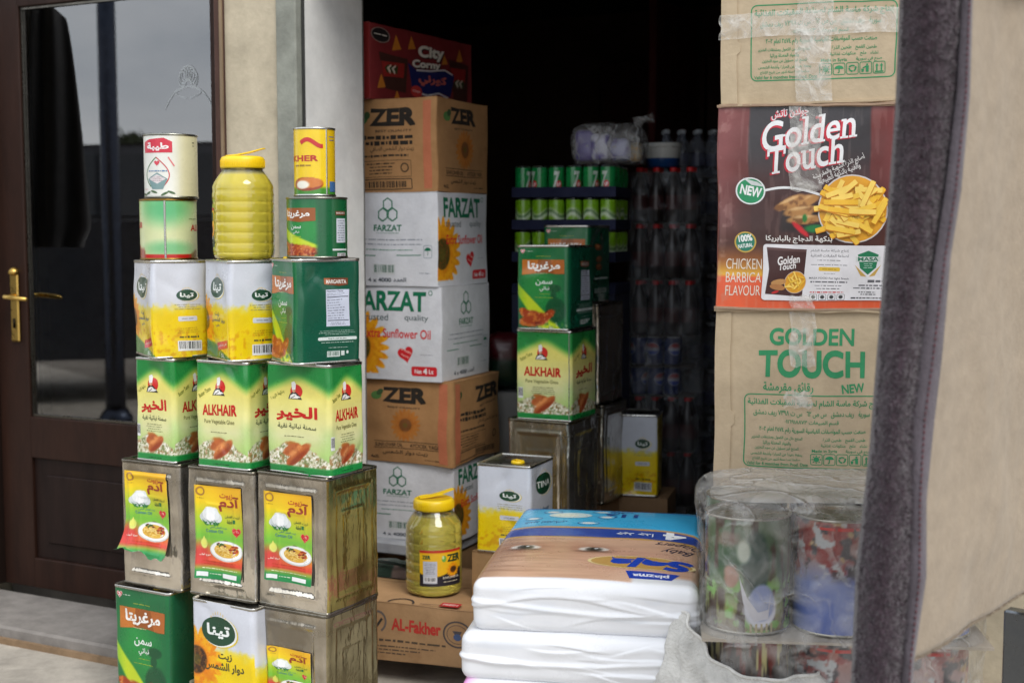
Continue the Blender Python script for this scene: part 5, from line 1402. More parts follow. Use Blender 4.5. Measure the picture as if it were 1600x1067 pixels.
def bottle(name, label, group, r, h, body, cap, labc, mat):
    t = thing(name, label, "bottle", (0, 0, 0), 0, group)
    mb = MB(); mb.lathe([(r * .8, 0), (r, .01), (r, h * .55), (r * .9, h * .66), (r * .45, h * .86), (r * .36, h * .90), (r * .36, h * .93)], lin(body), 0, 18); mb.build("bottle_body", mat, t)
    mb = MB(); mb.lathe([(r * .46, h * .92), (r * .48, h * .925), (r * .48, h * .99), (r * .42, h)], lin(cap), 0, 16); mb.build("screw_cap", PLAST, t)
    mb = MB(); mb.lathe([(r * 1.012, h * .24), (r * 1.012, h * .50)], lin(labc), 0, 18, cap0=False, cap1=False); mb.build("bottle_label", PAPER, t)
    return t
BC = bottle("drink_bottle", "dark cola bottle with red cap, stacked in the dark doorway", "cola bottles stacked in the dark", .031, .215, (24, 14, 12), (206, 34, 36), (60, 30, 30), PLAST)
BW = bottle("drink_bottle", "clear bottle with pale cap, stacked at the back of the shop", "clear bottles stacked at the back", .033, .205, (150, 158, 170), (200, 204, 210), (80, 84, 110), PET)
YA = 5.15
zz = zat(262, YA)
seq = ['c', 'c', 'c', 'p', 'p', 'c', 'c', 'c', 'c']
for lv, kind in enumerate(seq):
    hh = .215 if kind == 'c' else .115
    zb = zz - hh
    if zb < .104: break
    for i in range(4):
        for j in range(2):
            if i == 3 and kind == 'p': continue
            X = xat(999, YA, 1.2) + i * .0635 + j * .02; Yv = YA + j * .066 - i * .012
            put(BC if kind == 'c' else PEP, (X, Yv, zb), random.uniform(0, 6.28))
    if lv < 8:
        mb = MB(); mb.box((0, 0, 0), (.27, .15, .003), lin((70, 62, 56))); sh = mb.build("layer_pad", CARD); sh.location = (xat(1006, YA, 1.2) + .075, YA + .022, zb - .0018); sh.rotation_euler = (0, 0, -R(10)); tag(sh, "thin board between layers of cola bottles and blue cans", "board", "boards between the drink layers")
    zz = zb - .0035
mb = MB(); mb.box((0, 0, (zz + .10) / 2), (.22, .16, zz - .102), lin((60, 50, 44)), 0, 0, .004); cr_ = mb.build("wooden_crate", DARKWOOD); cr_.location = (xat(1006, YA, 1.2) + .075, YA + .022, 0); cr_.rotation_euler = (0, 0, -R(10)); tag(cr_, "dark crate on the floor carrying the layers of cola bottles", "crate")
YB = 5.75
zz = zat(203, YB)
for lv in range(11):
    zb = zz - .205
    if zb < .106: break
    for i in range(5):
        for j in range(2): put(BW, (xat(1040, YB, 1.3) + i * .0685 + (.004 if lv % 2 else 0), YB + j * .069, zb), random.uniform(0, 6.28))
    mb = MB(); mb.box((0, 0, 0), (.36, .145, .003), lin((110, 106, 104))); sh = mb.build("layer_pad", CARD); sh.location = (xat(1040, YB, 1.3) + .137, YB + .035, zb - .0018); tag(sh, "thin board between layers of clear bottles", "board", "boards between the clear bottle layers")
    zz = zb - .0035
mb = MB(); mb.box((0, 0, (zz + .10) / 2), (.36, .16, max(.01, zz - .102)), lin((60, 50, 44)), 0, 0, .004); cr_ = mb.build("wooden_crate", DARKWOOD); cr_.location = (xat(1040, YB, 1.3) + .137, YB + .035, 0); tag(cr_, "dark crate on the floor carrying the clear bottles at the back", "crate")
def film_sleeve(label, x0, x1, y0, y1, z0, z1, seed):
    t = thing("stretch_film", label, "film", ((x0 + x1) / 2, (y0 + y1) / 2, z0), 0, "film round the drink stacks")
    n = 60; a = np.linspace(0, 2 * math.pi, n, endpoint=False); hx, hy = (x1 - x0) / 2, (y1 - y0) / 2; k = (np.abs(np.cos(a)) ** 5 + np.abs(np.sin(a)) ** 5) ** (-1 / 5); L = []
    for z in np.linspace(0, z1 - z0, 70):
        d = 1 + .05 * (fbm(np.cos(a) * 2 + 5, np.sin(a) * 2 + 5, z * 9, seed, 3) - .5)
        L.append(np.stack([hx * k * d * np.cos(a), hy * k * d * np.sin(a), np.full(n, z)], -1))
    mb = MB(); mb.loops(L, (.8, .8, .8), 0, True, False, False); mb.build("film_sleeve", FARFILM, t)
xa = xat(999, YA, 1.2); film_sleeve("crinkled clear film round the stack of cola bottles and blue cans", xa - .05, xa + .25, YA - .09, YA + .12, zz + .01, zat(262, YA) - .02, 3)
xb = xat(1040, YB, 1.3); film_sleeve("crinkled clear film round the stack of clear bottles at the back", xb - .05, xb + .33, YB - .05, YB + .12, .2, zat(203, YB) - .05, 9)
# bucket
bk = thing("plastic_bucket", "white tub with a blue foot on top of the cola bottles", "bucket", (xat(1036, YA + .03, 1.7), YA + .03, zat(262, YA) + .002))
mb = MB(); mb.lathe([(.062, 0), (.066, .034)], lin((20, 70, 130)), 0, 32, cap1=False); mb.lathe([(.0662, .0345), (.070, .075)], lin((206, 206, 200)), 0, 32, cap0=False, cap1=False); mb.build("bucket_wall", PLAST, bk)
mb = MB(); mb.lathe([(.070, .0755), (.074, .077), (.074, .090), (.070, .093), (.001, .092)], lin((214, 214, 208)), 0, 32); mb.build("lid", PLAST, bk)

# ------------------------------------------------------------------ soft shapes
def weld(V, F):
    key = np.round(V / 2e-5).astype(np.int64); _, idx, inv = np.unique(key, axis=0, return_index=True, return_inverse=True)
    inv = inv.ravel(); F2 = inv[np.asarray(F)]
    return V[idx], [tuple(dict.fromkeys(f)) for f in F2.tolist() if len(set(f)) > 2]
def soft_box(w, d, h, r, nw, nd, nh):
    """rounded box on the ground, welded; returns points, normals, faces"""
    half = np.array([w, d, h]) / 2; ns = (nw, nd, nh); Vs, Fs, o = [], [], 0
    for ax in range(3):
        a, b = [(1, 2), (2, 0), (0, 1)][ax]
        for sg in (-1, 1):
            g = [np.sin(np.linspace(-1, 1, ns[q] + 1) * math.pi / 2 * .88) / math.sin(math.pi / 2 * .88) for q in (a, b)]
            A, B = np.meshgrid(*g, indexing='ij'); P = np.zeros(A.shape + (3,)); P[..., a] = A * half[a]; P[..., b] = B * half[b]; P[..., ax] = sg * half[ax]
            n0, n1 = A.shape; i = np.arange(n0 * n1).reshape(n0, n1) + o
            q = np.stack([i[:-1, :-1], i[1:, :-1], i[1:, 1:], i[:-1, 1:]], -1).reshape(-1, 4)
            if sg < 0: q = q[:, ::-1]
            Vs.append(P.reshape(-1, 3)); Fs.append(q); o += n0 * n1
    V = np.concatenate(Vs); F = np.concatenate(Fs)
    c = np.clip(V, -(half - r), half - r); dvec = V - c; L = np.linalg.norm(dvec, axis=1, keepdims=True)
    N = dvec / np.maximum(L, 1e-9); P = c + N * r
    P[:, 2] += h / 2
    key = np.round(P / 2e-5).astype(np.int64); _, idx, inv = np.unique(key, axis=0, return_index=True, return_inverse=True)
    inv = inv.ravel(); F = [tuple(dict.fromkeys(f)) for f in inv[F].tolist() if len(set(f)) > 2]
    return P[idx], N[idx], F

# clear bag of packets on top of the trays
def crumple(P, N, amp, sc, seed, ridge=.5):
    n = fbm(P[:, 0] * sc, P[:, 1] * sc, P[:, 2] * sc, seed, 4); rg = 1 - np.abs(2 * fbm(P[:, 0] * sc * 2, P[:, 1] * sc * 2, P[:, 2] * sc * 2, seed + 9, 3) - 1)
    return P + N * ((n - .5) * 2 * amp + (rg - .8) * amp * ridge)[:, None]
bx_, by_ = loc_t(.15, -.02)
pb = thing("plastic_bag", "clear crackled bag of purple and white packets on top of the green soda cans", "bag", (bx_, by_, ztop + .004), -TY)
P, N, F = soft_box(.28, .20, .155, .06, 34, 26, 22); P = crumple(P, N, .014, 9, 5, 1.2); P[:, 2] = np.maximum(P[:, 2] * 1.12 - .018, 0)
mb = MB(); mb.add(P, F, (.8, .8, .8), 0, True); mb.build("clear_film", BAGFILM, pb)
mb = MB()
mb.tube([(.10, 0, .15), (.13, 0, .165), (.165, .0, .17)], [.03, .012, .022], (.8, .8, .8), 0, 10); mb.build("twisted_neck", BAGFILM, pb)
for i, (x, y, cc) in enumerate(((-.085, -.03, (84, 70, 140)), (-.02, -.045, (206, 206, 222)), (.05, -.04, (150, 150, 190)), (.085, .02, (196, 180, 150)))):
    P, N, F = soft_box(.075, .06, .115 - .015 * i, .02, 8, 8, 8); P = crumple(P, N, .006, 14, 20 + i); cv = np.where((fbm(P[:, 0] * 22, P[:, 2] * 22, 0, i) > .52)[:, None], lin(cc), lin((90, 76, 150)) if i != 3 else lin((210, 160, 60)))
    P = P + [x, y, .012]
    mb = MB(); mb.add(P, F, cv, 0, True); pk = mb.build("snack_packet", PLAST); pk.location = (bx_, by_, ztop + .004); pk.rotation_euler = (0, 0, -TY)
    tag(pk, ["purple packet at the left inside the clear bag", "white packet second from the left inside the clear bag", "lilac packet third inside the clear bag", "beige packet at the right inside the clear bag"][i], "packet", "packets inside the clear bag")
# red and green bundle in the dark between cartons and tins
P, N, F = soft_box(.16, .16, .22, .06, 14, 14, 16); P = crumple(P, N, .02, 8, 77)
mb = MB(); mb.add(P, F, np.where((P[:, 2] > .12)[:, None], lin((70, 16, 22)), lin((12, 40, 26))), 0, True); rb = mb.build("wrapped_bundle", PLAST); rb.location = (xat(790, 4.95, .9), 4.95, .803); tag(rb, "red and green wrapped bundle in the dark behind the brown oil carton", "bundle")
mb = MB(); mb.box((0, 0, .35), (.22, .2, .70), lin((120, 118, 116)), 0, 0, .004); rs = mb.build("storage_box", CARTON); rs.location = (xat(790, 4.95, .9), 4.95, .101); tag(rs, "pale storage box in the dark under the red and green bundle", "box")

# ================================================================== NAPPY PACKS
DW, DD, DYAW = .52, .80, 9.0
def dpos(zb, dx=0, dy=0):
    X, Y = xat(737, 2.97, .55), 2.97; a = R(DYAW)          # front left corner
    return (X + math.cos(a) * DW / 2 + math.sin(a) * DD / 2 + dx, Y - math.sin(a) * DW / 2 + math.cos(a) * DD / 2 + dy, zb)
def nappy_pack(label, zb, th, seed, dx, dy, dyaw, top=False, pink=False):
    t = thing("nappy_pack", label, "nappy pack", dpos(zb, dx, dy), -R(DYAW + dyaw), "white nappy packs in a stack")
    nx, ny = (170, 130)
    P, N, F = soft_box(DW, DD, th, .026, nx, ny, 64)
    def deform(P, N):
        bul = .017 * np.clip(1 - (2 * P[:, 0] / DW) ** 4, 0, 1) * np.clip(1 - (2 * P[:, 1] / DD) ** 4, 0, 1) * np.sign(P[:, 2] - th / 2) * np.abs(N[:, 2])
        s = seed * 7
        lo = (fbm(P[:, 0] * 4, P[:, 1] * 4, P[:, 2] * 8, s, 3) - .5) * .009
        rq = random.Random(seed * 31); rid = 0
        for q in range(13):                              # folds pulled across the film
            x0, L, z0, m, sg = rq.uniform(-.30, .22), rq.uniform(.06, .26), rq.uniform(.1, .92) * th, rq.uniform(-.22, .22), rq.choice((-1, 1))
            e = (P[:, 2] - z0 - m * (P[:, 0] - x0) - .006 * np.sin(P[:, 0] * 22 + q)) * sg; w_ = np.where(e > 0, .0016, .010)
            rid = rid + rq.uniform(.3, .9) * np.exp(-(e / w_) ** 2) * np.exp(-(((P[:, 0] - x0 - L / 2) / (L * .5)) ** 4))
        flat = np.clip(1 - np.abs(N[:, 2]) * 1.0, 0, 1)
        side = .0046 * rid * flat + (.0045 * np.exp(-((P[:, 2] - th * .52 + .012 * np.sin(P[:, 0] * 7 + seed)) / .006) ** 2)) * flat * (N[:, 1] < 0)
        return P + N * (lo + bul + side)[:, None]
    white = lin((226, 227, 230)); col = np.tile(white, (len(P), 1))
    u, v = P[:, 0] / DW + .5, P[:, 1] / DD + .5
    if top:
        isT = (N[:, 2] > .12)
        edge = v - .012 * np.sin(u * 4)
        skin = lin((204, 164, 136)); c = np.tile(skin, (len(P), 1)); X, Y = u * DW / .60, v
        def mixc(m, q):
            nonlocal c
            m = np.clip(m, 0, 1)[:, None]; c = c * (1 - m) + lin(q) * m
        def el(cx, cy, rx, ry, s=.3): return 1 - sst(np.hypot((X - cx) / rx, (Y - cy) / ry), 1 - s, 1 + s)
        mixc(sst(fbm(X * 3, Y * 3, 0, 4), .4, .65) * .5, (222, 186, 160)); mixc((1 - sst(X, .0, .16)) * .8, (150, 112, 84)); mixc(sst(fbm(X * 4, Y * 60, 0, 9), .5, .62) * (1 - sst(X, .05, .5)) * .5, (140, 100, 76)); mixc(sst(fbm(X * 3, Y * 70, 0, 19), .56, .62) * .18, (150, 110, 90))
        mixc(el(.30, .33, .10, .10, .9) * .5, (176, 124, 100)); mixc(el(.58, .22, .16, .10, .9) * .35, (214, 150, 130))
        for ex in (.145, .43):
            mixc(el(ex, .335, .085, .055, .6) * .55, (150, 100, 80)); mixc(el(ex, .33, .062, .026, .15), (214, 206, 196)); mixc(el(ex, .33, .036, .026, .2), (84, 78, 70)); mixc(el(ex, .33, .017, .014, .2), (20, 18, 18)); mixc(el(ex + .008, .337, .007, .005, .3), (240, 240, 240)); mixc((el(ex, .303, .075, .012, .5)) * .8, (84, 56, 44))
        mixc(sst(X, .60, .62) * (1 - sst(Y, .06, .1)), (226, 226, 226))
        mixc(sst(edge, .47, .475) * .9, (190, 150, 60)); mixc(sst(edge, .485, .49), (44, 70, 150)); mixc(sst(fbm(X * 5, Y * 9, 0, 41), .5, .7) * sst(edge, .49, .5) * .5, (70, 100, 176))
        mixc(sst(edge, .60, .605), (196, 150, 70)); mixc(sst(edge, .615, .63), (60, 168, 214)); mixc(sst(fbm(X * 4, Y * 4, 0, 61), .45, .7) * sst(edge, .64, .66) * .6, (96, 196, 230)); mixc(sst(edge, .94, .945), (40, 90, 160)); mixc(sst(edge, .965, .97), (120, 190, 220))
        m = isT & (edge > .022); fade = sst(edge, .018, .026)[:, None] * isT[:, None]
        col = col * (1 - fade) + c * fade
    gh = sst(fbm(P[:, 0] * 6, P[:, 1] * 6, P[:, 2] * 22, 71 + seed), .56, .68)[:, None] * .35 * (np.abs(N[:, 2]) < .5)[:, None]; col = col * (1 - gh) + lin((206, 212, 222)) * gh
    if pink: 
        pk = (1 - sst(u, .0, .09)) * (P[:, 2] > th * .55); col = col * (1 - pk[:, None]) + lin((236, 150, 220)) * pk[:, None]
    col = col * (1 - .05 * sst(fbm(P[:, 0] * 9, P[:, 1] * 9, P[:, 2] * 9, 5), .5, .7))[:, None] + 0
    Pd = deform(P, N)
    Pd[:, 2] = np.maximum(Pd[:, 2], -.004)
    mb = MB(); mb.add(Pd, F, col, 0, True)
    if top:
        a = Art(.60, DD); A = a
        Y_ = lambda v: 1 - v
        def tt(s, u0, v0, u1, v1, c, b=.02, sh=0):
            k = len(A.it); A.t(s, u0, Y_(v1), u1, Y_(v0), c, b, sh); A.rot180(u0, Y_(v1), u1, Y_(v0), k)
        A.ell(.635, Y_(.20), .215, .065, (190, 150, 84), 30); A.ring(.635, Y_(.20), .215, .065, .06, (226, 206, 150))
        tt("Sela", .50, .145, .83, .255, (34, 70, 176), .06, .25); A.poly([(.60, Y_(.055)), (.76, Y_(.055)), (.79, Y_(.115)), (.58, Y_(.115))], (36, 66, 170)); tt("plazma", .61, .065, .75, .105, (236, 236, 240), .04)
        tt("Baby", .71, .33, .83, .40, (40, 44, 70), .0, .4); tt("Diapers", .68, .41, .87, .475, (40, 44, 70), .0, .4)
        tt("4", .70, .50, .80, .60, (236, 238, 240), .07); tt("جيد جدا", .50, .52, .66, .575, (226, 230, 236), .02)
        tt("112", .42, .80, .57, .875, (24, 60, 130), .06); tt("حفاض", .42, .885, .54, .94, (24, 60, 130), .04); tt("شديد امتصاص", .07, .675, .26, .72, (24, 60, 130), .02)
        for cx, cy, rx, ry in ((.17, .88, .045, .03), (.10, .76, .04, .026), (.40, .90, .045, .026), (.43, .80, .04, .028), (.36, .69, .05, .024)):
            A.ell(cx, Y_(cy), rx, ry, (120, 190, 220), 20); A.ring(cx, Y_(cy), rx, ry, .1, (50, 90, 150)); A.ell(cx, Y_(cy), rx * .6, ry * .5, (226, 226, 220), 14)
        A.ell(.26, Y_(.82), .10, .05, (206, 226, 224), 24); A.ell(.24, Y_(.815), .06, .026, (226, 232, 214), 18)
        for p0, p1 in (((.22, .85), (.185, .87)), ((.32, .85), (.37, .885)), ((.33, .82), (.40, .80))): A.line([(p0[0], Y_(p0[1])), (p1[0], Y_(p1[1]))], .002, (50, 90, 150))
        def mp_(U, V, hh=0.0):
            U, V = np.broadcast_arrays(np.asarray(U, float), np.asarray(V, float)); q = np.stack([U * .60 - DW / 2, (V - .5) * DD, np.full(U.shape, th)], -1).reshape(-1, 3); n = np.tile([0, 0, 1.0], (len(q), 1))
            hv = np.broadcast_to(np.asarray(hh, float), U.shape).reshape(-1, 1)
            return deform(q, n) + n * hv
        A.emit(mb, mp_)
    mb.build("plastic_wrapping", NAPPY, t)
    return t
NAPPY = attr_mat("nappy_pack_plastic", .32, 0, .25, .04, 8, .18, 26)
zN = zat(899, 2.97)
ths = [.122, .112, .118, .118]
zb = zN - .012
labs = ["white nappy pack with a printed blue and skin toned top, topmost of the stack", "plain white nappy pack, second from the top of the stack", "white nappy pack with a pink corner, third from the top", "white nappy pack at the foot of the stack"]
for k in range(4):
    zb -= ths[k]
    if k == 3: ths[3] = zb + ths[3] - GZ - .002; zb = GZ + .002
    nappy_pack(labs[k], zb, ths[k] + .004, k + 1, (0, -.022, -.032, -.02)[k], (0, -.015, -.02, 0)[k], (0, .8, -1, 0)[k], k == 0, k == 2)

# ================================================================== SNACK CARTONS ON THE RIGHT
GS = "tall snack cartons stacked on the right"
KG = (186, 168, 140); KGR = (58, 142, 96)
def kraft_pic(W, Hh):
    p = Pic(W, Hh, .006, KG); p.mix(sst(p.n(5, 8), .5, .8) * .22, (160, 140, 112)); p.mix((1 - sst(np.abs(p.X - .082), .0, .008)) * .5, (140, 118, 92)); return p
def pict_row(a, x0, x1, y0, y1, c):
    n = 5; w = (x1 - x0) / n
    for i in range(n):
        u0, u1 = x0 + w * i + w * .06, x0 + w * (i + 1) - w * .06; uc, vc = (u0 + u1) / 2, (y0 + y1) / 2; hh = y1 - y0
        a.rrect(u0, y0, u1, y1, .004, c, .0018)
        if i == 0:
            a.ell(uc, vc, w * .22, hh * .24, c, 18)
            for q in range(8): t = q * math.pi / 4; a.line([(uc + w * .26 * math.cos(t), vc + hh * .28 * math.sin(t)), (uc + w * .36 * math.cos(t), vc + hh * .38 * math.sin(t))], .003, c)
        elif i == 1: a.ell(uc, vc, w * .34, hh * .30, c, 20, 0, 180); a.line([(uc, vc), (uc, vc + hh * .3), (uc - w * .06, vc + hh * .34), (uc - w * .1, vc + hh * .3)], .0025, c)
        elif i == 2:
            for q in range(3): a0 = 90 + q * 120; a.ring(uc, vc, w * .3, hh * .3, .4, c, 8, a0 - 40, a0 + 40); t = R(a0 + 48); a.ell(uc + w * .25 * math.cos(t), vc - hh * .25 * math.sin(t), w * .09, hh * .09, c, 6)
        elif i == 3: a.ell(uc + w * .1, vc - hh * .28, w * .08, hh * .08, c, 12); a.poly([(uc - w * .02, vc - hh * .18), (uc + w * .22, vc - hh * .18), (uc + w * .22, vc + hh * .36), (uc + w * .02, vc + hh * .36)], c); a.line([(uc, vc - hh * .1), (uc - w * .22, vc)], .003, c); a.poly([(uc - w * .34, vc + hh * .08), (uc - w * .12, vc + hh * .08), (uc - w * .16, vc + hh * .36), (uc - w * .3, vc + hh * .36)], c)
        else:
            for dx in (-.17, .17): a.line([(uc + w * dx, vc + hh * .28), (uc + w * dx, vc - hh * .15)], .0035, c); a.poly([(uc + w * (dx - .12), vc - hh * .12), (uc + w * dx, vc - hh * .36), (uc + w * (dx + .12), vc - hh * .12)], c)
            a.line([(uc - w * .32, vc + hh * .36), (uc + w * .32, vc + hh * .36)], .003, c)
def kraft_art(W, Hh, dv=0.0, head=True):
    a = Art(W, Hh); c = KGR
    if head:
        a.t("GOLDEN", .28, .085, .71, .175, c, .035); a.t("TOUCH", .226, .195, .765, .335, c, .04); a.t("رقائق مقرمشة", .25, .355, .505, .415, c, .02); a.t("NEW", .65, .36, .765, .405, c, .05, 0, 6)
    y = .42 + dv
    a.rrect(.155, y, .875, y + .365, .014, c, .0028)
    a.t("إنتاج شركة ماسة الشام لصناعة المقبلات الغذائية", .17, y + .02, .86, y + .065, c, .02)
    a.t("سورية - ريف دمشق - س ص ٦٢ - س ت ٧٣٩٨ ريف دمشق", .20, y + .075, .80, y + .112, c, .012); a.t("قسم المبيعات ٠١١٦٩١٨٨٧٣", .36, y + .122, .64, y + .152, c, .012)
    a.t("صنعت حسب المواصفات القياسية السورية رقم ٢٥٧٤ لعام ٢٠٠٢", .23, y + .162, .78, y + .198, c, .016)
    for i, s in enumerate(("المنتج خال من الكحول ومشتقات الخنزير", "والمواد المعدلة وراثيا", "المنتج غير مسؤول عن سوء التخزين", "يحفظ بعيدا عن الحرارة وأشعة الشمس", "صالحة لمدة ستة أشهر من تاريخ الإنتاج")):
        d = (.0, .06, .02, .0, .01)[i]; a.t(s, .19 + d, y + .208 + i * .0265, .455 - d, y + .231 + i * .0265, c, .012)
    a.t("طحين القمح - طحين الذرة", .56, y + .208, .78, y + .234, c, .012); a.t("نشاء - ملح - منكهات غذائية", .55, y + .238, .79, y + .262, c, .012)
    a.t("Made in Syria", .505, y + .268, .635, y + .288, c, .02); a.t("صنع في سورية", .68, y + .266, .81, y + .29, c, .016); a.t("Valid for 6 monthes from Prod. Date", .17, y + .341, .485, y + .358, c, .02)
    pict_row(a, .495, .83, y + .292, y + .347, c)
    return a
def gold_pic(W, Hh):
    p = Pic(W, Hh, .003); p.vgrad([(0, (116, 58, 55)), (.35, (96, 47, 44)), (.55, (70, 38, 34)), (.68, (74, 42, 34)), (.76, (150, 90, 40)), (.83, (222, 170, 50)), (.845, (222, 90, 50)), (1, (216, 92, 54))])
    mid = sst(p.X, .155, .165) * (1 - sst(p.X, .755, .765)) * (1 - sst(p.Y, .18, .56)); p.mix(mid, (54, 50, 52)); p.mix(mid * 0 + sst(p.X, .16, .17) * (1 - sst(p.X, .755, .765)) * sst(p.Y, .35, .45) * (1 - sst(p.Y, .62, .72)) * .6, (58, 34, 32))
    p.mix(sst(p.X, .8, .9) * (1 - sst(p.Y, .5, .8)) * .5, (140, 66, 66)); p.mix((1 - sst(p.X, .02, .15)) * (1 - sst(p.Y, .5, .75)) * .5, (146, 84, 84))
    p.mix(sst(p.n(20, 3), .6, .68) * (1 - sst(p.X, 0, .12)) * .35, (190, 160, 150)); p.mix(sst(p.n(60, 7, 2, 1, .1), .66, .72) * .12, (200, 180, 170))
    tr = sst(p.X, .30, .34) * (1 - sst(p.X, .5, .53)) * sst(p.Y, .46, .5) * (1 - sst(p.Y, .60, .63)); p.mix(tr * .8, (34, 28, 28))
    for cx, cy, rot in ((.43, .47, 18), (.42, .515, 10), (.44, .555, 6), (.37, .475, 25)):
        b = p.ell(cx, cy, .085, .026, .15, rot, .3, 2); p.mix(b, (176, 126, 70)); p.mix(b * sst(p.n(40, 6), .48, .62) * .7, (106, 64, 30)); p.mix(b * p.ell(cx - .01, cy - .012, .05, .008, .6, rot) * .8, (226, 186, 130))
    p.mix(p.ell(.42, .605, .055, .013, .2, -40), (206, 34, 44)); p.mix(p.ell(.50, .60, .06, .02, .3), (30, 120, 60)); p.mix(p.ell(.44, .55, .012, .02, .3), (40, 120, 50))
    return p
def fries(a, cx, cy, r, n, seed, kx):
    rr = random.Random(seed)
    a.ell(cx, cy, r * kx * 1.04, r * 1.04, (206, 200, 196), 32); a.ell(cx, cy, r * kx, r, (222, 158, 40), 32)
    for i in range(n):
        an = rr.uniform(0, 6.28); d = r * math.sqrt(rr.random()) * .82; x, y = cx + d * kx * math.cos(an), cy + d * math.sin(an) * .9; L = r * rr.uniform(.30, .52); w = r * .085; rot = rr.uniform(-70, 70)
        for c, k, o in (((206, 132, 24), 1.0, .02), (rr.choice([(240, 196, 70), (236, 184, 50), (246, 210, 100)]), .86, 0)):
            P = a._rot(np.array([(x - L * kx, y - w * k + o * r), (x + L * kx, y - w * k + o * r), (x + L * kx * 1.02, y + o * r), (x + L * kx, y + w * k + o * r), (x - L * kx, y + w * k + o * r), (x - L * kx * 1.02, y + o * r)]), rot); a.poly(P, c)
def serif_title(a, x0, y0, x1, y1, s, rot, big=True):
    d = .008 if big else .003
    a.t(s, x0 - d, y0 + d * .8, x1 - d, y1 + d * .8, (190, 30, 50), .028, .2, rot, None, True); a.t(s, x0, y0, x1, y1, (230, 230, 230), .014, .2, rot, None, True)
def gold_art(W, Hh):
    a = Art(W, Hh)
    a.t("جولدن تاتش", .265, .018, .45, .068, (206, 40, 60), .05, .1, 8); a.t("جولدن تاتش", .27, .014, .455, .064, (224, 214, 214), .02, .1, 8)
    serif_title(a, .225, .05, .70, .195, "Golden", 9); serif_title(a, .25, .18, .64, .315, "Touch", 9)
    a.t("أصابع الذرة الشهية والمقرمشة", .47, .285, .74, .325, (224, 220, 216), .012, 0, 22); a.t("والغنية بالنكهة الطبيعية", .50, .32, .72, .355, (224, 220, 216), .012, 0, 22)
    t = np.linspace(0, 1, 14); a.line(np.stack([.20 + .34 * t, .425 - .03 * np.sin(t * 3.1) + .02 * t], 1), .006, (226, 226, 226))
    fries(a, .675, .505, .158, 60, 5, Hh / W)
    a.ell(.165, .42, .074, .068, (226, 230, 228), 30); a.ell(.165, .42, .066, .061, (30, 140, 90), 30); a.poly([(.13, .355), (.2, .375), (.235, .40), (.17, .39)], (206, 212, 210)); a.t("NEW", .115, .395, .22, .445, (236, 238, 236), .06, 0, -12)
    a.t("بنكهة الدجاج بالبابريكا", .245, .635, .58, .675, (230, 226, 220), .02)
    a.ell(.14, .672, .056, .052, (196, 160, 70), 28); a.ell(.14, .672, .048, .045, (30, 120, 96), 28); a.t("100%", .105, .635, .175, .67, (232, 236, 232), .05, 0, 8); a.t("NATURAL", .102, .68, .178, .70, (232, 236, 232), .04, 0, 8)
    for i, s in enumerate(("CHICKEN", "BARBICA", "FLAVOUR")): a.t(s, .045, .752 + i * .066, .225, .802 + i * .066, (226, 216, 200), -.004)
    a.rrect(.232, .68, .845, .955, .008, (224, 222, 224))
    a.poly([(.25, .695), (.455, .702), (.445, .80), (.44, .935), (.25, .925), (.262, .80)], (66, 34, 32)); a.poly([(.25, .695), (.455, .702), (.453, .715), (.253, .708)], (90, 60, 58))
    a.t("Golden", .305, .735, .42, .775, (226, 222, 220), .03, .15, 6); a.t("Touch", .31, .77, .40, .802, (226, 222, 220), .03, .15, 6)
    fries(a, .40, .865, .052, 16, 9, Hh / W); a.ell(.315, .865, .04, .016, (190, 140, 84), 14, rot=10); a.ell(.31, .89, .04, .015, (176, 120, 70), 14, rot=-8); a.ell(.30, .915, .02, .006, (196, 40, 40), 10, rot=20)
    gy = (96, 96, 100)
    a.t("إنتاج شركة ماسة الشام", .475, .70, .66, .718, gy, .012); a.t("لصناعة المقبلات الغذائية", .475, .724, .66, .742, gy, .012); a.greek(.5, .75, .63, .762, 1, gy, 2); a.greek(.47, .772, .66, .785, 1, gy, 3); a.rrect(.515, .79, .62, .81, .003, (222, 184, 60)); a.greek(.53, .795, .605, .806, 1, (120, 80, 30), 3); a.greek(.54, .818, .6, .826, 1, gy, 5)
    a.t("MASA FOOD For light Snack", .47, .84, .665, .853, gy, .02); a.greek(.47, .858, .665, .87, 1, gy, 7, .7); a.greek(.49, .875, .64, .905, 2, gy, 8); a.greek(.47, .91, .65, .92, 1, (190, 60, 60), 9, .6)
    for i, cx in enumerate((.495, .54, .585, .63)): a.rrect(cx - .018, .925, cx + .018, .952, .002, (60, 60, 60), .001); a.ell(cx, .938, .011, .009, (60, 60, 60), 9)
    a.poly([(.705, .725), (.755, .705), (.805, .725), (.795, .79), (.755, .825), (.715, .79)], (30, 120, 80)); a.poly([(.695, .735), (.815, .735), (.815, .76), (.695, .76)], (206, 210, 206)); a.t("MASA", .705, .737, .805, .757, (30, 110, 80), .05); a.greek(.73, .765, .78, .795, 3, (210, 230, 220), 3); a.poly([(.69, .775), (.715, .80), (.75, .835), (.72, .83)], (196, 160, 80)); a.poly([(.82, .775), (.795, .80), (.76, .835), (.79, .83)], (196, 160, 80))
    a.greek(.75, .85, .83, .865, 1, gy, 11, .8, 'r'); a.greek(.68, .872, .83, .90, 2, gy, 12, .5, 'r'); a.greek(.7, .908, .8, .93, 2, gy, 13, .5, 'r'); a.greek(.67, .938, .83, .948, 1, (60, 60, 64), 14, .6, 'r')
    return a
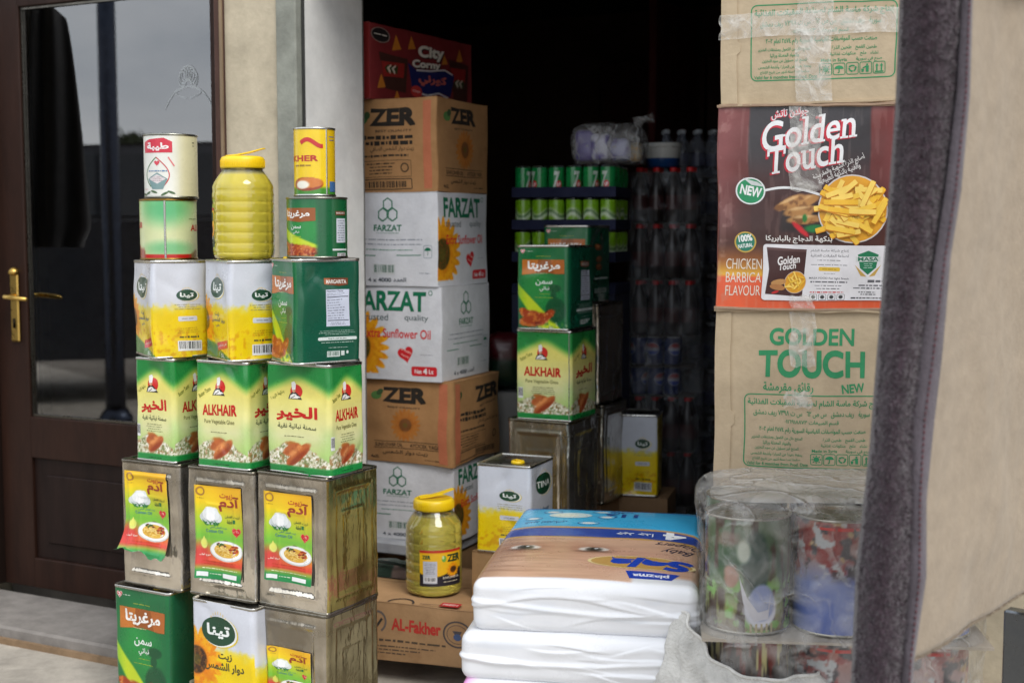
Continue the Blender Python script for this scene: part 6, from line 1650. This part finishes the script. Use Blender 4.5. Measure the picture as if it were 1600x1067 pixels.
def torn_edges(t, wr, seed, col, bottom=True, top=True):
    """frayed board lips along the closing edges"""
    r = random.Random(seed)
    for z in ((0.0,) if not top else ((wr.h,) if not bottom else (0.0, wr.h))):
        mb = MB()
        for lay in range(2):
            U = np.linspace(-.008, .995, 60); f = wr.side(0); off = .003 + .004 * lay + .006 * (fbm(U * 9, lay, 0, seed) - .4)
            V = np.full(60, z / wr.h) + (.004 * (lay - .5) + .008 * (fbm(U * 7, lay * 5, 0, seed + 3) - .5))
            a_ = f(np.clip(U, 0, 1), V, -.01); b_ = f(np.clip(U, 0, 1), V, np.maximum(off, .0015)); th = np.array([0, 0, .0026])
            G = np.stack([a_ + th, b_ + th, b_ - th, a_ - th], 0); mb.grid(G, lin(np.array(col) * (.92 if lay else 1.02)), 0, False)
        mb.build("frayed_edge", CARD, t)
YG = 3.24; GW, GD = .487, .36
zs = [.30, .692, 1.204, 1.716, 2.225]
hB = zs[2] - zs[1] - .006
for k, lab in ((1, "brown snack carton with green lettering, lowest of the tall cartons"), (3, "brown snack carton with taped seams, topmost of the tall cartons")):
    t, wr = carton("snack_carton", lab, "carton", GS, near((1424, 0, 0, 1444)[k if k == 3 else 0], YG, zs[k], GW, GD, 14, hB), 14, GW, GD, hB, {0: kraft_pic(GW, hB)}, {0: kraft_art(GW, hB, .0 if k == 1 else .10, True)}, KG, None, .005, 80 + k, .006, .006)
    torn_edges(t, wr, k, (196, 176, 146))
    mb = MB(); f = wr.side(0)                              # glued side lap with its tab
    V = np.linspace(.01, .99, 60); e0 = .082 + .004 * (fbm(V * 6, 0, 0, k) - .5) + .018 * sst(np.abs(V - (.45 if k == 1 else .28)), .03, .025) * (1 if k else 0)
    G = np.stack([f(np.full(60, .0), V, .0016), f(e0 - .004, V, .0022), f(e0, V, .0021), f(e0 + .0005, V, .0002)], 1); mb.grid(G, lin(KG), 0, False); mb.build("glue_lap", CARD, t)
    if k == 1: tape_strip(t, wr, 0, .385, .72, .515, 1.0, .004, 2); tape_strip(t, wr, 0, .36, .52, .50, .60, .004, 5)
    else: tape_strip(t, wr, 0, .38, .0, .56, 1.0, .004, 3); tape_strip(t, wr, 0, .0, .325, .99, .445, .006, 4)
hG = zs[3] - zs[2] - .006
t, wr = carton("snack_carton", "dark red snack carton with a bowl of fries, middle of the tall cartons", "carton", GS, near(1437, YG - .005, zs[2], GW + .006, GD, 14, hG), 14, GW + .006, GD, hG, {0: gold_pic(GW, hG), 1: None}, {0: gold_art(GW, hG)}, (150, 84, 74), CARTON, .006, 85, .007, .007)
torn_edges(t, wr, 9, (178, 150, 126)); tape_strip(t, wr, 0, .38, .0, .50, .07, .004, 7); tape_strip(t, wr, 0, .36, .58, .52, 1.0, .004, 8)
carton("plain_carton", "plain carton under the lowest snack carton, hidden behind the wrapped tins", "carton", None, near(1425, YG + .01, GZ + .002, .48, .36, 14, zs[1] - GZ - .005), 14, .48, .36, zs[1] - GZ - .005, {}, {}, KG, None, .004, 88)

# ================================================================== SHRINK-WRAPPED TINS
ZT = zat(806, 2.86); hT = .258; rT = .095
bc = (xat(1303, 2.985, .6), 2.985); BY = R(6)
def bl(x, y): return (bc[0] + x * math.cos(BY) + y * math.sin(BY), bc[1] - x * math.sin(BY) + y * math.cos(BY))
def wood_pic(W, Hh, kind, seed):
    p = Pic(W, Hh, .004, (120, 110, 84))
    if kind == 0:
        p.vgrad([(0, (90, 110, 80)), (.4, (60, 90, 66)), (.75, (140, 150, 90)), (1, (120, 96, 66))]); p.mix(sst(p.n(7, seed, 4, 2.5, .4), .5, .6), (70, 50, 38)); p.mix(sst(p.n(12, seed + 3), .55, .65) * sst(p.Y, .4, .6), (130, 176, 90)); p.mix(p.ell(.56, .40, .10, .30, .15), (34, 64, 56)); p.mix(p.ell(.60, .78, .13, .16, .1), (214, 214, 224)); p.mix(p.ell(.61, .72, .10, .16, .1), (150, 160, 196)); p.mix(p.ell(.38, .50, .06, .10, .2, 0, .5, 2), (176, 134, 116)); p.mix(p.ell(.36, .18, .1, .06, .4, 0, .9, 8) * .6, (140, 100, 88)); p.mix(p.ell(.47, .28, .05, .1, .3), (190, 196, 180))
    elif kind == 1:
        p.vgrad([(0, (170, 110, 96)), (.35, (150, 130, 130)), (.55, (110, 126, 180)), (1, (84, 104, 170))]); m = 1 - sst(p.Y, .42, .56); p.mix(m * sst(p.n(9, seed), .45, .6), (136, 62, 60)); p.mix(m * sst(p.n(11, seed + 4), .5, .62), (64, 60, 66)); p.mix(m * sst(p.n(10, seed + 8), .6, .68), (176, 178, 178)); p.mix(m * sst(p.n(9, seed + 12), .62, .7), (176, 150, 110))
    else:
        p.vgrad([(0, (40, 34, 28)), (.5, (80, 50, 36)), (1, (70, 34, 24))]); p.mix(sst(p.n(10, seed, 3, 2.6, .25), .52, .6), (200, 190, 130)); p.mix(sst(p.n(10, seed + 2, 3, 2.6, .25), .56, .62), (120, 40, 26)); p.mix(p.ell(.35, .55, .13, .5, .3, 0, .5, 3) * .9, (50, 24, 20)); p.mix(p.ell(.42, .8, .07, .06, .3), (206, 140, 60))
    return p
def tub_art(kind):
    a = Art(rT * math.pi, hT); a.curved = True
    if kind == 0:
        a.poly([(.44, .5), (.47, .72), (.55, .88), (.66, .86), (.68, .62), (.66, .78), (.58, .80), (.50, .68)], (206, 204, 212))
        for x in (.52, .56, .60, .64, .68): a.rect(x, .90, x + .016, .985, (176, 162, 120))
        a.rect(.44, .82, .485, .985, (70, 52, 40))
    elif kind == 1: a.greek(.34, .04, .66, .10, 1, (190, 50, 44), 3, .5)
    return a
def tub(label, x, y, z, kind, seed, rz=0):
    lx, ly = bl(x, y)
    t = round_can("storage_tin", label, "tall storage tins under the film", (lx, ly, z), rT, hT, wood_pic(rT * math.pi, hT, kind, seed), tub_art(kind), 170, 350, (120, 110, 100), None, (176, 172, 160), rz)
    t['category'] = "tin"; return t
xs = (-.205, -.008, .189)
tl = {(0, 0, 0): "storage tin printed with a woodland scene, left end of the upper wrapped row", (1, 0, 0): "storage tin printed red above and blue below, beside the rug in the upper row", (2, 0, 0): "upper storage tin hidden behind the hanging rug",
      (0, 0, 1): "dark storage tin printed with tree trunks, half inside the white sack", (1, 0, 1): "storage tin with red print, below the red and blue one", (2, 0, 1): "reddish storage tin seen under the rug's lower edge"}
for lvl in (0, 1):
    for i in range(3):
        for j in range(2):
            if lvl == 1 and j == 1: continue
            lab = tl.get((i, j, lvl), "storage tin in the rear row under the stretch film, %s" % ("behind the woodland one", "behind the red and blue one", "behind the rug")[i])
            tub(lab, xs[i] + (0 if j == 0 else .01), -.09 + .195 * j, ZT - hT - (hT + .012) * lvl, (0, 1, 1)[i] if lvl == 0 else (2, 1, 1)[i], 3 + i * 5 + j * 11 + lvl * 7, 0)
# board between and below
for q, zz in enumerate((ZT - hT - .006, ZT - 2 * hT - .020)):
    mb = MB(); mb.box((0, 0, 0), (.62, .42, .006), lin((170, 160, 146))); sh = mb.build("tier_board", CARD); sh.location = (bc[0], bc[1], zz); sh.rotation_euler = (0, 0, -BY); tag(sh, ["thin board between the two rows of wrapped tins", "board on the crate under the lower row of tins"][q], "board")
mb = MB(); zc_ = ZT - 2 * hT - .024; mb.box((0, 0, (zc_ + GZ) / 2), (.62, .42, zc_ - GZ - .002), lin((150, 120, 86)), 0, 0, .004); cr_ = mb.build("wooden_crate", DARKWOOD); cr_.location = (bc[0], bc[1], 0); cr_.rotation_euler = (0, 0, -BY); tag(cr_, "wooden crate on the ground under the wrapped tins", "crate")
# the film itself: a wavy skin round the upper row
fm = thing("stretch_film", "wrinkled clear stretch film round the upper row of storage tins", "film", (bc[0], bc[1], ZT - hT), -BY)
def skin(w, d, h, r, seed, nz=60, nl=220, z0=-.01, rnd=0):
    t = np.linspace(0, 1, nl, endpoint=False); wr_ = Wrap(w, d, h, r); base = wr_.loop(0, 0, 14)[:, :2]
    seg = np.linalg.norm(np.roll(base, -1, 0) - base, axis=1); cum = np.concatenate([[0], np.cumsum(seg)]); b2 = np.concatenate([base, base[:1]])
    q = np.stack([np.interp(t * cum[-1], cum, b2[:, k]) for k in (0, 1)], 1); nrm = q / np.linalg.norm(q, axis=1, keepdims=True)
    rows = []
    for z in np.linspace(0, 1, nz):
        s = t * cum[-1]; dent = .012 * (fbm(q[:, 0] * 6, q[:, 1] * 6, z * 2.5, seed) - .5) * 2 + .006 * (1 - np.abs(2 * fbm(q[:, 0] * 10 + z * 3, q[:, 1] * 10, z * 6, seed + 5) - 1)) - .012 * math.sin(math.pi * z) - rnd * max(0, (z - .84) / .16) ** 2.2
        p3 = np.concatenate([q + nrm * dent[:, None], np.full((nl, 1), z0 + z * (h - z0))], 1); rows.append(p3)
    return rows
rows = skin(.632, .44, hT + .042, .112, 3, rnd=.030)
top = [rows[-1]]
for s_ in (.985, .96, .92, .86, .78, .68, .56, .44, .32, .2, .1, .02):
    p3 = rows[-1].copy(); p3[:, :2] *= s_; q2 = (1 - s_) ** .6
    p3[:, 2] += .010 * q2 + (.020 * (fbm(p3[:, 0] * 5, p3[:, 1] * 9, 0, 8) - .5) + .008 * (1 - np.abs(2 * fbm(p3[:, 0] * 8, p3[:, 1] * 26, 0, 18) - 1))) * min(1, (1 - s_) * 9); top.append(p3)
mb = MB(); mb.loops(rows, (.8, .8, .8), 0, True, False, False); mb.build("film_skin", WRAP, fm)
mb = MB(); mb.loops(top, (.8, .8, .8), 0, True, False, False); mb.build("folded_film_top", WRAPTOP, fm)
fm2 = thing("stretch_film", "loose clear film round the lower row of storage tins", "film", (bc[0], bc[1], ZT - 2 * hT - .012), -BY)
mb = MB(); mb.loops(skin(.640, .43, hT + .002, .112, 13, 40), (.8, .8, .8), 0, True, False, False); mb.build("film_skin", WRAP, fm2)

# white woven sack, its mouth round the lower left tin
lx, ly = bl(-.205, -.09)
sk = thing("woven_sack", "white woven sack with a low front rim, between the nappy packs and wrapped tins", "sack", (lx + .020, ly - .03, GZ), 0)
U, V = np.meshgrid(np.linspace(0, 1, 150), np.linspace(0, 1, 80)); an = U * 2 * math.pi
hi_ = np.exp(-((np.mod(an - math.pi * 1.0 + math.pi, 2 * math.pi) - math.pi) / .72) ** 2)
zt_ = .40 + .115 * hi_ + .003 * np.sin(an * 5)
rad = .40 - .235 * V ** 1.1 - .004 * hi_ * V + .007 * (fbm(np.cos(an) * 2 + 3, np.sin(an) * 2 + 3, V * 3, 5) - .5) * 2 + .009 * np.sin(an * 13 + V * 5 + 3 * np.sin(V * 7)) * (.3 + .7 * V) + .0025 * np.sin(V * 46 + 4 * np.sin(an * 3)) * hi_ + .010 * np.exp(-((V - .93) / .05) ** 2)
G = np.stack([rad * np.cos(an), rad * np.sin(an) * (.55 + .1 * V), zt_ * V], -1)
mb = MB(); wv = .92 + .08 * (((U * 300).astype(int) + (V * 160).astype(int)) % 2); mb.grid(G, lin((206, 204, 198)) * wv[..., None], 0); mb.build("sack_cloth", attr_mat("woven_plastic", .6, 0, 0, .32, 16, 1.0, 170, .4), sk)
mb = MB(); mb.tube([tuple(q) for q in G[-1]], .004, lin((214, 212, 206)), 0, 8); mb.build("rolled_hem", MATS["woven_plastic"], sk)

# ================================================================== HANGING RUG
rug = thing("hanging_rug", "thick rug hung at the right edge, purple pile edge and beige backing", "rug", (xat(1420, 2.15, 1), 2.15, 0), 0)
ox, oy = xat(1420, 2.15, 1), 2.15
def ploc(px, py, Y): z = zat(py, Y); return np.array([xat(px, Y, z) - ox, Y - oy, z])
ys = np.linspace(-60, 1180, 130)
def edge(tab): return np.interp(ys, [a for a, _ in tab], [b for _, b in tab])
Lx = edge([(-60, 1414), (0, 1411), (160, 1405), (380, 1389), (700, 1364), (900, 1342), (1067, 1335), (1180, 1328)]); Rx = edge([(-60, 1512), (0, 1508), (150, 1500), (300, 1482), (400, 1466), (650, 1428), (900, 1424), (1067, 1414), (1180, 1408)])
Sx = edge([(-60, 1516), (0, 1512), (150, 1508), (300, 1494), (400, 1478), (560, 1464), (660, 1452), (780, 1440), (900, 1440), (1035, 1420), (1180, 1412)])
n = 44; cols_ = []
for i, t in enumerate(np.linspace(0, 1, n)):
    cols_.append(np.array([ploc(l + (r - l) * t, y, 2.15 + .045 * (2 * t - 1) ** 2 - .0 + .012 * math.sin(y * .006)) for l, r, y in zip(Lx, Rx, ys)]))
G = np.stack(cols_, 1)
pn = fbm(G[..., 0] * 60, G[..., 1] * 60, G[..., 2] * 60, 3, 3)
G2 = G.copy(); G2[..., 1] -= .012 * (pn - .4); G2[..., 0] += .004 * (fbm(G[..., 0] * 70, 0, G[..., 2] * 70, 9, 2) - .5)
pc = lin((68, 55, 62)) * (.6 + .8 * fbm(G[..., 0] * 130, 3, G[..., 2] * 130, 21, 3))[..., None]
mb = MB(); mb.grid(G2, pc, 0, flip=True)
bk_ = G.copy(); bk_[..., 1] += .022; mb.grid(bk_, lin((120, 110, 100)), 0)
for e in (0, -1):
    mb.grid(np.stack([G2[:, e], bk_[:, e]], 1), lin((63, 54, 57)), 0)
# loose tufts of pile
m_ = 15000; ii = rng.integers(0, G.shape[0] - 1, m_); jj = np.clip(rng.beta(.75, .75, m_) * (n - 1), 0, n - 2).astype(int)
b0 = G2[ii, jj] + (G2[ii + 1, jj] - G2[ii, jj]) * rng.random((m_, 1)) + (G2[ii, jj + 1] - G2[ii, jj]) * rng.random((m_, 1))
dr = rng.normal(size=(m_, 3)) * [.5, .35, .5] + np.stack([(jj / (n - 1) - .5) * 1.3, np.full(m_, -.9), np.full(m_, -.35)], 1); dr /= np.linalg.norm(dr, axis=1, keepdims=True)
ln = rng.uniform(.004, .010, (m_, 1)); sd = np.cross(dr, rng.normal(size=(m_, 3))); sd /= np.linalg.norm(sd, axis=1, keepdims=True); sd *= .0011
tv = np.stack([b0 - sd, b0 + sd, b0 + dr * ln], 1).reshape(-1, 3); tcx = np.repeat(lin((78, 63, 71)) * rng.uniform(.45, 1.45, (m_, 1)), 3, 0)
mb.add(tv, np.arange(m_ * 3).reshape(-1, 3), tcx, 0); mb.build("pile_edge", PILE, rug)
# seam binding with a line of stitches
A_ = np.array([ploc(r - 5, y, 2.178) for r, y in zip(Rx, ys)]); B_ = np.array([ploc(s + 8, y, 2.182) for s, y in zip(Sx, ys)])
mb = MB(); T = np.linspace(0, 1, 7); G = np.stack([A_ * (1 - t) + B_ * t + np.array([0, -.010 * math.sin(math.pi * t), 0]) for t in T], 1); mb.grid(G, lin((98, 91, 97)), 0, flip=True)
G3 = G.copy(); G3[..., 1] += .012; mb.grid(G3, lin((98, 91, 97)), 0); mb.build("seam_binding", CLOTH, rug)
mb = MB(); mid = G[:, 3] + np.array([0, -.0015, 0])
for k in range(0, len(mid) - 1): mb.tube([tuple(mid[k]), tuple(mid[k] * .4 + mid[k + 1] * .6)], .0014, lin((96, 40, 48)), 0, 5)
mb.build("stitching", CLOTH, rug)
# beige backing: a sheet running away to the right
sE = np.array([math.sin(R(41)), math.cos(R(41)), 0]); n2 = 70
top_ = []
for j, s in enumerate(np.linspace(0, .75, n2)):
    c = []
    for sx, y in zip(Sx, ys):
        c.append(ploc(sx - 6, min(y, 1036), 2.185) + sE * s)
    top_.append(np.array(c))
G = np.stack(top_, 1); wv = fbm(G[..., 0] * 4, G[..., 1] * 4, G[..., 2] * 2.2, 31, 3) - .5; nS = np.array([math.cos(R(41)), -math.sin(R(41)), 0])
G = G + nS * (wv * .05 * np.clip(np.linspace(0, 1, n2) * 4, 0, 1)[None, :])[..., None] * 1.0
fz = fbm(G[..., 0] * 60, G[..., 1] * 60, G[..., 2] * 60, 33, 3)
G = G + nS * (.0035 * (fz - .5))[..., None]
bc_ = lin((160, 145, 126)) * (.92 + .16 * fbm(G[..., 0] * 40, G[..., 1] * 40, G[..., 2] * 40, 35, 4))[..., None]
keep = ys <= 1060
G, bc_ = G[keep], bc_[keep]
mb = MB(); mb.grid(G, bc_, 0, flip=True); Gb = G - nS * .014; mb.grid(Gb, lin((90, 76, 88)), 0)
mb.grid(np.stack([G[-1], Gb[-1]], 0), lin((150, 136, 120)), 0)
m_ = 2600; ii = rng.integers(0, G.shape[0] - 1, m_); ii[:] = G.shape[0] - 2; jj = rng.integers(0, n2 - 1, m_)
b0 = G[ii, jj] + (G[ii + 1, jj] - G[ii, jj]) * rng.random((m_, 1)) + (G[ii, jj + 1] - G[ii, jj]) * rng.random((m_, 1)); dr = rng.normal(size=(m_, 3)) * .6 + nS * .8 + [0, 0, -.5]; dr /= np.linalg.norm(dr, axis=1, keepdims=True)
ln = rng.uniform(.003, .008, (m_, 1)); sd = np.cross(dr, rng.normal(size=(m_, 3))); sd /= np.linalg.norm(sd, axis=1, keepdims=True); sd *= .0009
tv = np.stack([b0 - sd, b0 + sd, b0 + dr * ln], 1).reshape(-1, 3); mb.add(tv, np.arange(m_ * 3).reshape(-1, 3), np.repeat(lin((164, 149, 130)) * rng.uniform(.8, 1.1, (m_, 1)), 3, 0), 0)
mb.build("beige_backing", BACKING, rug)
mb = MB(); mb.tube([tuple(ploc(1380, -62, 2.17)), tuple(ploc(1530, -64, 2.19)), tuple(ploc(1530, -64, 2.19) + sE * .8)], .012, lin((120, 116, 110)), 0, 10); mb.build("hanging_rail", METAL, rug)

# grey frame bar low at the right
fb = thing("metal_frame", "grey metal frame bar low at the right edge, under the rug", "frame", tuple(ploc(1590, 1010, 2.62) * [1, 1, 0] + [ox, oy, GZ]), R(-40))
mb = MB(); mb.box((0, 0, .30), (.05, .035, .60), lin((120, 124, 128)), 0, .0, .004); mb.build("upright_bar", METAL, fb)
mb = MB(); mb.box((.25, .004, .575), (.44, .03, .045), lin((116, 120, 124)), 0, 0, .004); mb.build("cross_bar", METAL, fb)
